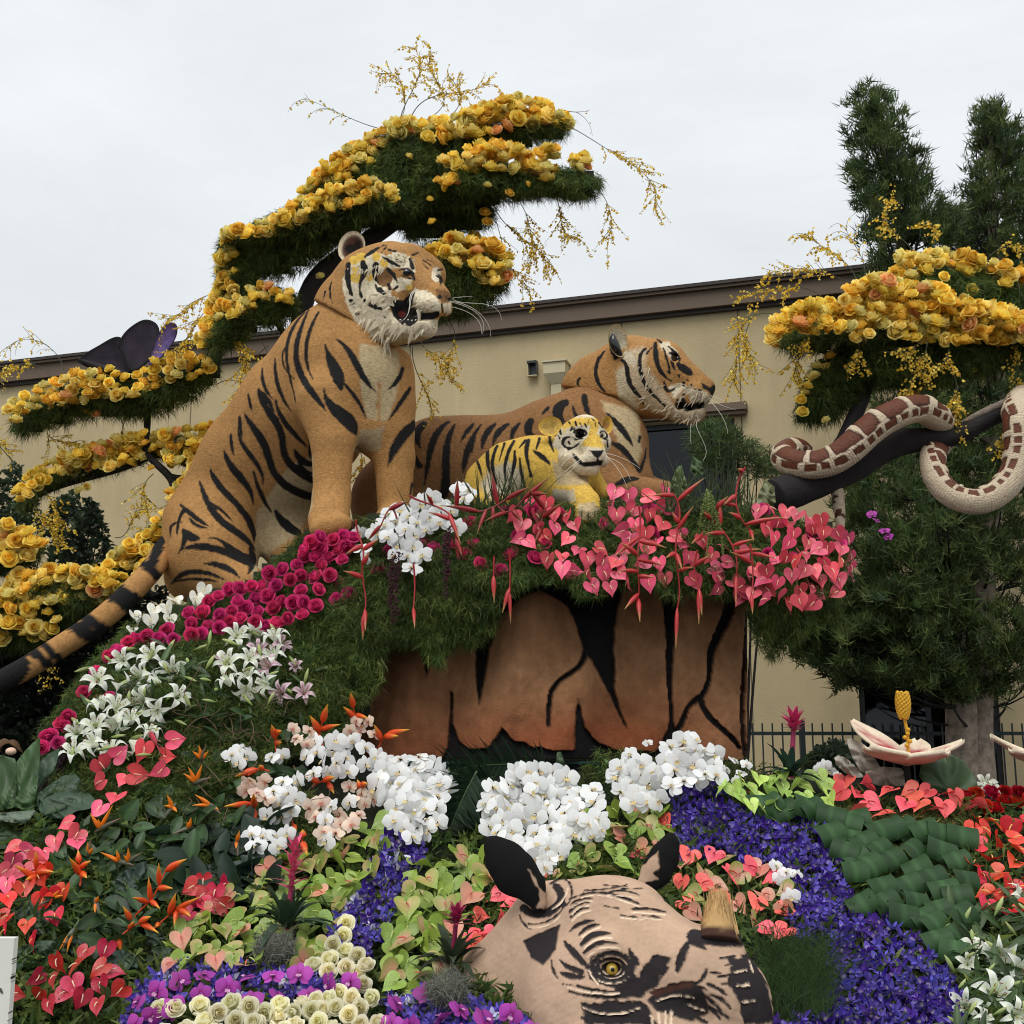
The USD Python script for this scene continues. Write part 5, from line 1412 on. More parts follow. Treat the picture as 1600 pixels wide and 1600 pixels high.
def sheet_grid(fn, nu, nv):
    """fn(u, v) -> (n,3) over the unit square; returns (v, quads, u, v)."""
    U, V = np.meshgrid(np.linspace(0, 1, nu), np.linspace(0, 1, nv), indexing="ij")
    return fn(U.ravel(), V.ravel()), grid_faces(nu, nv), U.ravel(), V.ravel()


def lerp(a, b, t):
    return np.asarray(a)[None] * (1 - t[:, None]) + np.asarray(b)[None] * t[:, None]


def rose_mesh(seed, edge, mid, heart, openness=1.0):
    """A cut rose of radius 1 facing +z: a closed spiral heart inside whorls of rolled, pointed petals."""
    g, mb = rng(seed), MB()
    # petals, radius, height, half angle, how far the tip closes (+) or turns out (-), colours
    for n, r1, h, w, close, c0, c1 in ((2, 0.17, 0.60, 2.0, 0.10, mid, heart), (3, 0.32, 0.60, 1.35, 0.12, heart, mid), (4, 0.50, 0.52, 1.05, 0.06, heart, edge), (5, 0.68, 0.36, 0.82, -0.14, mid, edge), (5, 0.80 * openness, 0.12, 0.80, -0.26, mid, edge), (4, 0.72, -0.10, 0.7, -0.24, mid, mid)):
        a0 = g.uniform(0, 6.28)
        for k in range(n):
            a = a0 + k * 2 * np.pi / n + g.normal() * 0.15
            hh, rr = h + g.normal() * 0.05, r1 * g.uniform(0.92, 1.08)
            lean = g.normal() * 0.12
            def fn(u, v, a=a, hh=hh, rr=rr):
                s = 2 * v - 1
                t = s * w * (0.35 + 0.65 * np.sin(np.pi * np.clip(u, 0.05, 0.8) / 1.6))
                tip = 1 - 0.30 * np.abs(s) ** 1.8
                over = np.clip(u - 0.6, 0, 1) / 0.4
                r = rr * np.sin(np.clip(0.25 + u * 1.5, 0, np.pi / 2)) - close * over ** 1.4 * (1 - 0.5 * np.abs(s)) + 0.03 * s
                z = -0.55 + (hh + 0.55) * u * (tip if w < 1.9 else 1) - np.clip(-close, 0, 1) * 0.8 * over ** 2 * (0.6 + 0.4 * s ** 2) + lean * s * u * 0.5
                return np.stack([r * np.cos(a + t), r * np.sin(a + t), z], -1)
            v, f, u, vv = sheet_grid(fn, 6, 6)
            mb.add(v, f, lerp(c0, c1, np.clip(u * 1.4 - 0.35, 0, 1)) * g.uniform(0.9, 1.06))
    return mb


def heart_outline(n=26):
    t = np.linspace(0, 2 * np.pi, n, endpoint=False)
    d = np.minimum(t, 2 * np.pi - t)
    r = 0.92 - 0.17 * np.exp(-(d / 0.22) ** 2) + 0.06 * np.exp(-((d - 0.75) / 0.4) ** 2) + 0.22 * np.exp(-((np.pi - d) / 0.42) ** 2)
    return np.stack([0.92 * r * np.sin(t), r * np.cos(t)], -1)


def heart_outline(n=26):
    t = np.linspace(0, 2 * np.pi, n, endpoint=False)
    x = 16 * np.sin(t) ** 3
    y = 13 * np.cos(t) - 5 * np.cos(2 * t) - 2 * np.cos(3 * t) - np.cos(4 * t)
    return np.stack([x / 17.0, (y + 2.5) / 15.0], -1)


def anthurium(key, inner, rim, spadix, cup=0.16, seed=0):
    g = rng(seed)
    o = heart_outline() * [g.uniform(0.80, 1.02), 1.0]
    fold, cup = g.uniform(-0.05, 0.22), cup * g.uniform(0.3, 1.6)
    n = len(o)
    c = np.array([0, 0.40])
    rings = [0.12, 0.4, 0.68, 0.88, 1.0]
    vv, cc = [np.array([[0, 0.42, -0.04]])], [np.asarray(inner, float)[None]]
    for r in rings:
        p = c + (o - c) * r
        z = cup * (p[:, 0] ** 2) * (1.1 + 0.5 * math.sin(seed)) + fold * np.abs(p[:, 0]) - 0.24 * np.clip(-p[:, 1], 0, 1) ** 2 + 0.05 * np.sin(np.arange(n) * 2 * np.pi / n * (4 + seed % 3) + seed) * r ** 3 - 0.05 * (1 - r)
        vv.append(np.c_[p, z])
        t = np.clip((r - 0.35) / 0.6, 0, 1)
        wv = 0.5 + 0.5 * np.sin(np.arange(n) * 2 * np.pi / n * 2 + seed * 1.3)
        cc.append(lerp(inner, rim, np.clip(np.full(n, t) * (0.6 + 0.7 * wv), 0, 1)))
    f = [[0, 1 + (j + 1) % n, 1 + j, 1 + j] for j in range(n)]
    for k in range(len(rings) - 1):
        a, b = 1 + k * n, 1 + (k + 1) * n
        f += [[a + j, a + (j + 1) % n, b + (j + 1) % n, b + j] for j in range(n)]
    x = UsdGeom.Xform.Define(stage, f"{LIB}/{key}").GetPrim()
    f = np.array(f)[:, ::-1]
    put("spathe", (np.vstack(vv), f), "waxy", x, cols=np.vstack(cc))
    p = spline(np.array([[0, 0.40, 0.0], [0.0, 0.32, 0.16], [0.02, 0.10, 0.30], [0.03, -0.16, 0.36]]), 6)
    v, f = tube(p, [0.035, 0.055, 0.05, 0.05, 0.045, 0.022], 6)
    put("spadix", (v, f), "petal", x, cols=np.tile(np.asarray(spadix, float), (len(v), 1)))
    return f"{LIB}/{key}"


def petal_mesh(length, width, tipw, bend, cup, ang, z0=0.0, nu=6, nv=4, base=0.12):
    """One petal lying towards +y turned by ang about z."""
    def fn(u, v):
        w = width * np.power(np.sin(np.pi * np.clip(u * 0.93 + 0.05, 0, 1)), 0.75) * (1 - tipw * u)
        s = (v - 0.5) * 2
        y = base * length + (1 - base) * length * u
        z = z0 + bend * u ** 2 + cup * (s ** 2) * w
        x = s * w
        return np.stack([x * math.cos(ang) + y * math.sin(ang), -x * math.sin(ang) + y * math.cos(ang), z], -1)
    return sheet_grid(fn, nu, nv)


def orchid(key, col, throat, lip, seed=0):
    """A moth orchid of radius 1 facing +z, its own petals, sepals and lip."""
    g = rng(seed)
    x = UsdGeom.Xform.Define(stage, f"{LIB}/{key}").GetPrim()
    col, throat = np.asarray(col, float), np.asarray(throat, float)
    for name, L, w, a, z, bend in (("sepal", 0.98, 0.34, 0.0, -0.10, -0.12), ("sepal", 0.95, 0.32, 2.35, -0.10, -0.14), ("sepal", 0.95, 0.32, -2.35, -0.10, -0.14), ("petal", 1.04, 0.60, 1.38, 0.0, -0.06), ("petal", 1.04, 0.60, -1.38, 0.0, -0.06)):
        v, f, u, _ = petal_mesh(L, w, 0.1, bend + g.normal() * 0.04, -0.18, a + g.normal() * 0.05, z)
        put(name, (v, f), "petal", x, cols=lerp(throat, col, np.clip(u * 3.2, 0, 1)))
    mb = MB()
    for a in (2.6, -2.6, 3.14):
        v, f, u, _ = petal_mesh(0.36, 0.12, 0.2, 0.2, 0.6, a, 0.08, 4, 3)
        mb.add(v, f, lerp(lip, lip * np.array([1.0, 1.0, 1.0]), u))
    s = trimesh.creation.icosphere(0, 0.09)
    mb.add(s.vertices + [0, 0.02, 0.12], s.faces, col)
    mb.build("lip", "petal", x)
    return f"{LIB}/{key}"


def lily(key, edge, mid, seed=0):
    g = rng(seed)
    x = UsdGeom.Xform.Define(stage, f"{LIB}/{key}").GetPrim()
    edge, mid = np.asarray(edge, float), np.asarray(mid, float)
    for k in range(6):
        a = k * np.pi / 3 + g.normal() * 0.06
        w = 0.24 if k % 2 else 0.17
        b = -0.35 - 0.25 * g.random()
        def fn(u, v):
            s = (v - 0.5) * 2
            ww = w * np.power(np.sin(np.pi * np.clip(u * 0.94 + 0.04, 0, 1)), 0.8)
            y = 0.06 + 0.98 * u ** 1.1
            z = -0.55 + 0.75 * np.sin(u * 2.0) + (b - 0.05) * np.clip(u - 0.55, 0, 1) ** 2 * 4 + 0.25 * s ** 2 * ww
            xx = s * ww
            return np.stack([xx * math.cos(a) + y * math.sin(a), -xx * math.sin(a) + y * math.cos(a), z], -1)
        v, f, u, vv = sheet_grid(fn, 7, 5)
        m = np.exp(-((vv - 0.5) / 0.17) ** 2) * np.clip(1 - u * 0.9, 0, 1)
        put("petal", (v, f), "petal", x, cols=lerp(edge, mid, m))
    mb = MB()
    for k in range(6):
        a = k * np.pi / 3 + 0.5
        p = spline(np.array([[0, 0, -0.5], [0.08 * math.sin(a), 0.08 * math.cos(a), 0.0], [0.26 * math.sin(a), 0.26 * math.cos(a), 0.42]]), 5)
        mb.add(*tube(p, 0.012, 4), np.array([0.5, 0.55, 0.3]))
        q = p[-1]
        mb.add(*tube(np.array([q - [0.07 * math.cos(a), -0.07 * math.sin(a), 0], q + [0.07 * math.cos(a), -0.07 * math.sin(a), 0.0]]), 0.022, 5), np.array([0.28, 0.10, 0.02]))
    mb.build("stamens", "petal", x)
    return f"{LIB}/{key}"


def simple_class(key, mb, mat="petal", name="bloom", smooth=True):
    x = UsdGeom.Xform.Define(stage, f"{LIB}/{key}").GetPrim()
    mb.build(name, mat, x, smooth=smooth)
    return f"{LIB}/{key}"


def iris_mesh(seed, c1, c2, fleck):
    """A Dutch iris bunch head: three falls, three standards and their crests."""
    g, mb = rng(seed), MB()
    c1, c2 = np.asarray(c1, float), np.asarray(c2, float)
    for k in range(3):
        a = k * 2.094 + g.normal() * 0.2
        v, f, u, vv = petal_mesh(1.0, 0.30, 0.0, -0.55 + g.normal() * 0.2, 0.4, a, 0.25)
        m = np.exp(-((vv - 0.5) / 0.2) ** 2) * np.clip(1 - np.abs(u - 0.35) * 5, 0, 1)
        mb.add(v, f, lerp(c1 * g.uniform(0.7, 1.2), fleck, m * 0.9))
        v, f, u, vv = petal_mesh(0.85, 0.22, 0.0, 0.75 + g.normal() * 0.25, 0.5, a + 1.05 + g.normal() * 0.2, 0.1)
        mb.add(v, f, lerp(c2 * 0.6, c2 * g.uniform(0.8, 1.2), u))
        v, f, u, vv = petal_mesh(0.55, 0.14, 0.0, 0.35, 0.6, a + 0.1, 0.3, 4, 3)
        mb.add(v, f, c2 * 1.15)
    return mb


WHITE_P, GREENISH = lin((244, 245, 244), 1.0), lin((214, 220, 190), 0.95)
ROSE_PINK = lin((212, 56, 120), 1.0)
P_ROSE = [simple_class(f"hot_pink_rose_{i}", rose_mesh(300 + i, ROSE_PINK * [1.15, 1.5, 1.15], ROSE_PINK, ROSE_PINK * [0.75, 0.6, 0.7], 0.9 + 0.1 * i)) for i in range(3)]
P_RED = [simple_class(f"red_rose_{i}", rose_mesh(320 + i, lin((190, 22, 34)), lin((165, 16, 28)), lin((110, 8, 16)))) for i in range(2)]
P_CREAM = [simple_class(f"cream_rose_{i}", rose_mesh(340 + i, lin((246, 242, 218)), lin((244, 238, 200)), lin((236, 226, 160)), 0.95)) for i in range(3)]
_pk = lin((222, 84, 104), 1.05)
A_PINK = [anthurium(f"pink_anthurium_{i}", _pk * m1, _pk * m2, lin((238, 205, 170)), seed=i) for i, (m1, m2) in enumerate(((1.0, 1.15), (0.72, 0.9), (1.1, 0.85), (1.25, 1.3)))]
_co = lin((240, 92, 92), 1.05)
A_CORAL = [anthurium(f"coral_anthurium_{i}", _co * m1, _co * m2, lin((190, 40, 60)), seed=10 + i) for i, (m1, m2) in enumerate(((1.0, 1.25), (0.9, 1.1)))]
_rd = lin((222, 48, 42), 1.05)
A_RED = [anthurium(f"red_anthurium_{i}", _rd * m1, _rd * m2, lin((240, 196, 120)), seed=20 + i) for i, (m1, m2) in enumerate(((1.0, 1.1), (0.8, 1.0)))]
_cr = lin((190, 40, 52), 1.0)
A_CRIM = [anthurium(f"crimson_anthurium_{i}", _cr * m1, np.array(c) * 1.0, lin((240, 220, 190)), seed=30 + i) for i, (m1, c) in enumerate(((1.0, _cr * 1.1), (1.0, lin((214, 72, 96))), (0.75, _cr * 0.8)))]
_gr, _grp = lin((140, 166, 68), 1.0), lin((206, 150, 124), 1.0)
A_GREEN = [anthurium(f"green_anthurium_{i}", _gr * k, np.asarray(c), lin((205, 215, 130)), seed=40 + i) for i, (k, c) in enumerate(((1.0, _gr * 1.12), (0.85, _gr), (0.8, _gr * 0.5 + _grp * 0.5), (0.9, _gr * 0.9)))]
A_OBAKE = [anthurium(f"blush_anthurium_{i}", a, b, lin((214, 120, 104)), seed=50 + i) for i, (a, b) in enumerate(((_gr * 0.5 + _grp * 0.5, _gr * 0.9), (_grp, _gr * 0.8 + _grp * 0.2), (lin((222, 140, 120)), _grp)))]
_lg = lin((176, 206, 104), 1.05)
A_LIME = [anthurium(f"lime_anthurium_{i}", _lg * k, _lg * (k + 0.1), lin((225, 228, 150)), seed=60 + i) for i, k in enumerate((0.95, 0.82, 1.05))]
A_WHITE = [anthurium("white_anthurium_0", lin((232, 230, 214)), lin((240, 238, 226)), lin((238, 226, 170)), seed=70)]
O_WHITE = [orchid(f"white_orchid_{i}", WHITE_P * k, lin((236, 230, 220)), lin((224, 204, 150)), seed=i) for i, k in enumerate((1.0, 0.96, 0.92))]
O_PEACH = [orchid(f"peach_orchid_{i}", lin((238, 214, 196)) * k, lin((226, 178, 150)), lin((196, 120, 110)), seed=5 + i) for i, k in enumerate((1.0, 0.92))]
L_WHITE = [lily(f"white_lily_{i}", lin((238, 240, 232)), lin((206, 220, 150)), seed=i) for i in range(3)]
L_STAR = [lily("stargazer_lily_0", lin((238, 214, 222)), lin((176, 30, 80)), seed=9)]
_iv, _ib = lin((64, 36, 136), 1.05), lin((104, 90, 192), 1.0)
I_VIO = [simple_class(f"violet_iris_{i}", iris_mesh(400 + i, a, b, lin((225, 215, 190)))) for i, (a, b) in enumerate(((_iv, _ib), (_iv * 0.7, _iv), (_ib, _iv), (_iv * 0.85, _ib * 0.8)))]
I_WHITE = [simple_class("white_iris_0", iris_mesh(410, lin((226, 226, 240)), lin((200, 200, 236)), lin((235, 220, 150))))]
O_MAG = [orchid(f"magenta_orchid_{i}", lin((186, 76, 178)) * k, lin((150, 30, 120)), lin((226, 170, 210)), seed=15 + i) for i, k in enumerate((1.0, 0.8))]


def bud_class(key, c0, c1):
    p = np.array([[0, -0.6, 0], [0, -0.3, 0.02], [0, 0.1, 0.04], [0, 0.5, 0.03], [0, 0.8, 0]])
    v, f = tube(p, [0.03, 0.11, 0.16, 0.11, 0.02], 8)
    return simple_class(key, MB().add(v, f, lerp(c0, c1, np.clip((v[:, 1] + 0.6) / 1.4, 0, 1))), name="bud")


B_LILY = bud_class("lily_bud", lin((120, 146, 70)), lin((206, 214, 150)))


def leaf_class(key, col, w=0.22, fold=0.3, bend=-0.25, rib=None):
    def fn(u, v):
        s = (v - 0.5) * 2
        ww = w * np.sin(np.pi * np.clip(u * 0.95 + 0.03, 0, 1)) ** 0.7
        return np.stack([s * ww, u, bend * u ** 2 + fold * np.abs(s) * ww], -1)
    v, f, u, vv = sheet_grid(fn, 8, 5)
    c = np.tile(np.asarray(col, float), (len(v), 1))
    c[np.abs(vv - 0.5) < 0.01] *= 1.35 if rib is None else rib
    return simple_class(key, MB().add(v, f, c), "leaf_gloss", "blade")


LEAF_LILY = leaf_class("lily_leaf", np.array([0.05, 0.085, 0.03]), 0.11)
LEAF_BROAD = leaf_class("broad_leaf", np.array([0.026, 0.056, 0.018]), 0.27, rib=1.8)
EYE_DIR = lambda p: (EYE - p) / np.linalg.norm(EYE - p)


def place(name, refs, p, r, seed_g, label, cat, group=None, up=(0, 0, 1), face=(0, -0.7, 0.5), jit=0.35, y=None, off=0.0, roll=0.3):
    """One flower at pixel p with radius r pixels, facing about 'face'."""
    g = seed_g
    yy = (float(DY(p)[0]) if y is None else y) + off
    q = at(p[0], p[1], yy)
    n = np.asarray(face, float) / np.linalg.norm(face) + g.normal(size=3) * jit
    M = frame(q, n, up, r * mpp(p[1], yy), g.normal() * roll)
    return thing(name, label, cat, group, M, refs[int(g.integers(len(refs)))])


ORD = "leftmost|second from left|third from left|fourth from left|fifth from left|sixth from left|seventh from left|eighth from left|ninth from left|tenth from left|eleventh from left|twelfth from left".split("|")


def which(pts):
    """For each place of a bed, words that tell it from its like: its turn from the left, or its corner of the bed."""
    p = np.asarray([q[:2] for q in pts], float)
    n = len(p)
    if n == 1:
        return [""]
    if n <= 24:
        row = np.zeros(n, int) if n <= 12 else (p[:, 1] > np.median(p[:, 1])).astype(int)
        out = [""] * n
        for k in (0, 1):
            for i, j in enumerate([j for j in np.argsort(p[:, 0]) if row[j] == k]):
                out[j] = ", " + ORD[min(i, 11)] + ("" if n <= 12 else (" above", " below")[k])
        return out
    a, b = np.quantile(p[:, 0], [1 / 3, 2 / 3])
    m = np.median(p[:, 1])
    return [", " + ("upper " if q[1] < m else "lower ") + ("left" if q[0] < a else "middle" if q[0] < b else "right") + " part" for q in p]


def bed(name, refs, poly, gap, r, label, cat, group, seed, face=(0, -0.75, 0.5), jit=0.3, off=-0.03, y=None, up=(0, 0, 1), most=9999, roll=0.4, depth=0.05):
    g = rng(seed)
    pts = spread(poly, gap, seed, most)
    pts = pts[np.argsort(pts[:, 1])]
    for p, w in zip(pts, which(pts)):
        place(name, refs, p, g.uniform(*r), g, label + w, cat, group, up, face, jit, y, off - g.uniform(0, depth), roll)
    return pts


def crowd(name, mbs, poly, gap, r, label, cat, seed, mat="petal_still", face=(0, -0.75, 0.5), jit=0.4, off=-0.02, parent="/World", skip=None, depth=0.05):
    """The flowers past the first few hundred of a kind, as one mass."""
    g, out = rng(seed), MB()
    parts = [(m.get(), np.vstack(m.c)) for m in mbs]
    pts = spread(poly, gap, seed)
    y = DY(pts)
    for p, yy in zip(pts, y):
        yy += off - g.uniform(0, depth)
        n = np.asarray(face, float) + g.normal(size=3) * jit
        M = frame(at(p[0], p[1], yy), n, (0, 0, 1), g.uniform(*r) * mpp(p[1], yy), g.uniform(0, 6.28))
        (v, f), c = parts[int(g.integers(len(parts)))]
        out.add(xform(M, v), f, c * g.uniform(0.8, 1.2))
    return out.build(name, mat, parent, label=label, cat=cat, kind="stuff")

# ================================================================ THE ROSE TREES: black limbs, fern pads, yellow roses
YR = [(lin((252, 232, 118), 1.0), lin((248, 216, 80), 1.0), lin((240, 186, 48), 0.98)), (lin((252, 236, 150), 1.0), lin((248, 220, 104), 1.0), lin((238, 190, 60), 0.98)), (lin((250, 216, 100), 1.0), lin((246, 198, 66), 0.98), lin((236, 164, 40), 0.95)), (lin((244, 234, 160), 0.98), lin((240, 222, 118), 0.98), lin((226, 196, 76), 0.95)), (lin((248, 200, 138), 0.98), lin((242, 172, 96), 0.98), lin((230, 132, 60), 0.95))]
YROSES = [rose_mesh(100 + i, *c, openness=0.92 + 0.05 * (i % 3)) for i, c in enumerate(YR)]
YR_DATA = [(m.get(), np.vstack(m.c)) for m in YROSES]


def rose_tree(label, y0, pads, bands, limbs, seed, group="yellow rose trees on the float", loose=()):
    """pads: (outline, distance, half thickness); bands: (outline, distance, gap, radius px); limbs: rows of (px, py, y, r px)."""
    g = rng(seed)
    t = thing("rose_tree", label, "rose tree", group)
    for row in limbs:
        p = spline(np.array([np.r_[at(*q[:3]), q[3] * mpp(q[1], q[2])] for q in row]), 30)
        put("limb", tube(p[:, :3], p[:, 3], 12), "dark_bark", t)
    mb, core = MB(), MB()
    for i, (poly, y, th) in enumerate(pads):
        core.add(*lens(poly, y, th * 0.55, 12, 34), None)
        A = Polygon(poly).area
        n = int(A / 16)
        q = fill(poly, n, seed + i)
        pr = lens_profile(poly, q, 40)
        yy = y + g.choice([-1, -1, -1, 1], n) * th * (0.3 + 0.7 * pr) * g.uniform(0.75, 1.0, n)
        c = atn(q[:, 0], q[:, 1], yy)
        o = g.normal(size=(n, 3)) * 0.6 + np.array([0, -0.5, -0.1])
        mb.add(*foliage(c, o, 13, 0.055, 0.0048, 0.85, FERN, seed + i + 30, droop=0.4))
        # a ragged fringe below the lower edge
        e = np.asarray(Polygon(poly).exterior.coords)
        k = int(Polygon(poly).length / 2.6)
        s = g.uniform(0, Polygon(poly).length, k)
        ln = Polygon(poly).exterior
        b = np.array([ln.interpolate(x).coords[0] for x in s])
        c = atn(b[:, 0], b[:, 1], y + g.uniform(-0.5, 0.5, k) * th * 0.6)
        o = np.c_[(b[:, 0] - np.mean(e[:, 0])) / 200, np.zeros(k), -(b[:, 1] - np.mean(e[:, 1])) / 80] + g.normal(size=(k, 3)) * 0.4
        mb.add(*foliage(c, o, 10, 0.06, 0.004, 0.7, FERN, seed + i + 60, droop=0.5))
    core.build("pad", "pad_core", t, kind="stuff")
    mb.build("fern", "leafage", t, kind="stuff", smooth=False)
    spots = []
    for i, (poly, y, gap, r) in enumerate(bands):
        for p in spread(poly, gap * 0.63, seed + 200 + i):
            spots.append((p, y - 0.10 * g.uniform(-0.6, 1.0), r * g.uniform(0.72, 1.1)))
        # the far side of the band, so that it has a back
        for p in spread(poly, gap * 1.3, seed + 260 + i):
            spots.append((p + [0, 4], y + 0.16 + 0.12 * g.random(), r * g.uniform(0.8, 1.1)))
    for px, py, y, r in loose:
        spots.append((np.array([px, py]), y, r))
    big = sorted(spots, key=lambda s: s[1])
    rest = MB()
    for k, (p, y, r) in enumerate(big):
        n = np.array([g.normal() * 0.45, -0.62 + g.normal() * 0.3, 0.62 + g.normal() * 0.35])
        M = frame(at(p[0], p[1], y), n, (0, 0, 1), r * mpp(p[1], y), g.uniform(0, 6.28))
        (v, f), c = YR_DATA[int(g.choice(5, p=[0.36, 0.28, 0.2, 0.13, 0.03]))]
        if k < 300:
            put("rose", (xform(M, v), f), "petal_still", t, cols=c * g.uniform(0.85, 1.1))
        else:
            rest.add(xform(M, v), f, c * g.uniform(0.85, 1.1))
    if rest.n:
        rest.build("far_roses", "petal_still", t, kind="stuff")
    return t


T_Y = 7.1
rose_tree("tall rose-topped tree with wind-swept crown behind the sitting tiger", T_Y,
    [([(492, 292), (560, 235), (610, 205), (690, 200), (700, 262), (770, 272), (860, 285), (935, 288), (925, 305), (860, 306), (780, 312), (760, 340), (690, 330), (640, 345), (575, 352), (530, 380), (490, 408), (440, 432), (400, 428), (378, 470), (352, 470), (348, 385), (400, 350), (470, 318)], 7.2, 0.30),
     ([(688, 222), (740, 196), (820, 182), (888, 186), (882, 210), (830, 224), (770, 232), (700, 255)], 7.15, 0.22),
     ([(700, 262), (760, 255), (850, 268), (900, 262), (938, 280), (930, 302), (900, 312), (850, 300), (780, 304), (715, 300)], 7.0, 0.22),
     ([(470, 318), (545, 292), (614, 294), (640, 320), (560, 350), (480, 370), (400, 378), (352, 385), (352, 365), (420, 350)], 6.95, 0.2),
     ([(338, 490), (372, 462), (430, 448), (462, 462), (466, 485), (440, 505), (400, 512), (380, 530), (340, 552), (318, 540)], 7.0, 0.18),
     ([(640, 395), (690, 375), (770, 380), (795, 420), (788, 450), (770, 470), (730, 490), (690, 500), (655, 470)], 7.1, 0.22),
     ([(610, 330), (700, 300), (770, 330), (765, 352), (700, 365), (640, 372)], 7.25, 0.2),
     ([(346, 375), (385, 370), (410, 430), (380, 470), (350, 500), (342, 440)], 7.1, 0.2)],
    [([(688, 188), (735, 171), (773, 157), (816, 149), (851, 160), (886, 174), (888, 196), (851, 193), (812, 197), (758, 205), (719, 214), (688, 216)], 6.98, 15.5, 14),
     ([(688, 190), (649, 184), (607, 188), (568, 217), (518, 244), (468, 300), (494, 291), (541, 277), (576, 254), (614, 212), (673, 213)], 7.0, 15.0, 13),
     ([(688, 246), (711, 237), (754, 221), (797, 223), (828, 237), (862, 227), (872, 243), (871, 269), (851, 278), (828, 274), (800, 263), (769, 263), (742, 270), (711, 259)], 6.85, 17.0, 13.5),
     ([(614, 294), (580, 278), (545, 288), (506, 296), (463, 315), (410, 345), (350, 360), (352, 374), (400, 362), (448, 358), (500, 338), (556, 313), (614, 311)], 6.8, 14.5, 12.5),
     ([(345, 376), (362, 374), (366, 412), (366, 462), (350, 492), (326, 518), (318, 545), (308, 525), (340, 450)], 6.95, 15.5, 12),
     ([(334, 490), (371, 460), (402, 447), (430, 443), (464, 458), (450, 471), (413, 464), (378, 489), (348, 500)], 6.85, 17, 12.5),
     ([(668, 388), (703, 366), (742, 366), (773, 378), (791, 409), (795, 434), (769, 446), (750, 433), (734, 407), (711, 411), (688, 411)], 6.9, 15.5, 13),
     ([(893, 244), (915, 240), (922, 258), (905, 266)], 6.9, 13, 12), ([(680, 274), (712, 268), (716, 284), (690, 294)], 6.85, 13, 11)],
    [[(452, 560, 7.15, 18), (470, 500, 7.15, 15), (490, 440, 7.15, 14), (560, 385, 7.15, 14), (640, 330, 7.15, 12), (690, 295, 7.15, 7), (740, 265, 7.15, 4)], [(458, 540, 7.12, 6), (440, 515, 7.1, 5), (420, 488, 7.05, 4), (400, 478, 7.0, 3)], [(575, 378, 7.12, 10), (520, 370, 7.1, 7), (440, 380, 7.05, 5), (380, 400, 7.0, 4)], [(640, 330, 7.15, 10), (680, 350, 7.12, 6), (720, 395, 7.1, 4)], [(690, 292, 7.12, 6), (780, 285, 7.05, 4), (900, 285, 7.0, 2)], [(620, 345, 7.12, 8), (600, 290, 7.15, 6), (640, 220, 7.15, 4)]],
    700, loose=[(762, 288, 6.8, 8), (826, 287, 6.8, 6), (797, 300, 6.82, 8), (674, 345, 6.95, 8), (758, 330, 7.0, 9), (762, 345, 7.0, 9), (640, 243, 6.9, 7), (866, 231, 6.85, 12), (672, 310, 6.9, 7), (655, 300, 7.0, 9), (795, 400, 7.0, 11), (745, 470, 7.05, 9), (700, 480, 7.05, 9), (460, 345, 6.85, 9), (500, 430, 7.0, 8)])

rose_tree("two-tiered rose tree on thin black posts at the left", 7.3,
    [([(20, 655), (40, 632), (100, 605), (170, 590), (225, 588), (300, 560), (340, 555), (338, 590), (300, 620), (262, 640), (217, 650), (155, 645), (97, 660), (40, 676), (22, 668)], 7.25, 0.22),
     ([(28, 780), (60, 755), (120, 722), (190, 700), (240, 690), (350, 680), (345, 715), (300, 722), (250, 712), (200, 728), (150, 738), (97, 750), (60, 775), (45, 800)], 7.4, 0.2),
     ([(265, 790), (290, 750), (340, 716), (345, 735), (312, 768), (280, 800)], 7.25, 0.15)],
    [([(12, 636), (35, 614), (77, 596), (116, 580), (170, 572), (205, 592), (230, 570), (262, 550), (322, 552), (335, 572), (300, 588), (271, 594), (240, 606), (194, 621), (139, 624), (97, 632), (43, 637), (19, 660)], 7.02, 18, 11.5),
     ([(19, 768), (39, 743), (97, 709), (147, 693), (194, 681), (228, 674), (222, 712), (186, 729), (136, 728), (97, 737), (58, 760), (31, 780)], 7.2, 15, 11.5),
     ([(236, 674), (294, 666), (349, 662), (362, 676), (349, 698), (329, 720), (287, 720), (252, 716), (238, 700)], 7.2, 15, 11.5),
     ([(285, 744), (329, 712), (343, 728), (312, 763), (272, 792), (265, 768)], 7.1, 15, 11.5)],
    [[(229, 640, 7.25, 5), (230, 670, 7.25, 5), (233, 712, 7.2, 5.5), (268, 750, 7.2, 6), (268, 800, 7.2, 6), (262, 850, 7.2, 6)], [(233, 712, 7.22, 5), (180, 735, 7.3, 5), (97, 758, 7.35, 5), (40, 785, 7.4, 4)], [(229, 645, 7.25, 5), (160, 640, 7.25, 4), (60, 660, 7.25, 3)], [(268, 745, 7.2, 5), (300, 745, 7.2, 4), (335, 725, 7.2, 3)], [(232, 600, 7.25, 4), (230, 640, 7.25, 5), (230, 668, 7.25, 5)], [(229, 642, 7.2, 4), (280, 620, 7.2, 3), (330, 580, 7.2, 2)]],
    900, loose=[(320, 570, 7.0, 7), (135, 640, 7.1, 8), (150, 645, 7.1, 8), (122, 765, 7.2, 8), (135, 760, 7.2, 7), (235, 730, 7.1, 7)])

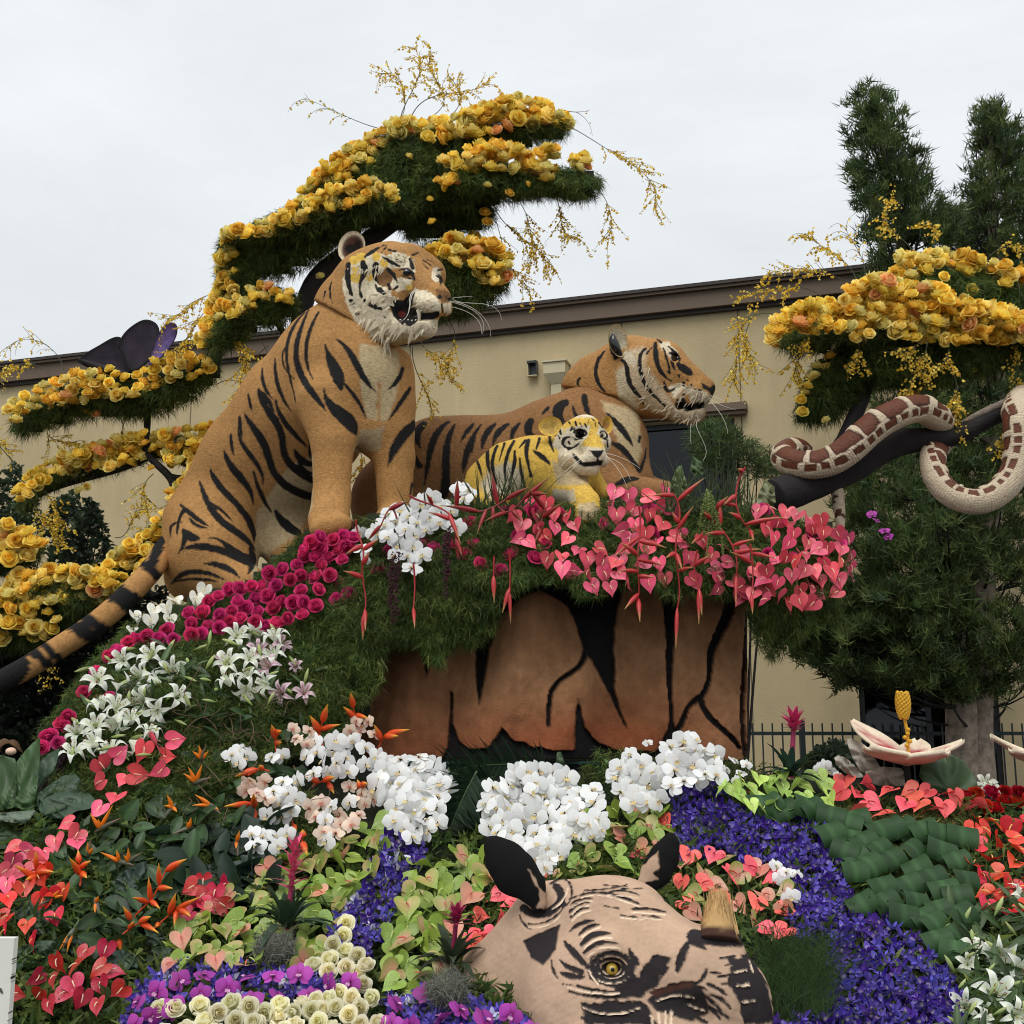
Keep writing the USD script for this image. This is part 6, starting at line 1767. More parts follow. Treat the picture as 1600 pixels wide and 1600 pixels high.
rose_tree("low spreading rose boughs filling the left edge behind the striped tail", 7.0,
    [([(-40, 940), (30, 910), (100, 895), (190, 900), (200, 930), (150, 955), (100, 975), (60, 1005), (-40, 1010)], 7.0, 0.2),
     ([(-40, 830), (40, 830), (66, 852), (50, 880), (0, 890), (-40, 885)], 7.1, 0.18),
     ([(170, 885), (215, 840), (262, 805), (270, 830), (250, 865), (215, 895), (185, 905)], 7.15, 0.15)],
    [([(0, 814), (39, 824), (64, 846), (46, 869), (0, 873), (-40, 860), (-40, 815)], 6.88, 17, 14.5),
     ([(-40, 930), (0, 922), (23, 897), (97, 886), (163, 889), (192, 910), (188, 930), (155, 938), (108, 934), (70, 946), (91, 962), (86, 988), (46, 992), (0, 996), (-40, 990)], 6.82, 17, 14),
     ([(174, 865), (217, 836), (240, 813), (263, 802), (266, 822), (248, 842), (234, 868), (215, 892), (167, 884)], 6.98, 15.5, 12.5)],
    [[(-60, 1050, 7.05, 9), (30, 1010, 7.05, 9), (110, 975, 7.05, 8), (190, 935, 7.1, 7), (265, 850, 7.15, 6)], [(110, 975, 7.05, 6), (60, 950, 7.0, 5), (0, 930, 7.0, 4)], [(-60, 960, 7.1, 6), (-10, 890, 7.1, 5), (30, 850, 7.1, 3)]],
    1100, loose=[(215, 898, 6.9, 11), (190, 900, 6.9, 12)])

rose_tree("broad rose-topped tree above the coiled python at right", 6.6,
    [([(1215, 535), (1240, 505), (1310, 500), (1345, 525), (1370, 500), (1400, 440), (1450, 415), (1530, 415), (1610, 440), (1680, 470), (1680, 560), (1600, 555), (1560, 572), (1490, 592), (1420, 606), (1370, 600), (1340, 548), (1300, 540), (1244, 552)], 6.7, 0.32),
     ([(1245, 655), (1252, 615), (1274, 572), (1315, 540), (1362, 560), (1358, 600), (1345, 626), (1292, 658)], 6.75, 0.22)],
    [([(1390, 420), (1405, 397), (1435, 396), (1461, 387), (1502, 390), (1532, 404), (1592, 415), (1640, 430), (1640, 460), (1562, 448), (1520, 430), (1495, 414), (1457, 411), (1427, 441), (1400, 440)], 6.5, 16.5, 14),
     ([(1199, 511), (1225, 483), (1270, 468), (1307, 468), (1337, 445), (1375, 427), (1405, 441), (1450, 441), (1487, 456), (1510, 468), (1562, 475), (1600, 490), (1650, 500), (1650, 535), (1600, 533), (1525, 530), (1480, 533), (1442, 531), (1397, 518), (1375, 503), (1346, 533), (1315, 511), (1274, 518), (1236, 511), (1210, 530)], 6.32, 16.2, 14),
     ([(1247, 655), (1249, 640), (1254, 610), (1276, 570), (1300, 548), (1304, 556), (1282, 580), (1264, 612), (1258, 652)], 6.55, 18, 11)],
    [[(1308, 720, 6.55, 13), (1322, 680, 6.6, 12), (1352, 608, 6.65, 11), (1366, 555, 6.7, 10), (1420, 500, 6.7, 8), (1500, 470, 6.7, 5)], [(1360, 570, 6.68, 8), (1320, 560, 6.7, 5), (1260, 540, 6.7, 3)], [(1345, 620, 6.65, 6), (1310, 610, 6.72, 4), (1265, 640, 6.75, 2)], [(1370, 548, 6.7, 7), (1480, 560, 6.7, 5), (1620, 540, 6.7, 4)]],
    1300, loose=[(1424, 502, 6.3, 12), (1402, 515, 6.3, 10), (1476, 431, 6.35, 10), (1560, 560, 6.5, 9), (1520, 575, 6.5, 9), (1450, 600, 6.6, 9), (1430, 612, 6.6, 8), (1290, 655, 6.55, 8), (1520, 452, 6.4, 11), (1425, 510, 6.3, 11)])

# the black branch that carries the python
def black_branch():
    t = thing("black_branch", "thick sawn-off black branch carrying the coiled python", "branch")
    row = [(1206, 776, 6.22, 27), (1228, 770, 6.25, 29), (1276, 752, 6.3, 28), (1333, 726, 6.33, 27), (1375, 702, 6.35, 24), (1417, 688, 6.36, 21), (1487, 682, 6.36, 16), (1544, 652, 6.38, 16), (1600, 632, 6.4, 17), (1680, 612, 6.42, 17)]
    p = spline(np.array([np.r_[at(*q[:3]), q[3] * mpp(q[1], q[2])] for q in row]), 80)
    v, f = tube(p[:, :3], p[:, 3], 22)
    v = v + (wobble(v, 14, 4) * 0.008)[:, None] * U3
    put("bough", (v, f), "dark_bark", t)
    p = spline(np.array([np.r_[at(*q[:3]), q[3] * mpp(q[1], q[2])] for q in [(1316, 735, 6.36, 20), (1310, 712, 6.5, 16), (1318, 690, 6.58, 13)]]), 12)
    put("stub", tube(p[:, :3], p[:, 3], 14), "dark_bark", t)
    q = spline(np.array([np.r_[at(*q[:3]), q[3] * mpp(q[1], q[2])] for q in [(1490, 670, 6.37, 3), (1520, 652, 6.34, 5), (1550, 638, 6.34, 6), (1600, 617, 6.36, 6), (1640, 608, 6.38, 4)]]), 14)
    mat_plain("grey_bark", lin((128, 116, 104)), rough=0.9, nscale=30, namt=0.35, bump=0.6)
    put("bare_strip", tube(q[:, :3], q[:, 3], 10), "grey_bark", t)
black_branch()


# ---------------------------------------------------------------- dancing-lady orchid sprays
ONC = [lin((238, 206, 70), 1.05), lin((248, 226, 112), 1.05), lin((226, 186, 60), 1.05)]


def spray(points, label, seed, side=7, length=40, bloom=0.018, group="yellow orchid sprays in the rose trees", down=0.4, density=1.0):
    """points: (px, py, y) along the main stem; side branchlets with tiny hanging blossoms."""
    g = rng(seed)
    t = thing("orchid_spray", label, "orchid spray", group)
    P = spline(np.array([at(*q) for q in points]), 24)
    sc = mpp(points[0][1], points[0][2])
    stems, tw = MB(), []
    stems.add(*tube(P, np.linspace(0.0035, 0.0012, len(P)), 4))
    ends = [P[int(len(P) * 0.45):]]
    side = int(side * 1.9)
    for i in range(side):
        k = int(len(P) * (0.3 + 0.68 * (i + g.random()) / side)) if side else 0
        k = min(k, len(P) - 2)
        d = P[k + 1] - P[k]
        d /= np.linalg.norm(d)
        o = np.cross(d, g.normal(size=3))
        o /= np.linalg.norm(o)
        L = length * sc * g.uniform(0.5, 1.2)
        e = P[k] + d * L * 0.6 + o * L * 0.65 + np.array([0, 0, -down * L * 0.5])
        q = spline(np.array([P[k], P[k] + d * L * 0.4 + o * L * 0.3, e]), 7)
        stems.add(*tube(q, np.linspace(0.002, 0.0008, 7), 3))
        ends.append(q)
    mat_ = MB()
    for q in ends:
        L = np.linalg.norm(np.diff(q, axis=0), axis=1).sum()
        n = max(2, int(L / 0.0105 * density))
        for _ in range(n):
            u = g.random() * (len(q) - 1.001)
            i = int(u)
            b = q[i] + (q[i + 1] - q[i]) * (u - i) + g.normal(size=3) * 0.006 + np.array([0, 0, -0.008])
            c = ONC[int(g.integers(3))] * g.uniform(0.7, 1.15)
            s = bloom * g.uniform(0.5, 1.1)
            for j in range(2):
                M = frame(b, g.normal(size=3) + [0, -0.6, 0], (0, 0, 1), s, g.uniform(0, 6.28))
                mat_.add(xform(M, np.array([[0, 0.35, 0], [-0.5, -0.1, 0.1], [0, -0.55, 0.2], [0.5, -0.1, 0.1]])), [[0, 1, 2], [0, 2, 3]], c)
    stems.build("stem", "spray_stem", t, smooth=True)
    mat_.build("blossoms", "petal_still", t, kind="stuff", smooth=False)


mat_plain("spray_stem", (0.07, 0.075, 0.04), rough=0.7, namt=0.2)
_s = 2000
for pts, label, kw in [
    ([(625, 190, 7.15), (640, 150, 7.15), (655, 115, 7.15), (645, 72, 7.15)], "orchid spray pointing straight up from the tall crown", dict(side=9)),
    ([(640, 190, 7.2), (680, 150, 7.2), (740, 140, 7.2), (765, 130, 7.2)], "orchid spray leaning right above the tall crown", dict(side=9)),
    ([(620, 190, 7.1), (630, 140, 7.1), (610, 115, 7.1), (592, 118, 7.1)], "orchid spray curling left above the tall crown", dict(side=9)),
    ([(660, 190, 7.25), (690, 140, 7.25), (672, 105, 7.25), (675, 80, 7.25)], "bushy orchid spray at the very top of the tall crown", dict(side=10)),
    ([(700, 185, 7.1), (720, 150, 7.1), (700, 120, 7.1)], "short orchid spray above the right half of the tall crown", dict(side=7)),
    ([(590, 200, 7.1), (555, 188, 7.1), (515, 170, 7.1), (474, 153, 7.1)], "nearly bare orchid twig reaching left into the sky", dict(side=5, density=0.35)),
    ([(885, 195, 7.0), (920, 215, 7.0), (960, 240, 7.0), (1010, 275, 7.0), (1020, 335, 7.0)], "long arching orchid spray at the right tip of the tall crown", dict(side=12)),
    ([(930, 290, 7.0), (945, 310, 7.0), (955, 345, 7.0), (950, 375, 7.0)], "hanging orchid sprig below the right tip of the tall crown", dict(side=6)),
    ([(800, 300, 7.0), (820, 330, 7.0), (830, 370, 7.0), (828, 420, 7.0)], "drooping orchid spray under the second rose tier", dict(side=10)),
    ([(860, 300, 7.0), (875, 335, 7.0), (890, 370, 7.0), (900, 370, 7.0)], "loose orchid spray drooping in the sky right of the crown", dict(side=10)),
    ([(770, 310, 7.05), (790, 350, 7.05), (820, 375, 7.05), (860, 410, 7.05), (868, 425, 7.05)], "orchid spray falling past the small rose pad", dict(side=12)),
    ([(770, 330, 7.05), (785, 380, 7.05), (800, 420, 7.05), (828, 455, 7.05)], "orchid spray hanging beside the small rose pad", dict(side=10)),
    ([(880, 172, 7.0), (900, 175, 7.0), (922, 172, 7.0)], "bare twig at the right end of the highest rose band", dict(side=1, density=0.1)),
    ([(350, 450, 7.0), (310, 470, 7.0), (280, 490, 7.0), (262, 500, 7.0)], "orchid spray reaching left above the butterfly", dict(side=9)),
    ([(340, 470, 7.0), (310, 500, 7.0), (290, 530, 7.0), (270, 550, 7.0)], "orchid spray drooping beside the butterfly's pale wing", dict(side=9)),
    ([(335, 540, 6.9), (360, 530, 6.9), (385, 560, 6.9), (380, 580, 6.9)], "thick orchid spray at the foot of the tall crown", dict(side=12)),
    ([(395, 520, 6.9), (415, 545, 6.9), (418, 590, 6.9), (400, 620, 6.9)], "orchid spray against the wall beside the tiger's back", dict(side=8)),
    ([(420, 540, 6.95), (390, 580, 6.95), (370, 640, 6.95), (350, 660, 6.95)], "wispy orchid spray between two rose tiers", dict(side=8)),
    ([(340, 600, 7.1), (370, 595, 7.1), (400, 620, 7.1), (398, 650, 7.1)], "orchid sprig at the right end of the upper left tier", dict(side=7)),
    ([(80, 590, 7.15), (50, 570, 7.15), (20, 575, 7.15), (-15, 590, 7.15)], "orchid spray at the top left tier's outer end", dict(side=9)),
    ([(100, 580, 7.15), (80, 545, 7.15), (40, 530, 7.15), (10, 545, 7.15)], "bare orchid twig above the left cornice", dict(side=6, density=0.4)),
    ([(90, 660, 7.2), (75, 680, 7.2), (100, 690, 7.2), (120, 690, 7.2)], "orchid sprig hanging between the left tiers", dict(side=7)),
    ([(200, 650, 7.2), (190, 680, 7.2), (195, 700, 7.2)], "tiny orchid sprig by the thin black post", dict(side=6)),
    ([(40, 770, 7.2), (55, 790, 7.2), (80, 830, 7.2), (90, 850, 7.2)], "orchid spray hanging in front of the glossy shrub", dict(side=10)),
    ([(60, 760, 7.2), (85, 790, 7.2), (92, 820, 7.2)], "orchid cascade under the middle left tier", dict(side=10)),
    ([(160, 850, 7.1), (150, 880, 7.1), (130, 900, 7.1), (110, 890, 7.1)], "orchid spray low against the wall at left", dict(side=9)),
    ([(180, 840, 7.1), (205, 815, 7.1), (215, 798, 7.1), (230, 800, 7.1)], "orchid sprig over the low rose boughs", dict(side=6)),
    ([(240, 740, 7.1), (225, 760, 7.1), (230, 790, 7.1)], "orchid sprig below the black fork at left", dict(side=6)),
    ([(20, 720, 7.3), (-5, 690, 7.3), (15, 705, 7.3)], "orchid wisp at the left picture edge", dict(side=6)),
    ([(70, 1000, 6.9), (72, 1030, 6.9), (78, 1060, 6.9)], "orchid sprig hanging under the tail", dict(side=4)),
    ([(660, 520, 6.95), (665, 545, 6.95), (690, 560, 6.95), (700, 575, 6.95)], "orchid wisp on the wall below the roaring muzzle", dict(side=7)),
    ([(645, 540, 6.95), (655, 590, 6.95), (672, 630, 6.95), (668, 680, 6.95)], "long thin orchid strand beside the sitting tiger's chest", dict(side=8)),
    ([(700, 500, 7.0), (710, 530, 7.0), (700, 570, 7.0), (708, 600, 7.0)], "orchid strand hanging below the small rose pad", dict(side=8)),
    ([(560, 700, 7.2), (566, 720, 7.2), (560, 745, 7.2)], "orchid blossoms glimpsed between the tiger's forelegs", dict(side=6)),
    ([(1290, 470, 6.5), (1270, 455, 6.5), (1210, 450, 6.5), (1160, 465, 6.5)], "orchid spray reaching left over the cornice", dict(side=11)),
    ([(1340, 450, 6.5), (1300, 430, 6.5), (1250, 420, 6.5), (1200, 430, 6.5)], "orchid spray across the cornice above the right tree", dict(side=11)),
    ([(1340, 445, 6.55), (1325, 415, 6.55), (1285, 385, 6.55), (1258, 365, 6.55)], "orchid spray against the sky left of the conifer", dict(side=10)),
    ([(1350, 440, 6.6), (1345, 400, 6.6), (1325, 365, 6.6), (1320, 355, 6.6)], "thin orchid twig against the conifer", dict(side=6, density=0.5)),
    ([(1430, 400, 6.55), (1405, 370, 6.55), (1385, 350, 6.55), (1395, 310, 6.55)], "bright orchid spray in front of the tall conifer", dict(side=11)),
    ([(1455, 390, 6.6), (1460, 360, 6.6), (1455, 350, 6.6)], "orchid sprig standing on the right tree", dict(side=6)),
    ([(1540, 410, 6.6), (1560, 390, 6.6), (1590, 385, 6.6), (1610, 400, 6.6)], "orchid spray at the top right corner of the right tree", dict(side=9)),
    ([(1590, 440, 6.4), (1592, 480, 6.4), (1585, 520, 6.4), (1590, 560, 6.4)], "orchid cascade down the right picture edge", dict(side=13)),
    ([(1590, 560, 6.45), (1592, 600, 6.45), (1588, 640, 6.45)], "orchid cascade above the python's raised loop", dict(side=11)),
    ([(1230, 510, 6.5), (1190, 490, 6.5), (1160, 510, 6.5), (1150, 580, 6.5), (1145, 600, 6.5)], "arching orchid spray on the wall left of the right tree", dict(side=13)),
    ([(1180, 490, 6.5), (1165, 530, 6.5), (1180, 570, 6.5)], "orchid spray drooping on the tan wall", dict(side=9)),
    ([(1250, 540, 6.45), (1245, 565, 6.45), (1240, 590, 6.45)], "orchid sprig under the left rose clump of the right tree", dict(side=7)),
    ([(1270, 515, 6.35), (1262, 530, 6.35), (1250, 545, 6.35)], "orchid sprig below the first right-tree roses", dict(side=6)),
    ([(1440, 530, 6.3), (1425, 545, 6.3), (1410, 555, 6.3)], "orchid tassel left under the right tree", dict(side=7)),
    ([(1450, 530, 6.3), (1445, 555, 6.3), (1435, 585, 6.3)], "orchid tassel in the middle of the right tree", dict(side=9)),
    ([(1485, 535, 6.3), (1480, 555, 6.3), (1475, 570, 6.3)], "short orchid tassel under the right tree's roses", dict(side=6)),
    ([(1425, 590, 6.35), (1422, 605, 6.35), (1418, 615, 6.35)], "orchid tassel just above the python's back", dict(side=5)),
    ([(1490, 585, 6.3), (1496, 610, 6.3), (1490, 655, 6.3)], "dense orchid tassel hanging past the python's bend", dict(side=12)),
    ([(1575, 660, 6.3), (1570, 680, 6.3), (1572, 700, 6.3)], "orchid tassel inside the python's loop", dict(side=7)),
    ([(1345, 530, 6.35), (1340, 555, 6.35), (1338, 570, 6.35)], "orchid tassel beside the right tree's trunk", dict(side=7)),
]:
    spray(pts, label, _s, **kw)
    _s += 1

# ================================================================ THE FLOWER BEDS
g0 = rng(3000)
UPF, FWD = (0, -0.6, 0.75), (0, -0.9, 0.35)


def each(name, refs, pts, r, label, cat, group, seed, **k):
    g = rng(seed)
    for q, w in zip(pts, which(pts)):
        place(name, refs, q[:2], (q[2] if len(q) > 2 else r) * g.uniform(0.9, 1.1), g, label + w, cat, group, **k)


# ---- hot pink roses
bed("hot_pink_rose", P_ROSE, [(281, 963), (322, 935), (366, 914), (437, 889), (470, 868), (520, 838), (548, 832), (540, 868), (505, 915), (491, 951), (453, 968), (416, 978), (391, 968), (340, 985), (312, 990)], 16.5, (11, 13.5), "hot pink rose in the drift below the sitting tiger's haunch", "rose", "hot pink roses drifting down from the tiger's haunch", 3001, face=FWD, off=-0.1)
each("hot_pink_rose", P_ROSE, [(486, 846), (502, 838), (520, 842), (536, 836), (552, 838), (500, 856), (528, 858), (545, 852), (474, 858)], 12, "hot pink rose pressed against the sitting tiger's near paw", "rose", "pink roses at the near paw", 3009, face=FWD, y=5.97)
each("hot_pink_rose", P_ROSE, [(590, 889), (547, 929), (606, 861), (526, 910), (550, 823), (526, 935), (505, 892)], 13, "hot pink rose in fern beside the white orchid pair", "rose", "scattered pink roses beside the white orchid pair", 3002, face=FWD, off=-0.05)
each("hot_pink_rose", P_ROSE, [(678, 854), (708, 848), (725, 864), (744, 848), (734, 818), (660, 848), (795, 796), (781, 890), (797, 864), (752, 880)], 13, "hot pink rose in fern right of the hanging white orchids", "rose", "scattered pink roses right of the white orchids", 3003, face=FWD, off=-0.05)
each("hot_pink_rose", P_ROSE, [(834, 798), (809, 839), (850, 848), (837, 870), (946, 820, 14), (1019, 834, 14), (1014, 797, 13), (975, 836, 11), (870, 805), (1195, 797, 13), (1273, 830, 13), (1240, 870, 13), (1281, 856, 13), (1310, 850, 14), (1200, 865, 11)], 13, "deep pink rose tucked among the pink anthuriums", "rose", "pink roses among the pink anthuriums", 3004, face=FWD, off=-0.08)
each("hot_pink_rose", P_ROSE, [(66, 1167), (74, 1152, 12), (90, 1160, 10), (106, 1120), (131, 1080), (169, 1024), (180, 1015), (200, 1002), (212, 996, 12), (230, 995, 12), (247, 996, 12), (259, 985), (271, 999, 12), (147, 1049), (150, 1058), (170, 1088, 9), (100, 1134, 10), (300, 992), (262, 981)], 12, "pink rose on the mound's left rim beside the lilies", "rose", "pink roses edging the mound on the left", 3005, face=FWD, off=-0.12)
each("hot_pink_rose", P_ROSE, [(80, 1148), (95, 1128)], 13, "pale blush rose above the big green leaves", "rose", "blush roses above the big leaves", 3006, face=FWD, off=-0.12)

# ---- white anthuriums by the haunch
each("white_anthurium", A_WHITE, [(276, 938, 17), (262, 952, 15), (318, 925, 17), (306, 938, 16), (240, 955, 15), (236, 972, 15), (212, 965, 14), (206, 985, 12), (266, 970, 14)], 16, "large white anthurium at the foot of the sitting tiger", "anthurium", "white anthuriums at the tiger's foot", 3010, face=(0.1, -0.95, 0.35), off=-0.08, jit=0.25)

# ---- white orchids on the ledge
bed("white_orchid", O_WHITE, [(586, 836), (600, 806), (630, 790), (656, 776), (681, 773), (712, 796), (719, 826), (690, 826), (672, 818), (656, 842), (662, 874), (635, 893), (618, 878), (612, 850)], 15.5, (15, 18), "white orchid in the hanging cluster before the tiger's forelegs", "orchid", "white orchids before the tiger's forelegs", 3011, face=(0, -1, 0.15), off=-0.12, jit=0.3, depth=0.08)
each("white_orchid", O_WHITE, [(718, 762, 17), (732, 766, 16), (725, 778, 14)], 16, "white orchid perched above the rest near the yellow cub's back", "orchid", "white orchids near the cub's back", 3012, face=FWD, off=-0.1)
each("white_orchid", O_WHITE, [(561, 834, 16), (566, 856, 16), (572, 872, 12)], 16, "white orchid of the lone pair below the forelegs' gap", "orchid", "white orchids of the lone upright pair", 3013, face=(0.5, -0.9, 0.1), off=-0.12)

# ---- pink anthuriums on the ledge
KA = dict(face=(0, -1.0, 0.12), off=-0.08, roll=0.7)
bed("pink_anthurium", A_PINK, [(795, 800), (830, 788), (868, 786), (902, 812), (905, 850), (985, 860), (985, 925), (960, 922), (912, 920), (905, 895), (870, 890), (850, 878), (835, 860), (800, 838)], 19, (14.5, 18), "pink anthurium in the drift beneath the cub's hanging paw", "anthurium", "pink anthuriums beneath the cub's paw", 3014, jit=0.45, depth=0.07, **KA)
bed("pink_anthurium", A_PINK, [(942, 782), (962, 768), (1050, 768), (1056, 808), (1010, 836), (985, 852), (955, 812)], 18, (14.5, 18), "bright pink anthurium on the shelf right of the cub's paw", "anthurium", "pink anthuriums right of the cub's paw", 3015, jit=0.45, depth=0.07, **KA)
bed("pink_anthurium", A_PINK, [(1182, 792), (1230, 802), (1298, 816), (1322, 850), (1328, 888), (1312, 928), (1262, 948), (1215, 946), (1180, 936), (1160, 910), (1190, 880), (1215, 860), (1185, 830)], 17, (14, 18), "pink anthurium in the dense fall at the right end of the ledge", "anthurium", "pink anthuriums at the ledge's right end", 3016, face=(0.15, -1, 0.05), off=-0.1, jit=0.5, depth=0.12, roll=0.5)
each("pink_anthurium", A_PINK, [(1065, 850), (1080, 875), (1109, 870), (1039, 907), (1088, 912), (1122, 906), (1151, 912), (1062, 838), (1002, 880), (1010, 858), (968, 880), (1140, 880), (1168, 930), (1155, 935)], 16, "pink anthurium hanging singly among the red lobster claws", "anthurium", "single pink anthuriums among the lobster claws", 3017, jit=0.25, **KA)
each("pink_anthurium", A_PINK, [(1322, 845, 18), (1326, 870, 17), (1326, 895, 16)], 17, "pink anthurium turned edge-on at the ledge's far right rim", "anthurium", "edge-on anthuriums at the right rim", 3018, face=(1, -0.5, 0.1))

bed("pink_anthurium", A_PINK, [(1000, 835), (1180, 835), (1185, 925), (1100, 925), (1000, 915)], 32, (14, 17), "pink anthurium deep in the fern behind the lobster claws", "anthurium", "pink anthuriums behind the lobster claws", 3019, jit=0.45, **KA)

# ---- the left mound: lilies, dusky anthuriums
LK = dict(face=(0, -0.9, 0.35), jit=0.5, off=-0.1)
bed("white_lily", L_WHITE, [(147, 1061), (206, 1017), (244, 1012), (290, 1035), (285, 1075), (300, 1085), (262, 1125), (225, 1160), (160, 1180), (118, 1178), (106, 1165), (125, 1128), (150, 1092)], 26, (22, 27), "open white lily in the large cluster on the mound", "lily", "white lilies on the left of the mound", 3020, depth=0.08, **LK)
bed("white_lily", L_WHITE, [(330, 1022), (370, 990), (400, 978), (432, 992), (430, 1050), (412, 1095), (385, 1080), (352, 1065)], 25, (20, 25), "open white lily in the smaller cluster below the pink roses", "lily", "white lilies below the pink roses", 3021, depth=0.08, **LK)
each("stargazer_lily", L_STAR, [(403, 1014), (416, 1039), (441, 1005), (437, 1083), (475, 1080), (462, 1040, 14), (345, 1030, 15)], 21, "crimson-throated lily in the small lily cluster", "lily", "crimson-throated lilies in the small cluster", 3022, **LK)
each("white_lily", L_WHITE, [(1524, 1482, 30), (1562, 1490, 28), (1559, 1550, 34), (1594, 1400, 26), (1507, 1571, 26), (1597, 1515, 28), (1540, 1590, 24), (1590, 1585, 26), (1512, 1505, 20)], 28, "large white lily in the lower right bush", "lily", "white lilies in the lower right bush", 3023, **LK)
g = rng(3024)
for p in np.vstack([spread([(130, 1040), (240, 1000), (330, 1010), (340, 1100), (230, 1180), (110, 1190)], 26, 5), spread([(320, 990), (440, 970), (480, 1060), (430, 1110), (340, 1090)], 32, 6)]):
    place("lily_bud", [B_LILY], p, g.uniform(15, 22), g, "closed lily bud among the open lilies on the mound", "lily bud", "lily buds on the mound", up=(g.normal(), -0.3, 1), face=FWD, off=-0.13, roll=0.9)
for p in spread([(1480, 1430), (1600, 1410), (1610, 1600), (1490, 1600)], 30, 7):
    place("lily_bud", [B_LILY], p, g.uniform(16, 26), g, "closed lily bud in the leafy bush at the lower right", "lily bud", "lily buds in the lower right bush", up=(g.normal(), -0.3, 1), face=FWD, off=-0.13, roll=0.9)


def leaf_mass(name, ref, poly, gap, r, label, seed, off=-0.06, face=(0, -0.6, 0.6), cat="leaves", cols=None):
    """Plain leaves of a planting too many to count: one mesh."""
    m = UsdGeom.Mesh(stage.GetPrimAtPath(ref + "/blade"))
    v = np.array(m.GetPointsAttr().Get())
    f = np.array(m.GetFaceVertexIndicesAttr().Get()).reshape(-1, 3)
    c = np.array(UsdGeom.PrimvarsAPI(m).GetPrimvar("Cd").Get())
    gg, out = rng(seed), MB()
    pts = spread(poly, gap, seed)
    for p, y in zip(pts, DY(pts)):
        y += off * gg.uniform(0, 1.6)
        up = np.array([gg.normal() * 1.1, -0.4, gg.normal() * 0.9 + 0.3])
        M = frame(at(p[0], p[1], y), np.asarray(face) + gg.normal(size=3) * 0.5, up, gg.uniform(*r) * mpp(p[1], y))
        out.add(xform(M, v), f, c * gg.uniform(0.6, 1.35) if cols is None else cols * gg.uniform(0.6, 1.3))
    return out.build(name, "leaf_still", label=label, cat=cat, kind="stuff")


leaf_mass("lily_leaves", LEAF_LILY, [(110, 1170), (150, 1070), (240, 1005), (330, 1030), (330, 1100), (230, 1180), (130, 1200)], 11, (26, 46), "narrow green lily leaves in the left lily cluster", 31)
leaf_mass("lily_leaves", LEAF_LILY, [(310, 1030), (400, 975), (480, 1040), (470, 1110), (400, 1120), (330, 1090)], 15, (24, 40), "narrow green lily leaves in the small lily cluster", 32)
leaf_mass("lily_leaves", LEAF_LILY, [(1490, 1430), (1560, 1405), (1640, 1400), (1640, 1640), (1480, 1640), (1480, 1540)], 11, (36, 64), "long green lily leaves in the lower right bush", 33)

bed("dusky_anthurium", A_PINK, [(140, 1222), (172, 1172), (240, 1158), (276, 1155), (262, 1200), (231, 1228), (196, 1240), (186, 1250), (156, 1272), (134, 1283)], 25, (18, 22), "dusky pink anthurium in the spray below the white lilies", "anthurium", "dusky pink anthuriums below the lilies", 3030, face=(0, -0.9, 0.35), jit=0.4, off=-0.12, roll=0.9)
each("dusky_anthurium", A_PINK, [(103, 1288), (116, 1306), (87, 1318), (69, 1335), (58, 1345), (19, 1345), (6, 1364), (30, 1365), (10, 1385), (120, 1318), (45, 1330), (20, 1325)], 18, "dusky pink anthurium under the big cabbage-like leaves", "anthurium", "dusky pink anthuriums under the big leaves", 3031, face=(0.2, -0.8, 0.5), off=-0.12, roll=0.9)
each("red_anthurium", A_RED, [(37, 1390), (12, 1406), (75, 1403), (87, 1434), (41, 1447), (6, 1437), (53, 1472), (70, 1362), (62, 1372), (100, 1395), (8, 1458), (66, 1412)], 19, "orange-red anthurium over a grey-green leaf at the left edge", "anthurium", "orange-red anthuriums at the left edge", 3032, face=FWD, off=-0.1)
bed("crimson_anthurium", A_CRIM, [(24, 1530), (103, 1500), (150, 1478), (170, 1484), (186, 1530), (191, 1572), (125, 1575), (50, 1575), (24, 1560)], 24, (17, 21), "crimson anthurium in the bottom bed beside the white board", "anthurium", "crimson anthuriums beside the white board", 3033, face=(0, -0.9, 0.4), jit=0.45, off=-0.1, roll=0.9)
each("crimson_anthurium", A_CRIM, [(297, 1388), (315, 1402), (335, 1398), (350, 1385), (325, 1415), (345, 1412), (300, 1415), (290, 1432), (318, 1380)], 19, "magenta-red anthurium left of the pale green bed", "anthurium", "magenta-red anthuriums left of the green bed", 3034, face=(0, -0.8, 0.5), off=-0.12, roll=0.9)

# ---- the white and peach orchid masses
OK_ = dict(face=(0, -0.9, 0.35), off=-0.12, jit=0.45, depth=0.12, roll=0.5)
bed("white_orchid", O_WHITE, [(573, 1232), (603, 1190), (655, 1177), (678, 1194), (701, 1210), (701, 1236), (690, 1275), (688, 1301), (645, 1308), (618, 1290), (607, 1256)], 14, (18, 21), "white orchid in the round ball left of the palm fronds", "orchid", "white orchids of the ball left of the palm fronds", 3040, **OK_)
bed("white_orchid", O_WHITE, [(756, 1256), (769, 1225), (819, 1202), (869, 1202), (900, 1220), (930, 1236), (941, 1287), (935, 1312), (906, 1303), (881, 1303), (880, 1337), (850, 1357), (825, 1337), (791, 1316), (764, 1292)], 15, (18, 22), "white orchid in the big ball behind the rhinoceros's ears", "orchid", "white orchids of the ball behind the rhinoceros", 3041, **OK_)
bed("white_orchid", O_WHITE, [(960, 1219), (972, 1190), (1000, 1190), (1002, 1203), (1028, 1194), (1044, 1162), (1066, 1147), (1097, 1159), (1117, 1175), (1122, 1214), (1050, 1234), (1040, 1250), (990, 1254), (970, 1242)], 15.5, (18, 22), "white orchid in the cluster above the violet irises", "orchid", "white orchids above the violet irises", 3042, **OK_)
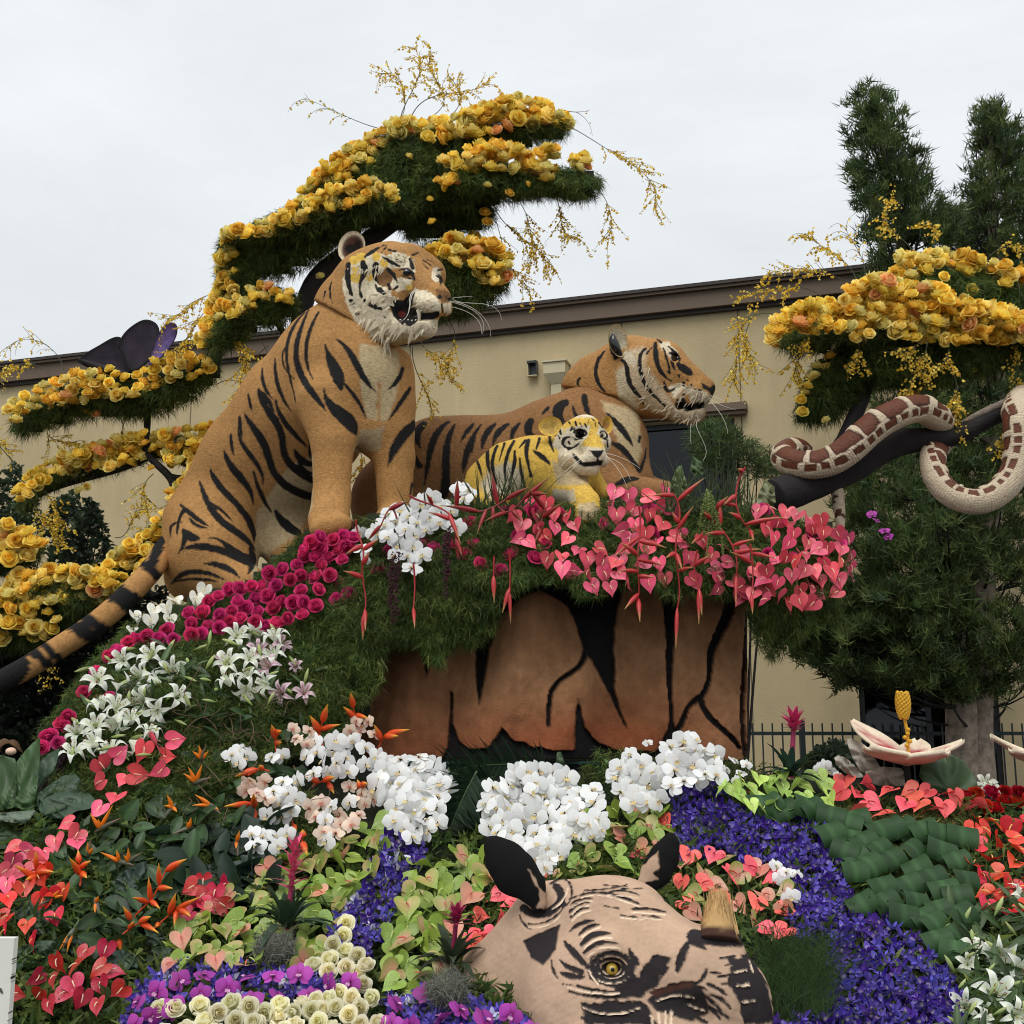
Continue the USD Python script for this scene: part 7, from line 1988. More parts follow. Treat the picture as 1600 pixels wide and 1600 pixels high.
each("white_orchid", O_WHITE, [(983, 1178, 14), (1012, 1160, 9), (995, 1192, 13)], 14, "small white orchid on the stem standing before the cliff", "orchid", "small white orchids before the cliff", 3043, face=FWD, off=-0.1)
bed("white_orchid", O_WHITE, [(1126, 1190), (1150, 1184), (1174, 1192), (1174, 1216), (1140, 1220)], 14, (9, 12), "greenish white orchid in the small spray left of the bromeliad", "orchid", "greenish white orchids by the bromeliad", 3044, **OK_)
bed("white_orchid", O_WHITE, [(472, 1194), (490, 1157), (520, 1150), (560, 1160), (597, 1180), (595, 1196), (561, 1200), (540, 1214), (519, 1214), (482, 1207)], 17, (15, 18), "white orchid in the topmost cluster of the left orchid mass", "orchid", "white orchids of the topmost left cluster", 3045, **OK_)
each("white_orchid", O_WHITE, [(362, 1178), (376, 1172), (386, 1182), (372, 1192), (425, 1182), (440, 1181)], 15, "white orchid on a bare stem left of the orchid mass", "orchid", "white orchids on bare stems at left", 3046, face=FWD, off=-0.12)
bed("white_orchid", O_WHITE, [(436, 1216), (470, 1218), (476, 1240), (470, 1266), (448, 1274), (450, 1298), (436, 1326), (414, 1284), (420, 1250)], 17, (15, 18), "white orchid in the trailing column of the left orchid mass", "orchid", "white orchids of the trailing column", 3047, **OK_)
each("white_orchid", O_WHITE, [(392, 1302, 18), (400, 1322, 17), (410, 1305, 16)], 17, "white orchid low beside the pink bromeliad spike", "orchid", "white orchids beside the bromeliad spike", 3048, face=FWD, off=-0.15)
bed("peach_orchid", O_PEACH, [(372, 1232), (385, 1212), (405, 1210), (425, 1226), (420, 1248), (395, 1248)], 14, (14, 17), "peach orchid in the clump left of the orchid mass", "orchid", "peach orchids of the left clump", 3049, **OK_)
bed("peach_orchid", O_PEACH + O_WHITE[:1], [(482, 1262), (506, 1250), (551, 1249), (571, 1272), (548, 1294), (515, 1328), (500, 1304)], 15, (14, 17), "creamy orchid in the hanging clump above the green bed", "orchid", "creamy orchids above the green bed", 3050, **OK_)
bed("peach_orchid", O_PEACH, [(450, 1140), (470, 1130), (500, 1145), (480, 1165), (455, 1160)], 15, (11, 13), "small peach orchid at the top left of the orchid mass", "orchid", "small peach orchids at the top", 3051, **OK_)
bed("peach_orchid", O_PEACH, [(540, 1125), (575, 1125), (600, 1150), (590, 1160), (560, 1150), (530, 1140)], 15, (11, 13), "small peach orchid against the rust cliff face", "orchid", "small peach orchids against the cliff", 3052, **OK_)
bed("peach_orchid", O_PEACH, [(535, 1225), (560, 1225), (585, 1245), (580, 1262), (545, 1245)], 15, (12, 14), "faded peach orchid left of the white orchid ball", "orchid", "faded peach orchids left of the ball", 3053, **OK_)
each("white_orchid", O_WHITE, [(1213, 1352, 14), (1228, 1362, 13), (1226, 1380, 14), (1236, 1402, 15), (1216, 1372, 12), (1244, 1366, 11)], 14, "small white orchid bordering the violet irises", "orchid", "white orchids bordering the irises", 3054, face=FWD, off=-0.12)
each("white_orchid", O_WHITE, [(1288, 1196, 12), (1296, 1205, 12), (1310, 1212, 10), (1280, 1200, 10)], 11, "small white orchid left of the giant magnolia", "orchid", "white orchids left of the giant magnolia", 3055, face=FWD, off=-0.1)
each("white_lily", L_WHITE, [(1540, 1224, 20), (1548, 1232, 18)], 19, "white lily peeping over the dark red roses at right", "lily", "white lilies over the dark red roses", 3056, face=UPF, off=-0.05)
g = rng(3057)
each("magenta_orchid", O_MAG, [(1362, 803, 9), (1370, 812, 9), (1382, 828, 9), (1388, 838, 8)], 9, "purple orchid on the thin stem hanging before the conifer", "orchid", "purple orchids on the hanging stem", 3058, y=6.1)

# ---- green and blush anthuriums
GK = dict(face=(0, -0.6, 0.75), jit=0.42, off=-0.05, roll=0.9)
G1 = [(265, 1475), (330, 1412), (395, 1368), (432, 1340), (480, 1338), (520, 1322), (560, 1292), (602, 1280), (600, 1318), (585, 1360), (556, 1400), (538, 1436), (512, 1476), (482, 1508), (255, 1512)]
G2 = [(640, 1352), (690, 1338), (740, 1332), (772, 1370), (745, 1385), (725, 1430), (722, 1490), (700, 1530), (640, 1552), (592, 1540), (600, 1490), (622, 1430)]
bed("green_anthurium", A_GREEN, G1, 19, (18, 23), "pale green anthurium in the bed round the tall pink bromeliad", "anthurium", "green anthuriums round the left bromeliad", 3060, most=140, depth=0.06, **GK)
bed("blush_anthurium", A_OBAKE, G1, 44, (18, 22), "pink-flushed green anthurium in the bed round the tall pink bromeliad", "anthurium", "blush anthuriums round the left bromeliad", 3061, depth=0.03, off=-0.1, face=(0, -0.6, 0.75), jit=0.42, roll=0.9)
bed("green_anthurium", A_GREEN, G2, 21, (19, 24), "pale green anthurium between violet stripe and rhinoceros", "anthurium", "green anthuriums left of the rhinoceros", 3062, most=80, depth=0.06, **GK)
bed("blush_anthurium", A_OBAKE, G2, 38, (19, 24), "pink-flushed anthurium between violet stripe and rhinoceros", "anthurium", "blush anthuriums left of the rhinoceros", 3063, depth=0.03, off=-0.1, face=(0, -0.6, 0.75), jit=0.42, roll=0.9)
bed("coral_anthurium", A_CORAL, [(745, 1385), (800, 1380), (806, 1400), (780, 1440), (745, 1482), (722, 1485), (735, 1440)], 20, (16, 20), "coral red anthurium behind the rhinoceros's left ear", "anthurium", "coral anthuriums behind the left ear", 3064, **GK)
bed("green_anthurium", A_GREEN, [(905, 1290), (940, 1270), (980, 1262), (1045, 1258), (1050, 1300), (1040, 1345), (1000, 1370), (920, 1372), (880, 1360), (905, 1330)], 23, (17, 21), "fresh green anthurium between the rhinoceros's two ears", "anthurium", "green anthuriums between the ears", 3065, depth=0.05, **GK)
each("blush_anthurium", A_OBAKE, [(1000, 1265), (950, 1300), (975, 1310), (1015, 1295), (1000, 1330), (945, 1330), (860, 1368), (905, 1352), (845, 1385), (1030, 1330)], 20, "pink-edged green anthurium between the rhinoceros's two ears", "anthurium", "blush anthuriums between the ears", 3066, **GK)
each("coral_anthurium", A_CORAL, [(1036, 1287, 20), (994, 1257, 16), (1000, 1335, 18), (850, 1375, 15)], 18, "coral anthurium in the green patch beside the far ear", "anthurium", "coral anthuriums beside the far ear", 3067, **GK)
G4 = [(1062, 1340), (1110, 1335), (1160, 1348), (1200, 1362), (1232, 1382), (1240, 1420), (1232, 1462), (1180, 1466), (1172, 1412), (1100, 1435), (1060, 1420)]
bed("coral_anthurium", A_CORAL, G4, 31, (18, 22), "coral pink anthurium above the rhinoceros's horn", "anthurium", "coral anthuriums above the horn", 3068, depth=0.05, **GK)
bed("blush_anthurium", A_OBAKE, G4, 29, (18, 22), "green and pink anthurium above the rhinoceros's horn", "anthurium", "blush anthuriums above the horn", 3069, depth=0.05, **GK)
G5 = [(1122, 1230), (1187, 1208), (1270, 1203), (1302, 1230), (1300, 1250), (1249, 1265), (1181, 1264), (1146, 1246)]
bed("lime_anthurium", A_LIME, G5, 14.5, (15, 18), "bright lime anthurium between violet irises and coral flowers", "anthurium", "lime anthuriums above the woven leaves", 3070, depth=0.04, face=(0, -0.6, 0.75), jit=0.42, off=-0.12, roll=0.9)
each("coral_anthurium", A_CORAL, [(1178, 1240, 13)], 13, "single red anthurium in the middle of the lime bed", "anthurium", None, 3071, **GK)
G6 = [(1302, 1240), (1322, 1215), (1362, 1218), (1430, 1238), (1497, 1238), (1542, 1260), (1507, 1274), (1476, 1264), (1442, 1266), (1373, 1273), (1312, 1260)]
bed("coral_anthurium", A_CORAL, G6, 20, (17, 21), "coral pink anthurium in the band below the giant magnolia", "anthurium", "coral anthuriums below the giant magnolia", 3072, depth=0.05, face=(0, -0.5, 0.85), jit=0.45, off=-0.1, roll=0.9)
bed("dark_red_rose", P_RED, [(1500, 1240), (1540, 1236), (1600, 1238), (1640, 1240), (1640, 1262), (1560, 1262), (1520, 1258)], 14, (12, 15), "dark red rose in the band at the right edge", "rose", "dark red roses at the right edge", 3073, face=UPF)
bed("red_anthurium", A_RED, [(1510, 1290), (1538, 1268), (1600, 1280), (1640, 1285), (1640, 1420), (1566, 1432), (1534, 1416), (1514, 1372), (1522, 1341)], 20, (17, 21), "glossy red anthurium in the dense bed right of the woven leaves", "anthurium", "red anthuriums right of the woven leaves", 3074, depth=0.06, **GK)
each("dark_red_rose", P_RED, [(930, 1254, 11), (940, 1256, 10)], 10, "small red rose above the green patch behind the rhinoceros", "rose", "small red roses behind the rhinoceros", 3075, face=FWD)

# ---- irises
IR = [(1052, 1236), (1086, 1228), (1119, 1232), (1157, 1272), (1201, 1292), (1242, 1274), (1284, 1280), (1304, 1334), (1325, 1392), (1344, 1440), (1382, 1430), (1416, 1462), (1458, 1490), (1485, 1527), (1498, 1560), (1494, 1640), (1205, 1640), (1240, 1600), (1290, 1574), (1297, 1512), (1244, 1471), (1236, 1430), (1249, 1384), (1212, 1348), (1167, 1351), (1120, 1336), (1058, 1334)]
front = [(1212, 1600), (1290, 1574), (1297, 1512), (1300, 1480), (1360, 1445), (1382, 1430), (1416, 1462), (1458, 1490), (1485, 1527), (1498, 1560), (1494, 1640), (1205, 1640)]
IK = dict(face=(0, -0.7, 0.6), jit=0.5, off=-0.05, roll=3.0)
bed("violet_iris", I_VIO, front, 12.5, (15, 18), "violet iris in the wide drift at the lower right", "iris", "violet irises at the lower right", 3080, most=215, depth=0.06, **IK)
I2 = [(598, 1296), (655, 1307), (662, 1333), (629, 1372), (610, 1431), (590, 1470), (577, 1486), (538, 1486), (509, 1470), (532, 1437), (561, 1405), (584, 1366)]
bed("violet_iris", I_VIO, I2, 14, (14, 17), "violet iris in the stripe falling from the white orchid ball", "iris", "violet irises of the falling stripe", 3081, most=85, depth=0.06, **IK)
crowd("violet_iris_drift", [iris_mesh(420 + i, a, b, lin((225, 215, 190))) for i, (a, b) in enumerate(((_iv, _ib), (_iv * 0.7, _iv), (_ib, _iv), (_iv * 0.85, _ib * 0.8)))], Polygon(IR).difference(Polygon(front).buffer(4)).exterior.coords[:-1] if Polygon(IR).difference(Polygon(front).buffer(4)).geom_type == "Polygon" else IR[:12] + IR[19:], 11.5, (14, 17), "river of violet irises curving past the woven leaves", "irises", 3082, face=(0, -0.7, 0.6), jit=0.5)
each("white_iris", I_WHITE, [(600, 1320), (585, 1350), (596, 1375), (570, 1400), (620, 1330), (640, 1350), (545, 1425), (580, 1455), (575, 1440), (556, 1410), (612, 1352)], 17, "white iris speckling the violet stripe", "iris", "white irises in the violet stripe", 3083, **IK)
BAND = [(200, 1564), (224, 1540), (264, 1516), (332, 1508), (460, 1520), (501, 1524), (551, 1530), (555, 1544), (484, 1556), (403, 1566), (298, 1562), (264, 1582), (240, 1640), (190, 1640)]
BAND2 = [(600, 1562), (669, 1542), (720, 1562), (780, 1580), (850, 1592), (860, 1640), (600, 1640)]
crowd("violet_iris_border", [iris_mesh(430 + i, a, b, lin((225, 215, 230))) for i, (a, b) in enumerate(((_iv, _ib), (_iv * 0.8, _ib * 0.9), (_ib * 1.1, _ib)))], BAND, 12, (15, 18), "border of violet irises along the bottom left", "irises", 3084, jit=0.5)
crowd("violet_iris_border", [iris_mesh(434 + i, a, b, lin((225, 215, 230))) for i, (a, b) in enumerate(((_iv, _ib), (_ib * 1.1, _ib)))], BAND2, 12, (15, 18), "border of violet irises at the rhinoceros's neck", "irises", 3085, jit=0.5)
bed("magenta_orchid", O_MAG, BAND, 30, (16, 21), "magenta orchid in the violet border at bottom left", "orchid", "magenta orchids in the left violet border", 3086, off=-0.12, face=(0, -0.8, 0.5), jit=0.5)
bed("magenta_orchid", O_MAG, BAND2, 30, (18, 24), "magenta orchid in the violet border by the rhinoceros's neck", "orchid", "magenta orchids by the rhinoceros's neck", 3087, off=-0.12, face=(0, -0.8, 0.5), jit=0.5)
each("white_iris", I_WHITE, [(275, 1520, 20), (262, 1530, 16), (360, 1530, 16), (445, 1535, 20), (455, 1548, 18), (375, 1560, 15), (500, 1535, 20), (515, 1540, 18), (330, 1555, 14), (620, 1565, 19), (640, 1572, 16), (705, 1570, 18), (770, 1592, 20), (1350, 1590, 12), (1390, 1596, 12)], 17, "white iris in the violet border along the bottom", "iris", "white irises in the violet border", 3088, **IK)

# ---- cream roses
C1 = [(524, 1448), (542, 1440), (548, 1452), (532, 1466), (538, 1482), (572, 1490), (580, 1505), (572, 1522), (586, 1548), (578, 1570), (598, 1600), (600, 1640), (396, 1640), (400, 1572), (484, 1560), (555, 1545), (540, 1525), (500, 1516), (480, 1512), (510, 1482), (518, 1465)]
bed("cream_rose", P_CREAM, C1, 18, (14, 17), "cream rose in the winding trail to the bottom edge", "rose", "cream roses of the winding trail", 3090, face=(0, -0.8, 0.55), off=-0.12, jit=0.3, depth=0.05)
bed("cream_rose", P_CREAM, [(245, 1570), (298, 1558), (400, 1566), (396, 1640), (236, 1640), (242, 1590)], 23, (15, 18), "cream rose in the row below the violet border", "rose", "cream roses below the left violet border", 3091, face=(0, -0.8, 0.55), off=-0.14, jit=0.3, depth=0.05)


# ---- woven leaves
def woven_leaves():
    """Broad leaves folded over into loops, laid in rows like shingles."""
    col = np.array([0.030, 0.070, 0.025])
    def loop(seed):
        gg = rng(seed)
        def fn(u, v):
            a = -0.25 + u * 3.1
            x = (v - 0.5) * 2 * (1.0 + 0.08 * np.sin(u * 3))
            y = 0.95 - 0.0 * u + 0.62 * np.cos(a) * 0.9 - 0.5
            z = 0.55 * np.sin(a)
            return np.stack([x * 0.92, y * 1.5 + 0.25 * gg.normal() * 0.1 * x, z + 0.06 * np.abs(x)], -1)
        v, f, u, vv = sheet_grid(fn, 12, 7)
        c = np.tile(col * gg.uniform(0.85, 1.15), (len(v), 1))
        c[np.abs(vv - 0.5) < 0.01] *= 1.7
        return MB().add(v, f, c * (0.96 + 0.08 * np.sin(vv * 70) + 0.05 * np.sin(u * 9 + seed))[:, None])
    refs = [simple_class(f"folded_leaf_{i}", loop(50 + i), "leaf_gloss", "blade") for i in range(3)]
    pts = [(385, 480), (455, 490), (520, 500), (590, 495), (640, 495), (700, 530), (770, 560), (830, 560), (725, 615), (800, 640), (880, 655), (950, 600), (1010, 590), (1070, 585), (1150, 600), (1210, 610), (1300, 630), (1010, 725), (1100, 695), (1195, 690), (1300, 735), (820, 785), (910, 760), (960, 860), (1085, 845), (1190, 825), (1300, 900), (880, 930), (1030, 985), (1150, 1000), (1220, 960), (1290, 1070), (1215, 1110), (950, 680), (760, 690), (860, 720), (1090, 920), (1320, 820), (1240, 880), (1130, 770), (980, 930), (1330, 990), (1260, 1150), (1200, 1030)]
    gg = rng(77)
    pts = sorted(pts, key=lambda q: q[1])
    for (cx, cy), wd in zip(pts, which(pts)):
        p = (1055 + cx / 2.909, 1108 + cy / 2.909)
        y = float(DY(p)[0]) - 0.04 - gg.uniform(0, 0.03)
        M = frame(at(p[0], p[1], y), np.array([gg.normal() * 0.2, -0.8, 0.5]), (gg.choice([-0.32, -0.3, 0.22]) + gg.normal() * 0.12, 0, 1), gg.uniform(20.5, 25) * mpp(p[1], y))
        thing("folded_leaf", "dark green leaf folded into a loop in the woven panel" + wd, "leaf", "folded leaves of the woven panel", M, refs[int(gg.integers(3))])


woven_leaves()


# ---- heliconias: red lobster claws hanging over the ledge, orange ones in the beds
def bract(p, d, L, w, c0, c1, up, mb=None, tipc=None):
    d = np.asarray(d, float) / np.linalg.norm(d)
    pts = spline(np.array([p, p + d * L * 0.35 + up * L * 0.05, p + d * L * 0.75 + up * L * 0.04, p + d * L]), 8)
    v, f = tube(pts, np.array([0.35, 0.85, 1.0, 0.95, 0.75, 0.5, 0.28, 0.05]) * w, 6)
    t = np.clip(np.repeat(np.linspace(0, 1, 8), 6), 0, 1)
    t = np.r_[t, 0, 1]
    c = lerp(c0, c1, np.clip((t - 0.55) / 0.45, 0, 1))
    return v, f, c


def heliconia(stem, bracts, y, label, seed, group, c0, c1, r=1.7, w=3.9):
    """stem: pixels; bracts: (start index along the stem in 0..1, end pixel)."""
    gg = rng(seed)
    if group == OG:
        y = min(y, float(DY(stem[1])[0]) - 0.14)
    t = thing("heliconia", label, "heliconia", group)
    P = spline(np.array([at(px, py, y + 0.01 * math.sin(i * 2.1)) for i, (px, py) in enumerate(stem)]), 40)
    sc = mpp(stem[0][1], y)
    v, f = tube(P, np.linspace(r, r * 0.6, 40) * sc, 6)
    put("stem", (v, f), "waxy_still", t, cols=np.tile(np.asarray(c0) * 0.8, (len(v), 1)))
    for s, (ex, ey) in bracts:
        a = P[int(s * 39)]
        e = at(ex, ey, y - 0.05 + gg.normal() * 0.03)
        v, f, c = bract(a, e - a, np.linalg.norm(e - a), w * sc * gg.uniform(0.85, 1.15), c0, c1, np.array([0, 0, 0.4]))
        put("bract", (v, f), "waxy_still", t, cols=c)


OG = "orange heliconias in the left beds"
RC0, RC1 = lin((186, 52, 54), 1.0), lin((170, 150, 84), 1.0)
HG = "red hanging heliconias on the ledge"
for stem, br, y, lab in [
    ([(556, 812), (562, 840), (568, 865), (566, 890), (570, 925), (568, 960)], [(0.3, (540, 866)), (0.35, (592, 842)), (0.62, (536, 892)), (0.5, (578, 862)), (1.0, (567, 1000)), (0.95, (571, 985))], 5.6, "red lobster-claw strand hanging below the lone orchid pair"),
    ([(640, 775), (690, 795), (707, 810), (712, 840), (716, 870)], [(0.3, (665, 770)), (0.5, (720, 850)), (0.8, (722, 868)), (0.6, (668, 800))], 5.65, "red lobster-claw crossing the hanging white orchids"),
    ([(620, 810), (610, 795), (600, 810), (590, 830)], [(0.4, (640, 782)), (0.8, (572, 848))], 5.7, "red claw bent over the left end of the white orchids"),
    ([(720, 775), (712, 790), (740, 800), (775, 790), (800, 775)], [(0.2, (715, 745)), (0.5, (690, 790)), (0.7, (770, 820)), (0.9, (830, 760)), (0.6, (745, 835))], 5.7, "dark red claw cluster above the scattered pink roses"),
    ([(770, 765), (778, 790), (790, 800), (808, 790), (830, 772)], [(0.3, (766, 730)), (0.6, (815, 815)), (0.8, (860, 745)), (0.5, (756, 815)), (1.0, (855, 772))], 5.72, "dark red claw cluster before the cub's belly"),
    ([(838, 780), (850, 800), (845, 825), (860, 830)], [(0.3, (822, 760)), (0.5, (880, 785)), (0.8, (835, 850))], 5.75, "dark claws below the cub's elbow"),
    ([(646, 880), (648, 920), (646, 950)], [(1.0, (648, 982))], 5.62, "lone claw tip hanging in the fern beneath the orchids"),
    ([(772, 870), (771, 900)], [(1.0, (772, 942))], 5.6, "lone claw tip hanging left of the forked one"),
    ([(796, 862), (797, 895), (796, 925)], [(0.9, (785, 958)), (1.0, (798, 975))], 5.6, "forked claw tip hanging above the cliff's arch"),
    ([(998, 790), (999, 840), (996, 880), (998, 910), (997, 935)], [(0.35, (960, 870)), (0.4, (1042, 856)), (0.55, (970, 848)), (0.6, (1036, 884)), (0.72, (966, 892)), (0.78, (1022, 902)), (0.95, (976, 952)), (1.0, (1000, 972))], 5.55, "red lobster-claw strand hanging in the middle of the ledge"),
    ([(1050, 770), (1062, 800), (1056, 850), (1060, 900), (1058, 950)], [(0.1, (1102, 746)), (0.05, (1020, 774)), (0.3, (1050, 800)), (0.35, (1084, 790)), (0.55, (1040, 872)), (0.55, (1066, 890)), (0.7, (1084, 886)), (1.0, (1056, 1015))], 5.55, "longest red lobster-claw strand, its tip low on the cliff"),
    ([(1090, 860), (1085, 890), (1092, 920)], [(0.4, (1110, 868)), (1.0, (1092, 976)), (1.0, (1097, 962))], 5.55, "red claw with a split tip between two cliff cracks"),
    ([(1100, 800), (1140, 845), (1150, 870), (1150, 900)], [(0.3, (1125, 780)), (0.4, (1102, 834)), (0.7, (1190, 858)), (0.6, (1180, 842)), (1.0, (1150, 945))], 5.55, "red lobster-claw strand left of the right anthurium fall"),
    ([(1165, 730), (1150, 770), (1158, 810), (1172, 828)], [(0.1, (1153, 733)), (0.45, (1130, 790)), (0.6, (1120, 785)), (0.9, (1225, 808)), (1.0, (1178, 846)), (0.8, (1138, 800))], 5.6, "upright red lobster-claw before the black branch stump"),
    ([(1095, 840), (1110, 815), (1120, 790)], [(0.1, (1080, 850)), (0.6, (1098, 800)), (0.9, (1138, 775))], 5.58, "red claw tangle beside the green amaranth tassels"),
    ([(1172, 850), (1176, 880), (1174, 930)], [(0.2, (1212, 872)), (0.4, (1140, 862)), (1.0, (1176, 960))], 5.5, "red lobster-claw strand at the left of the right anthurium fall"),
]:
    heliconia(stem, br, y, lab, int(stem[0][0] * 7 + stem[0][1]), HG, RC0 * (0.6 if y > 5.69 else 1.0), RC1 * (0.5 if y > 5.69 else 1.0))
OC0, OC1 = lin((226, 82, 36), 1.0), lin((238, 186, 60), 1.0)
for stem, br, y, lab in [
    ([(200, 1448), (222, 1420), (240, 1400), (252, 1375), (262, 1356)], [(0.1, (192, 1416)), (0.45, (206, 1402)), (0.5, (232, 1370)), (0.7, (270, 1388)), (0.75, (248, 1348)), (0.95, (292, 1342)), (0.5, (250, 1420))], 4.5, "largest orange heliconia, in the dark leaves at lower left"),
    ([(240, 1452), (262, 1432), (280, 1420)], [(0.2, (245, 1448)), (0.6, (275, 1395)), (0.8, (312, 1402)), (0.9, (272, 1446)), (1.0, (298, 1432))], 4.45, "low orange heliconia beside the magenta anthuriums"),
    ([(180, 1470), (202, 1452), (222, 1440)], [(0.1, (190, 1488)), (0.5, (210, 1440)), (0.9, (248, 1458)), (0.9, (236, 1432))], 4.4, "orange heliconia over the bottom left anthurium bed"),
    ([(60, 1385), (56, 1362), (58, 1350)], [(0.3, (22, 1352)), (0.8, (56, 1330)), (0.6, (84, 1362)), (0.4, (40, 1375))], 4.7, "orange heliconia over the red anthuriums at the left edge"),
    ([(125, 1385), (126, 1362), (122, 1345)], [(0.4, (108, 1340)), (0.7, (142, 1345)), (0.9, (122, 1328)), (0.5, (136, 1372))], 4.75, "ragged orange heliconia at the left middle"),
    ([(505, 1165), (500, 1140), (506, 1125)], [(0.5, (484, 1118)), (0.9, (512, 1100)), (0.6, (532, 1132)), (0.3, (486, 1150))], 5.5, "orange heliconia standing above the white orchids"),
    ([(556, 1150), (555, 1120), (552, 1105)], [(0.6, (536, 1104)), (1.0, (548, 1082)), (0.7, (575, 1122)), (0.4, (568, 1138))], 5.55, "orange heliconia against the cliff's left end"),
    ([(590, 1180), (596, 1158), (606, 1146)], [(0.6, (584, 1132)), (0.9, (640, 1140)), (0.8, (622, 1150))], 5.5, "orange heliconia pointing right across the cliff"),
    ([(432, 1175), (430, 1155), (432, 1140)], [(0.6, (424, 1132)), (0.8, (440, 1142)), (0.4, (440, 1160))], 5.4, "orange heliconia left of the topmost orchids"),
    ([(420, 1205), (398, 1204), (388, 1212)], [(0.5, (366, 1214)), (0.3, (405, 1196))], 5.25, "orange heliconia over the peach orchid clump"),
    ([(400, 1275), (390, 1255), (378, 1258)], [(0.5, (350, 1260)), (0.3, (396, 1240)), (0.2, (394, 1292))], 5.1, "orange heliconia left of the trailing white column"),
    ([(450, 1262), (455, 1280), (460, 1292)], [(0.5, (446, 1268)), (0.9, (462, 1300))], 5.05, "orange heliconia inside the trailing white column"),
    ([(488, 1230), (500, 1222), (515, 1225)], [(0.4, (478, 1214)), (0.6, (524, 1214)), (0.9, (522, 1240))], 5.3, "orange heliconia in the middle of the orchid mass"),
    ([(566, 1250), (563, 1235), (566, 1226)], [(0.7, (558, 1218)), (0.9, (574, 1224))], 5.35, "orange heliconia by the white orchid ball"),
    ([(474, 1330), (472, 1315), (474, 1305)], [(0.5, (480, 1336)), (0.9, (473, 1296))], 4.85, "orange heliconia behind the left bromeliad spike"),
]:
    heliconia(stem, br, y, lab, int(stem[0][0] * 5 + stem[0][1]), OG, OC0, OC1, r=1.6, w=5.2)


# ---- birds of paradise
def bird_of_paradise(base, joint, tip, petals, y, label, seed):
    t = thing("bird_of_paradise", label, "bird of paradise", "birds of paradise in the left beds")
    y = min(y, float(DY(joint)[0]) - 0.13)
    sc = mpp(joint[1], y)
    p = spline(np.array([at(*base, y + 0.08), at((base[0] + joint[0]) / 2 + 4, (base[1] + joint[1]) / 2, y + 0.02), at(*joint, y)]), 10)
    v, f = tube(p, 2.0 * sc, 5)
    put("stalk", (v, f), "leaf_still", t, cols=np.tile(np.array([0.08, 0.11, 0.04]), (len(v), 1)))
    a, b = at(*joint, y), at(*tip, y - 0.04)
    v, f, c = bract(a, b - a, np.linalg.norm(b - a), 4.2 * sc, np.array([0.10, 0.11, 0.07]), np.array([0.26, 0.14, 0.10]), np.array([0, 0, 0.2]))
    put("beak", (v, f), "waxy_still", t, cols=c)
    for q in petals:
        e = at(*q, y - 0.03)
        v, f, c = bract(a * 0.8 + b * 0.2, e - a, np.linalg.norm(e - a), 3.4 * sc, lin((236, 124, 30)), lin((240, 160, 50)), np.array([0, 0, 0.3]))
        put("petal", (v, f), "waxy_still", t, cols=c)


for k, (b, j, tp, pt, y, lab) in enumerate([
    ((150, 1330), (148, 1300), (190, 1278), [(132, 1275), (168, 1262), (145, 1284)], 4.85, "bird of paradise with a long pale beak below the dusky anthuriums"),
    ((182, 1380), (180, 1345), (210, 1352), [(150, 1330), (176, 1326), (165, 1338)], 4.75, "bird of paradise left of the bare tan patch"),
    ((205, 1385), (196, 1350), (222, 1332), [(195, 1328), (188, 1340)], 4.75, "small bird of paradise in front of the tan patch"),
    ((150, 1430), (148, 1402), (158, 1442), [(152, 1392), (146, 1420)], 4.6, "drooping bird of paradise in the grassy leaves"),
    ((118, 1435), (116, 1450), (98, 1482), [(108, 1482), (96, 1478)], 4.5, "faded bird of paradise above the bottom left leaves"),
    ((140, 1375), (138, 1340), (142, 1312), [(136, 1322), (145, 1330)], 4.8, "upright bird of paradise at the left middle"),
    ((305, 1250), (300, 1225), (330, 1215), [(280, 1210), (288, 1200), (310, 1196)], 5.2, "bird of paradise with raised orange sepals, left of the orchid mass"),
    ((322, 1280), (325, 1255), (345, 1272), [(300, 1238), (296, 1255), (338, 1262)], 5.1, "bird of paradise whose beak points down to the right"),
    ((270, 1275), (275, 1255), (248, 1288), [(266, 1235), (262, 1252), (282, 1262)], 5.1, "bird of paradise with fanned sepals on the dark mound"),
    ((300, 1310), (302, 1292), (270, 1303), [(305, 1275), (298, 1282)], 5.0, "bird of paradise lying low above the dark green leaves"),
    ((325, 1210), (315, 1190), (318, 1170), [(300, 1178), (310, 1168), (325, 1178)], 5.35, "bird of paradise nearest the dusky pink anthuriums"),
    ((370, 1330), (369, 1310), (372, 1340), [(374, 1292), (368, 1320)], 4.95, "thin bird of paradise in the dark rosette of leaves"),
    ((84, 1410), (88, 1400), (60, 1415), [(98, 1388), (104, 1396)], 4.55, "bird of paradise lying across a red anthurium"),
]):
    bird_of_paradise(b, j, tp, pt, y, lab, k)


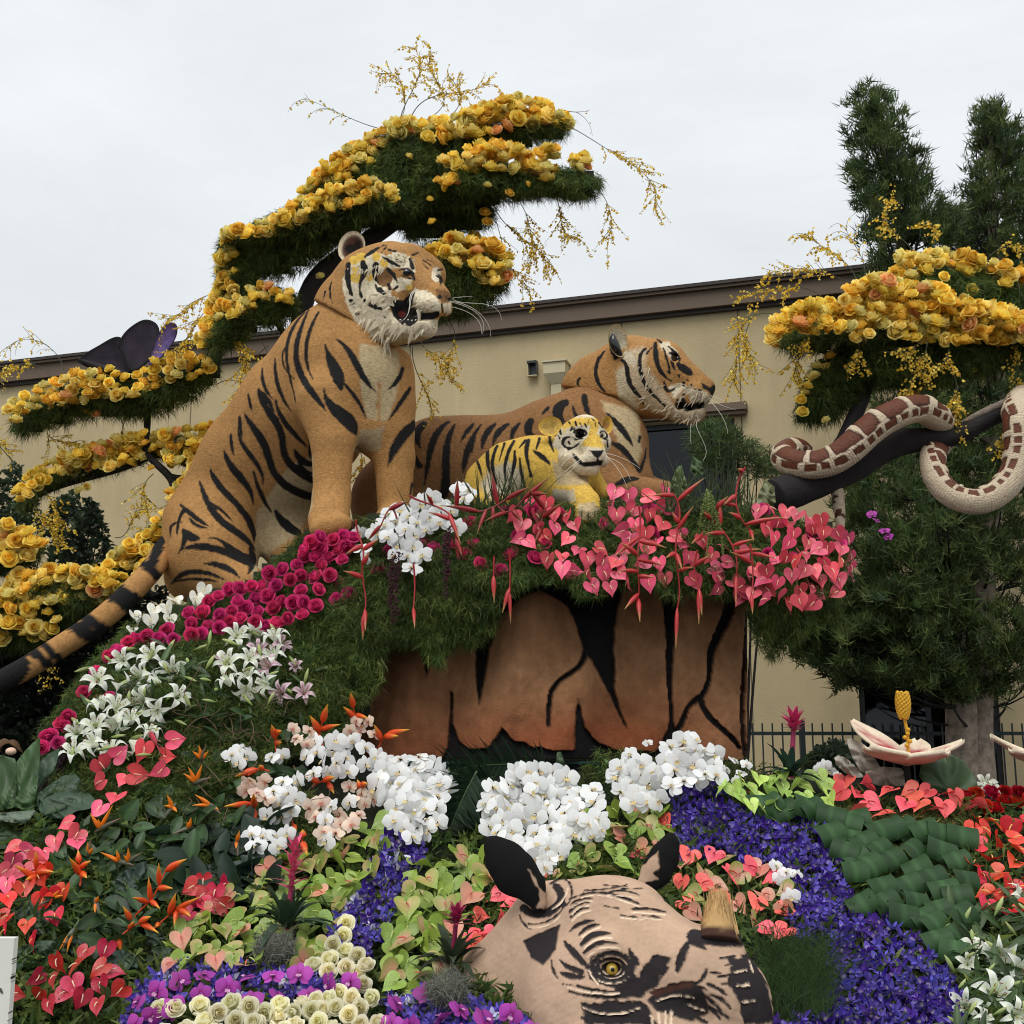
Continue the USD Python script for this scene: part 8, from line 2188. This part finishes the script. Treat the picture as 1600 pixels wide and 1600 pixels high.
# ---- bromeliads
def bromeliad(base, top, r_leaf, y0, label, seed, col, leafcol=(0.03, 0.055, 0.028), spike=True):
    gg = rng(seed)
    t = thing("bromeliad", label, "bromeliad", "bromeliads in the beds")
    y = float(DY(base)[0]) - 0.12
    sc = mpp(base[1], y)
    o = at(*base, y)
    for k in range(22):
        a = k * 2.399 + gg.normal() * 0.15
        L = r_leaf * sc * gg.uniform(0.7, 1.15)
        el = gg.uniform(0.35, 1.25)
        d = np.array([math.cos(a) * math.cos(el), math.sin(a) * math.cos(el), math.sin(el)])
        n = 9
        tt = np.linspace(0, 1, n)[:, None]
        c = o + d * L * tt + np.array([0, 0, -0.55 * L * math.cos(el)]) * tt ** 2.4
        s = np.cross(d, [0, 0, 1])
        s /= np.linalg.norm(s)
        w = 0.055 * r_leaf / 60 * sc * 330 * (np.sin(np.pi * np.clip(tt * 0.85 + 0.14, 0, 1)) ** 0.6) * 0.28
        up = np.cross(s, d)
        v = np.vstack([c - s * w + up * w * 0.5, c, c + s * w + up * w * 0.5])
        f = np.array([[i + n * j, i + 1 + n * j, i + 1 + n * (j + 1), i + n * (j + 1)] for j in range(2) for i in range(n - 1)])
        put("leaf", (v, f), "leaf_gloss", t, cols=np.tile(np.asarray(leafcol) * gg.uniform(0.7, 1.3), (len(v), 1)))
    e = at(*top, y)
    v, f = tube(spline(np.array([o, o * 0.4 + e * 0.6, e]), 8), np.linspace(4.5, 3.5, 8) * sc, 8)
    st = put("flower_stalk", (v, f), "waxy_still", t, cols=np.tile(np.asarray(col) * 0.8, (len(v), 1)))
    H = np.linalg.norm(e - o)
    for k in range(26):
        a = k * 2.399
        h = (0.45 + 0.58 * k / 26) if spike else 0.78 + 0.22 * k / 26
        b = o + (e - o) * h
        el = (0.25 + 0.75 * k / 26) if spike else (0.1 + 1.1 * k / 26)
        L = H * (0.32 - 0.12 * k / 26) if spike else H * (0.42 - 0.12 * k / 26)
        d = np.array([math.cos(a) * math.cos(el), math.sin(a) * math.cos(el), math.sin(el)])
        v, f = bezier_ribbon(b, d, L, 11 * sc, np.array([0, 0, -0.15 * L]), 5, side=np.cross(d, [0, 0, 1]))
        put("bract", (v, f), "waxy_still", st, cols=np.tile(np.asarray(col) * gg.uniform(0.75, 1.25), (len(v), 1)))


PKC = lin((190, 58, 104), 1.0)
bromeliad((448, 1452), (462, 1318), 92, 4.55, "bromeliad with a tall pink spike in the wide green bed", 41, lin((200, 74, 108)))
bromeliad((706, 1510), (714, 1425), 88, 4.2, "bromeliad with a wine red star beside the rhinoceros's neck", 42, lin((158, 44, 84)), (0.034, 0.05, 0.026), False)
bromeliad((1236, 1215), (1241, 1122), 72, 5.6, "bromeliad with a magenta star standing before the iron fence", 43, PKC, (0.02, 0.045, 0.03), False)


def moss_clump(c, r, y, label, seed):
    gg = rng(seed)
    mb = MB()
    sc = mpp(c[1], y)
    for _ in range(900):
        a = gg.normal(size=3)
        a /= np.linalg.norm(a)
        p = at(*c, y) + a * np.array([r * 1.0, r * 0.6, r * 0.75]) * sc * gg.uniform(0.75, 1.0)
        d = gg.normal(size=3)
        v, f = bezier_ribbon(p, d, 0.035, 0.0022, gg.normal(size=3) * 0.02, 4)
        mb.add(v, f, np.array([0.16, 0.165, 0.135]) * gg.uniform(0.5, 1.2))
    t = thing("moss_clump", label, "moss", "grey moss balls under the bromeliads")
    s = trimesh.creation.icosphere(3, 1.0)
    put("ball", (s.vertices * np.array([r, r * 0.6, r * 0.75]) * sc * 0.86 + at(*c, y), s.faces), "moss_core", t)
    mb.build("strands", "tiger_hair", t, kind="stuff", smooth=False)


mat_plain("moss_core", (0.10, 0.105, 0.08), rough=0.95, nscale=60, namt=0.4, bump=1.0, bscale=90)
moss_clump((428, 1482), 33, 4.25, "grey moss ball under the tall pink bromeliad", 51)
moss_clump((698, 1545), 34, 4.02, "grey moss ball under the wine red bromeliad", 52)


# ---- tall thin grass beside the snout
def grass_clump():
    gg = rng(61)
    mb = MB()
    for _ in range(1500):
        p = (gg.uniform(1190, 1300), gg.uniform(1480, 1600))
        y = float(DY(p)[0]) - gg.uniform(0.0, 0.12)
        d = np.array([gg.normal() * 0.45, -0.25, 1.0])
        v, f = bezier_ribbon(at(*p, y), d, gg.uniform(0.09, 0.2), 0.0026, np.array([gg.normal() * 0.06, -0.03, -0.05]), 5)
        mb.add(v, f, np.array([0.05, 0.085, 0.03]) * gg.uniform(0.5, 1.6))
    mb.build("grass", "leafage", label="tuft of thin wispy grass right of the rhinoceros's snout", cat="grass", kind="stuff", smooth=False)


grass_clump()


# ---- big leaves
def big_leaf(name, outline, y, tilt, label, col, seed, cat="leaf", group=None, veins=9, wave=0.02, stem_at=None, mat="leaf_still", bulge=0.012):
    """A large leaf traced by its outline, laid at distance y with its own tilt, ribbed and wavy, with thickness."""
    t = thing(name, label, cat, group)
    P = np.asarray(outline, float)
    if cat == "leaf":
        y = min(y, float(DY(np.asarray(outline).mean(0))[0]) - 0.05)
    p, q = cells(outline, 3.5)
    d = lens_profile(outline, p, 30)
    c = P.mean(0)
    gg = rng(seed)
    if stem_at is None:
        stem_at = c
    rel = p - np.asarray(stem_at)
    ang = np.arctan2(rel[:, 1], rel[:, 0])
    rr = np.linalg.norm(rel, axis=1)
    rib = np.abs(np.sin(ang * veins / 2 + gg.uniform(0, 6)))
    vein = np.exp(-(rib / 0.10) ** 2) * np.clip(rr / 8, 0, 1)
    yy = y + tilt[0] * (p[:, 0] - c[0]) / 100 + tilt[1] * (p[:, 1] - c[1]) / 100 - bulge * d - wave * np.sin(ang * 7 + seed + rr / 9) * (1.15 - d) + 0.012 * (1 - vein) + 0.008 * np.cos(rib * 6)
    # pull the border cells onto the outline
    ring = Polygon(outline).exterior
    edge = edge_distance(outline, p) < 2.6
    pe = p.copy()
    for i in np.where(edge | ~inside(outline, p))[0]:
        s = ring.interpolate(ring.project(Point(*p[i])))
        pe[i] = (s.x, s.y)
    front = atn(pe[:, 0], pe[:, 1], yy)
    v, f = closed(pe, q, front, front + F3 * 0.006)
    cc = np.tile(np.asarray(col, float), (len(p), 1)) * (1 + 0.45 * vein + 0.15 * wobble(front, 20, 3))[:, None]
    put("blade", (v, f), mat, t, cols=np.vstack([cc, cc * 0.8]))
    return t


CAB, CAB2 = np.array([0.055, 0.110, 0.038]), np.array([0.048, 0.086, 0.050])
BL = "large green leaves at the left edge"
big_leaf("giant_leaf", [(26, 1190), (40, 1172), (52, 1160), (62, 1152), (62, 1190), (58, 1230), (56, 1262), (50, 1268), (22, 1262), (20, 1220)], 5.0, (0.1, -0.1), "tall cupped green leaf in the middle of the cabbage-like rosette", CAB, 1, group=BL, stem_at=(24, 1255))
big_leaf("giant_leaf", [(-30, 1190), (0, 1180), (24, 1186), (26, 1220), (22, 1262), (0, 1266), (-30, 1270)], 4.96, (0.0, -0.1), "ribbed green leaf of the rosette cut by the left edge", CAB * 0.85, 2, group=BL, stem_at=(0, 1270))
big_leaf("giant_leaf", [(54, 1232), (58, 1195), (75, 1178), (96, 1168), (90, 1185), (84, 1205), (70, 1216), (62, 1228)], 5.05, (0.15, -0.1), "grey-green leaf with dark underside leaning right of the rosette", CAB2, 3, group=BL, stem_at=(56, 1235))
big_leaf("giant_leaf", [(58, 1240), (75, 1228), (98, 1212), (118, 1210), (128, 1222), (140, 1240), (152, 1254), (140, 1264), (118, 1268), (100, 1280), (78, 1280), (64, 1272), (58, 1258)], 4.95, (0.0, -0.25), "broad dull green leaf lying flat right of the rosette", CAB2 * 0.85, 4, group=BL, stem_at=(64, 1244))
big_leaf("giant_leaf", [(-30, 1272), (0, 1270), (30, 1268), (57, 1266), (46, 1280), (38, 1288), (10, 1284), (-30, 1280)], 4.85, (0, -0.3), "pale turned-over leaf lip at the foot of the rosette", np.array([0.13, 0.17, 0.12]), 5, group=BL)
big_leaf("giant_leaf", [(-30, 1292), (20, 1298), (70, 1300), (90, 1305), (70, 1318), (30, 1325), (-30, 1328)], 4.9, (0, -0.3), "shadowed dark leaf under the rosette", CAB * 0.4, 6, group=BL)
big_leaf("giant_leaf", [(60, 1236), (72, 1222), (86, 1206), (95, 1172), (104, 1170), (104, 1190), (96, 1214), (78, 1232)], 5.15, (0, 0), "dark maroon leaf underside right of the rosette", np.array([0.03, 0.012, 0.014]), 7, group=BL)
DLF = "dark plate leaves in the lower left bed"
for k, (o, y, cc) in enumerate([([(14, 1430), (40, 1405), (70, 1400), (90, 1412), (96, 1440), (80, 1462), (40, 1458), (20, 1445)], 4.6, np.array([0.05, 0.075, 0.05])), ([(20, 1500), (30, 1480), (60, 1470), (90, 1470), (80, 1490), (50, 1508), (22, 1516)], 4.45, np.array([0.05, 0.085, 0.05])),
                                ([(160, 1505), (172, 1486), (190, 1484), (212, 1494), (215, 1512), (196, 1522), (172, 1518)], 4.4, np.array([0.045, 0.075, 0.055])), ([(176, 1395), (182, 1370), (205, 1352), (230, 1345), (222, 1380), (216, 1410), (200, 1430), (180, 1425)], 4.75, np.array([0.035, 0.055, 0.042])),
                                ([(226, 1500), (240, 1480), (262, 1478), (280, 1490), (272, 1510), (245, 1518)], 4.35, np.array([0.028, 0.05, 0.024])), ([(100, 1470), (130, 1462), (165, 1470), (150, 1488), (115, 1496)], 4.5, np.array([0.03, 0.055, 0.035])),
                                ([(225, 1450), (250, 1455), (262, 1470), (250, 1482), (232, 1478)], 4.4, np.array([0.03, 0.052, 0.028]))]):
    big_leaf("plate_leaf", o, y, (0, -0.15), ["round grey-green leaf beneath the orange-red anthuriums", "long green leaf above the white board's corner", "blue-green leaf right of the bottom left anthuriums", "tall upright dark leaf behind the largest orange heliconia", "dark leaf at the left end of the violet border", "dark leaf over the bottom left anthurium bed", "small dark leaf left of the pale green bed"][k], cc, 20 + k, group=DLF)
RS = "dark leaves of the rosette below the orchid mass"
for k, (o, y) in enumerate([([(285, 1380), (300, 1355), (330, 1350), (350, 1368), (345, 1385), (315, 1392)], 4.75), ([(340, 1385), (352, 1358), (390, 1350), (420, 1352), (410, 1378), (370, 1392)], 4.7), ([(300, 1350), (310, 1315), (335, 1295), (345, 1320), (335, 1350)], 4.9), ([(340, 1350), (345, 1310), (370, 1290), (390, 1310), (380, 1345)], 4.88), ([(290, 1345), (288, 1320), (305, 1300), (315, 1320), (305, 1348)], 4.95), ([(385, 1350), (390, 1325), (402, 1310), (412, 1330), (405, 1352)], 4.9)]):
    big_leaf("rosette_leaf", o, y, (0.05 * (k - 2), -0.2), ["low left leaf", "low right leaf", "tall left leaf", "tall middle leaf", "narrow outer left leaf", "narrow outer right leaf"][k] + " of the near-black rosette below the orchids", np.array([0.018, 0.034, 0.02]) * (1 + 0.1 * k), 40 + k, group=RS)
big_leaf("tan_rock", [(215, 1345), (222, 1310), (245, 1290), (280, 1285), (310, 1300), (312, 1330), (290, 1355), (240, 1370)], 5.05, (0, 0.1), "bare tan rock patch between the birds of paradise", lin((104, 74, 44)), 60, cat="rock", veins=2, mat="cliff_seed", bulge=0.12)
big_leaf("round_leaf", [(1436, 1212), (1440, 1196), (1455, 1184), (1490, 1180), (1508, 1190), (1522, 1212), (1532, 1236), (1520, 1244), (1480, 1240), (1450, 1234)], 5.75, (0.05, -0.1), "round green leaf with a pale midrib behind the giant magnolia", np.array([0.06, 0.105, 0.045]), 61, stem_at=(1478, 1238), veins=3)
big_leaf("striped_leaf", [(1046, 760), (1056, 735), (1064, 724), (1072, 750), (1078, 775), (1066, 785), (1052, 775)], 5.9, (0, 0), "pale striped dracaena leaf upright before the dark window", np.array([0.12, 0.17, 0.06]), 62, veins=4, group="dracaena leaves on the ledge")
big_leaf("striped_leaf", [(1078, 735), (1082, 712), (1096, 722), (1100, 740), (1090, 748)], 5.95, (0, 0), "short dracaena leaf right of the striped one", np.array([0.10, 0.16, 0.07]), 63, veins=4, group="dracaena leaves on the ledge")
big_leaf("striped_leaf", [(1180, 792), (1188, 765), (1198, 750), (1210, 760), (1212, 785), (1200, 797)], 6.05, (0, 0), "cream and green dracaena leaf left of the black stump", np.array([0.22, 0.24, 0.12]), 64, veins=4, group="dracaena leaves on the ledge")
big_leaf("striped_leaf", [(940, 1184), (952, 1186), (972, 1196), (968, 1202), (950, 1196)], 5.6, (0, 0), "pale green leaf pointing left below the cliff", np.array([0.12, 0.2, 0.07]), 65, veins=4, group="dracaena leaves on the ledge")
big_leaf("striped_leaf", [(868, 1200), (870, 1176), (876, 1172), (886, 1205), (884, 1222)], 5.55, (0, 0), "upright pointed leaf above the big orchid ball", np.array([0.06, 0.10, 0.05]), 66, veins=3, group="dracaena leaves on the ledge")


# ---- grassy blades on the ledge, green amaranth tassels, palm fronds
def blades_on(name, rows, label, seed, y, col, w=2.4, cat="grass blades"):
    gg = rng(seed)
    mb = MB()
    for a, b in rows:
        A, B = at(*a, y + gg.normal() * 0.04), at(*b, y - 0.08)
        v, f = bezier_ribbon(A, B - A, np.linalg.norm(B - A), w * mpp(a[1], y), np.array([0, 0, 0.02]), 6)
        mb.add(v, f, np.asarray(col) * gg.uniform(0.6, 1.4))
    mb.build(name, "leafage", label=label, cat=cat, kind="stuff", smooth=False)


gg = rng(5)
blades_on("ledge_grass", [((800, 790), (830, 742)), ((812, 795), (862, 752)), ((770, 780), (765, 735)), ((640, 800), (614, 755)), ((665, 790), (660, 750)), ((790, 780), (800, 740)), ((1130, 800), (1160, 735)), ((1125, 810), (1175, 745)), ((1135, 790), (1152, 728)), ((1150, 800), (1156, 760)), ((1100, 800), (1130, 790)), ((736, 770), (716, 740)), ((1110, 770), (1122, 735)), ((590, 815), (550, 808)), ((760, 800), (700, 792))] + [((x, 790), (x + gg.normal() * 22, 790 - gg.uniform(20, 62))) for x in gg.uniform(745, 830, 40)] + [((x, 800), (x + gg.normal() * 30, 800 - gg.uniform(25, 90))) for x in gg.uniform(1040, 1180, 90)],
          "stiff dark grass blades sticking up along the ledge", 71, 5.85, (0.06, 0.085, 0.035))


def tassels():
    gg = rng(72)
    t = thing("amaranth_tassels", "green hanging amaranth tassels between the lobster claws", "amaranth")
    for x0, y0, y1 in ((1107, 770, 870), (1112, 772, 850), (1118, 778, 830), (1102, 775, 835), (1125, 790, 862), (1096, 790, 822)):
        mb = MB()
        p = spline(np.array([at(1104, 764, 5.6), at((x0 + 1104) / 2, y0, 5.57), at(x0, (y0 + y1) / 2, 5.56), at(x0 + gg.normal() * 2, y1, 5.57)]), 26)
        mb.add(*tube(p, 0.003, 4), np.array([0.2, 0.26, 0.08]))
        for _ in range(110):
            q = p[int(gg.integers(4, 26))] + gg.normal(size=3) * 0.005
            s = trimesh.creation.icosahedron()
            mb.add(s.vertices * 0.0045 * gg.uniform(0.6, 1.3) + q, s.faces, np.array([0.20, 0.26, 0.075]) * gg.uniform(0.6, 1.3))
        mb.build("tassel", "petal_still", t, smooth=False)
    t2 = thing("amaranth_tassels", "dark wine amaranth tassels hanging under the white orchids", "amaranth")
    for x0, y0, y1 in ((615, 890, 975), (622, 885, 960), (695, 860, 930), (610, 900, 950), (700, 850, 900)):
        mb = MB()
        p = spline(np.array([at(x0 + 3, y0 - 25, 5.62), at(x0, y0, 5.6), at(x0 + gg.normal() * 2, (y0 + y1) / 2, 5.6), at(x0, y1, 5.6)]), 26)
        for _ in range(150):
            q = p[int(gg.integers(0, 26))] + gg.normal(size=3) * 0.007
            s = trimesh.creation.icosahedron()
            mb.add(s.vertices * 0.0045 * gg.uniform(0.6, 1.3) + q, s.faces, np.array([0.07, 0.02, 0.03]) * gg.uniform(0.6, 1.3))
        mb.build("tassel", "petal_still", t2, smooth=False)


tassels()


def palm_fronds():
    gg = rng(73)
    for k, (a, b, y, lab) in enumerate([((745, 1205), (690, 1330), 5.35, "dark palm frond leaning left in the gap between the orchid balls"), ((700, 1200), (735, 1345), 5.4, "palm frond drooping straight down between the orchid balls"), ((770, 1215), (700, 1250), 5.45, "palm frond lying level below the cliff"), ((760, 1300), (690, 1350), 5.25, "lowest palm frond, above the pale green anthuriums"), ((690, 1215), (760, 1290), 5.5, "palm frond leaning right beside the big orchid ball"), ((860, 1200), (700, 1205), 5.6, "palm frond along the foot of the cliff"), ((905, 1240), (960, 1300), 5.4, "palm frond right of the big orchid ball")]):
        t = thing("palm_frond", lab, "palm frond", "palm fronds below the cliff")
        P = spline(np.array([at(*a, y + 0.05), at((a[0] + b[0]) / 2, (a[1] + b[1]) / 2 - 8, y - 0.02), at(*b, y - 0.06)]), 40)
        v, f = tube(P, np.linspace(0.006, 0.002, 40), 5)
        put("rib", (v, f), "leaf_still", t, cols=np.tile(np.array([0.05, 0.08, 0.03]), (len(v), 1)))
        d = np.gradient(P, axis=0)
        for i in range(2, 40):
            for s in (-1, 1):
                dd = d[i] / np.linalg.norm(d[i])
                o = np.cross(dd, F3) * s
                o /= np.linalg.norm(o)
                v, f = bezier_ribbon(P[i], dd * 0.5 + o * 0.9 + gg.normal(size=3) * 0.08, gg.uniform(0.11, 0.2), 0.014, np.array([0, -0.01, -0.035]), 5, side=np.cross(o, F3) * 0.8 + F3 * 0.3)
                put("leaflet", (v, f), "leafage", t, cols=np.tile(np.array([0.018, 0.036, 0.018]) * gg.uniform(0.7, 1.6), (len(v), 1)))


palm_fronds()


# ---- dark tropical leaves and bare twigs filling the left slope
for k, (poly, gap, r, lab) in enumerate([([(90, 1290), (240, 1270), (420, 1240), (430, 1290), (350, 1300), (280, 1370), (230, 1450), (210, 1500), (110, 1470), (95, 1400)], 13, (30, 56), "dark tropical leaves around the birds of paradise"),
                                         ([(300, 1120), (480, 1120), (560, 1190), (480, 1230), (380, 1260), (300, 1230)], 17, (22, 40), "dark leaves beneath the white orchid mass"),
                                         ([(0, 1390), (100, 1370), (110, 1480), (30, 1500), (0, 1480)], 15, (26, 46), "dark leaves behind the orange-red anthuriums"),
                                         ([(60, 1240), (260, 1230), (280, 1270), (130, 1290), (60, 1300)], 15, (22, 38), "dark leaves behind the dusky anthuriums"),
                                         ([(270, 1290), (420, 1290), (430, 1400), (280, 1400)], 11, (40, 66), "near-black rosette leaves below the orchids")]):
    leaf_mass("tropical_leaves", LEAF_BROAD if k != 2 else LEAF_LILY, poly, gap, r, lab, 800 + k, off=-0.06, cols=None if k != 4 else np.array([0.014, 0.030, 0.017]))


def twigs():
    gg = rng(82)
    mb = MB()
    for _ in range(46):
        p = np.array([gg.uniform(210, 470), gg.uniform(1090, 1290)])
        y = float(DY(p)[0]) - 0.03
        a = gg.uniform(0, 6.28)
        L = gg.uniform(30, 90)
        pts = [at(p[0] + L * t * math.cos(a) + gg.normal() * 6, p[1] + L * t * math.sin(a) * 0.8 + gg.normal() * 6, y - 0.12 * math.sin(3 * t) - 0.03) for t in np.linspace(0, 1, 6)]
        mb.add(*tube(spline(np.array(pts), 14), np.linspace(0.0022, 0.001, 14), 4), np.array([0.13, 0.085, 0.05]) * gg.uniform(0.6, 1.5))
    mb.build("bare_twigs", "leaf_still", label="curly bare twigs straggling over the dark left slope", cat="twigs", kind="stuff")


twigs()


# ---- the giant magnolias
def giant_magnolia(c, y, s, label, seed, petals, pod=True):
    """A sculpted flower with thick petals; petals: (angle deg, length px, width px, lift)."""
    gg = rng(seed)
    t = thing("giant_magnolia", label, "flower sculpture", "giant magnolia flowers behind the coral band")
    sc = mpp(c[1], y)
    o = at(*c, y)
    OUT, IN, RED = lin((214, 178, 160), 1.05), lin((228, 212, 186), 1.05), lin((176, 66, 78), 1.0)
    for ang, L, W, lift in petals:
        a = math.radians(ang)
        d = np.array([math.cos(a), math.sin(a), 0])
        sd = np.array([-math.sin(a), math.cos(a), 0])
        nu, nv = 22, 15
        U, V = np.meshgrid(np.linspace(0, 1, nu), np.linspace(-1, 1, nv), indexing="ij")
        U, V = U.ravel(), V.ravel()
        w = W * sc * np.sin(np.pi * np.clip(U * 0.90 + 0.06, 0, 1)) ** 0.85
        z = L * sc * (lift * U + 0.10 * U ** 2.5) + 0.22 * W * sc * V ** 2 * (1 - 0.3 * U) + 0.02 * W * sc * np.sin(U * 9 + V * 4)
        p = o + d * (L * sc * U)[:, None] + sd * (w * V)[:, None] + np.array([0, 0, 1.0]) * z[:, None]
        blotch = np.clip(1.4 - U * 1.35 + 0.5 * wobble(p, 45, 2), 0, 1) * np.clip(1.3 - np.abs(V) * 1.1, 0, 1)
        ci = lerp(IN, RED, np.clip(blotch * 1.3 - 0.2, 0, 1))
        co = np.tile(OUT, (len(p), 1)) * (1 + 0.06 * wobble(p, 60, 3))[:, None]
        rim = ((np.abs(V) > 0.93) | (U > 0.96))
        ci[rim] = IN * 1.1
        co[rim] = IN * 1.1
        f = grid_faces(nu, nv)
        nrm = np.cross(d, sd) * 0 + np.array([0, 0, -1.0])
        vv, ff = closed(np.c_[U, V], f, p, p + nrm * 7 * sc * (1 - 0.3 * U[:, None]))
        put("petal", (vv, ff), "seed_petal", t, cols=np.vstack([ci, co]))
    if pod:
        top = at(c[0] - 6, c[1] - 72, y)
        v, f = tube(spline(np.array([o, o * 0.5 + top * 0.5 + [0.01, 0, 0], top]), 8), 2.6 * sc, 8)
        st = put("pistil", (v, f), "yellow_ball", t)
        for k in range(120):
            h = k / 119
            a = k * 2.399
            R = (9.5 * math.sin(math.pi * min(1, 0.22 + 0.68 * (1 - h)) ) ** 0.6) * sc
            p = top + np.array([math.cos(a) * R, math.sin(a) * R, (-4 + 40 * h) * sc])
            b = trimesh.creation.icosphere(1, 3.1 * sc)
            put("bead", (b.vertices + p, b.faces), "yellow_ball", st)
        for k, (dx, dz) in enumerate(((5, -34), (-3, -28), (2, -22), (-1, -40), (3, -16))):
            b = trimesh.creation.icosphere(1, 3.4 * sc)
            put("bead", (b.vertices + o + np.array([dx * sc, -0.01, (72 + dz) * sc - 0.02]), b.faces), "yellow_ball", st)
    v, f = tube(spline(np.array([o + [0, 0.02, -0.02], o + [0.01, 0.03, -0.15], o + [0, 0.0, -0.4]]), 8), 5 * sc, 8)
    put("stem", (v, f), "dark_bark", t)


mat_cd("seed_petal", rough=0.85, nscale=60, namt=0.12, bump=0.5, bscale=170, bdist=0.008)
mat_plain("yellow_ball", lin((202, 154, 44), 1.05), rough=0.6, nscale=40, namt=0.15)
giant_magnolia((1418, 1190), 5.55, 1.0, "giant pink-white magnolia with a beaded yellow pod on its pistil", 1, [(-150, 86, 38, 0.16), (-62, 80, 36, 0.10), (4, 92, 28, 0.24), (58, 74, 28, 0.34), (132, 96, 36, 0.56)])
giant_magnolia((1640, 1195), 5.6, 1.0, "giant pink magnolia cut off by the right edge", 2, [(-160, 74, 30, 0.22), (168, 84, 30, 0.42), (-90, 70, 30, 0.05), (-30, 80, 30, 0.1), (60, 80, 28, 0.2)], pod=True)
big_leaf("magnolia_bud_petal", [(1322, 1156), (1332, 1154), (1350, 1163), (1366, 1182), (1376, 1200), (1360, 1212), (1345, 1206), (1332, 1184)], 5.62, (0.1, 0.05), "fallen grey-white petal standing left of the giant magnolia", lin((176, 170, 156)), 80, cat="petal", veins=2, mat="seed_petal", group="grey petals by the giant magnolia")
big_leaf("magnolia_bud_petal", [(1304, 1184), (1310, 1180), (1322, 1184), (1340, 1200), (1350, 1214), (1338, 1216), (1318, 1206), (1306, 1194)], 5.58, (0.1, 0.05), "small grey petal lowest at the left of the giant magnolia", lin((168, 164, 150)), 81, cat="petal", veins=2, mat="seed_petal", group="grey petals by the giant magnolia")
big_leaf("magnolia_bud_petal", [(1352, 1206), (1378, 1198), (1408, 1200), (1418, 1214), (1414, 1228), (1380, 1230), (1356, 1222)], 5.6, (0.0, 0.1), "grey petal lying under the giant magnolia", lin((160, 152, 138)), 82, cat="petal", veins=2, mat="seed_petal", group="grey petals by the giant magnolia")


# ---- odds and ends at the left edge
def white_board():
    t = thing("white_board", "weathered white board at the lower left edge", "board")
    mat_plain("chipped_white", lin((226, 226, 216), 1.0), rough=0.6, nscale=5, namt=0.05)
    mat_plain("grey_chip", (0.09, 0.09, 0.09), rough=0.9, nscale=30, namt=0.4)
    y = 3.6
    a, b = at(-160, 1466, y), at(22, 1470, y)
    b[2] = at(22, 1760, y)[2]
    v, f = box(a[0], b[0], y, y + 0.03, b[2], a[2])
    put("panel", (v, f), "chipped_white", t, smooth=False)
    gg = rng(9)
    m = MB()
    for _ in range(22):
        z = gg.uniform(b[2], a[2])
        s = gg.uniform(0.0004, 0.0014)
        m.add(*box(b[0] - s * 1.5, b[0] + 0.0006, y - 0.0012, y + 0.028, z, z + s * gg.uniform(1, 3)))
    m.build("chipped_edge", "grey_chip", t, smooth=False, kind="stuff")
    q = at(3, 1547, y - 0.001)
    pm = trimesh.creation.extrude_polygon(Polygon([(-0.008, 0.008), (-0.001, 0.004), (0.004, -0.006), (0.003, -0.010), (-0.003, -0.006), (-0.010, 0.002)]), 0.001)
    vv = np.array(pm.vertices)
    put("mark", (np.c_[vv[:, 0] + q[0], np.full(len(vv), y - 0.0025) + vv[:, 2], vv[:, 1] + q[2]], pm.faces), "grey_chip", t, smooth=False)


white_board()


def brown_pod():
    t = thing("dried_pod", "curled brown dried pod with a pale pink kernel at the left edge", "seed pod")
    y = 5.1
    mat_plain("dry_brown", lin((104, 78, 54)), rough=0.8, nscale=40, namt=0.4, bump=0.6)
    mat_plain("pale_kernel", lin((222, 186, 162)), rough=0.5, nscale=30, namt=0.1)
    for k in range(9):
        a = np.array([at(-6 + k * 0.8, 1178 - k * 0.5, y + 0.02), at(2 + k, 1166 - k * 1.2, y - 0.02), at(14 + k, 1158 + k * 0.9, y - 0.02), at(30 + 0.6 * k, 1166 + k * 1.2, y + 0.03)])
        v, f = tube(spline(a, 10), np.linspace(0.006, 0.003, 10), 6)
        put("husk", (v, f), "dry_brown", t)
    s = trimesh.creation.icosphere(2, 8 * mpp(1175, y))
    put("kernel", (s.vertices * [1, 1, 0.75] + at(17, 1174, y - 0.05), s.faces), "pale_kernel", t)


brown_pod()
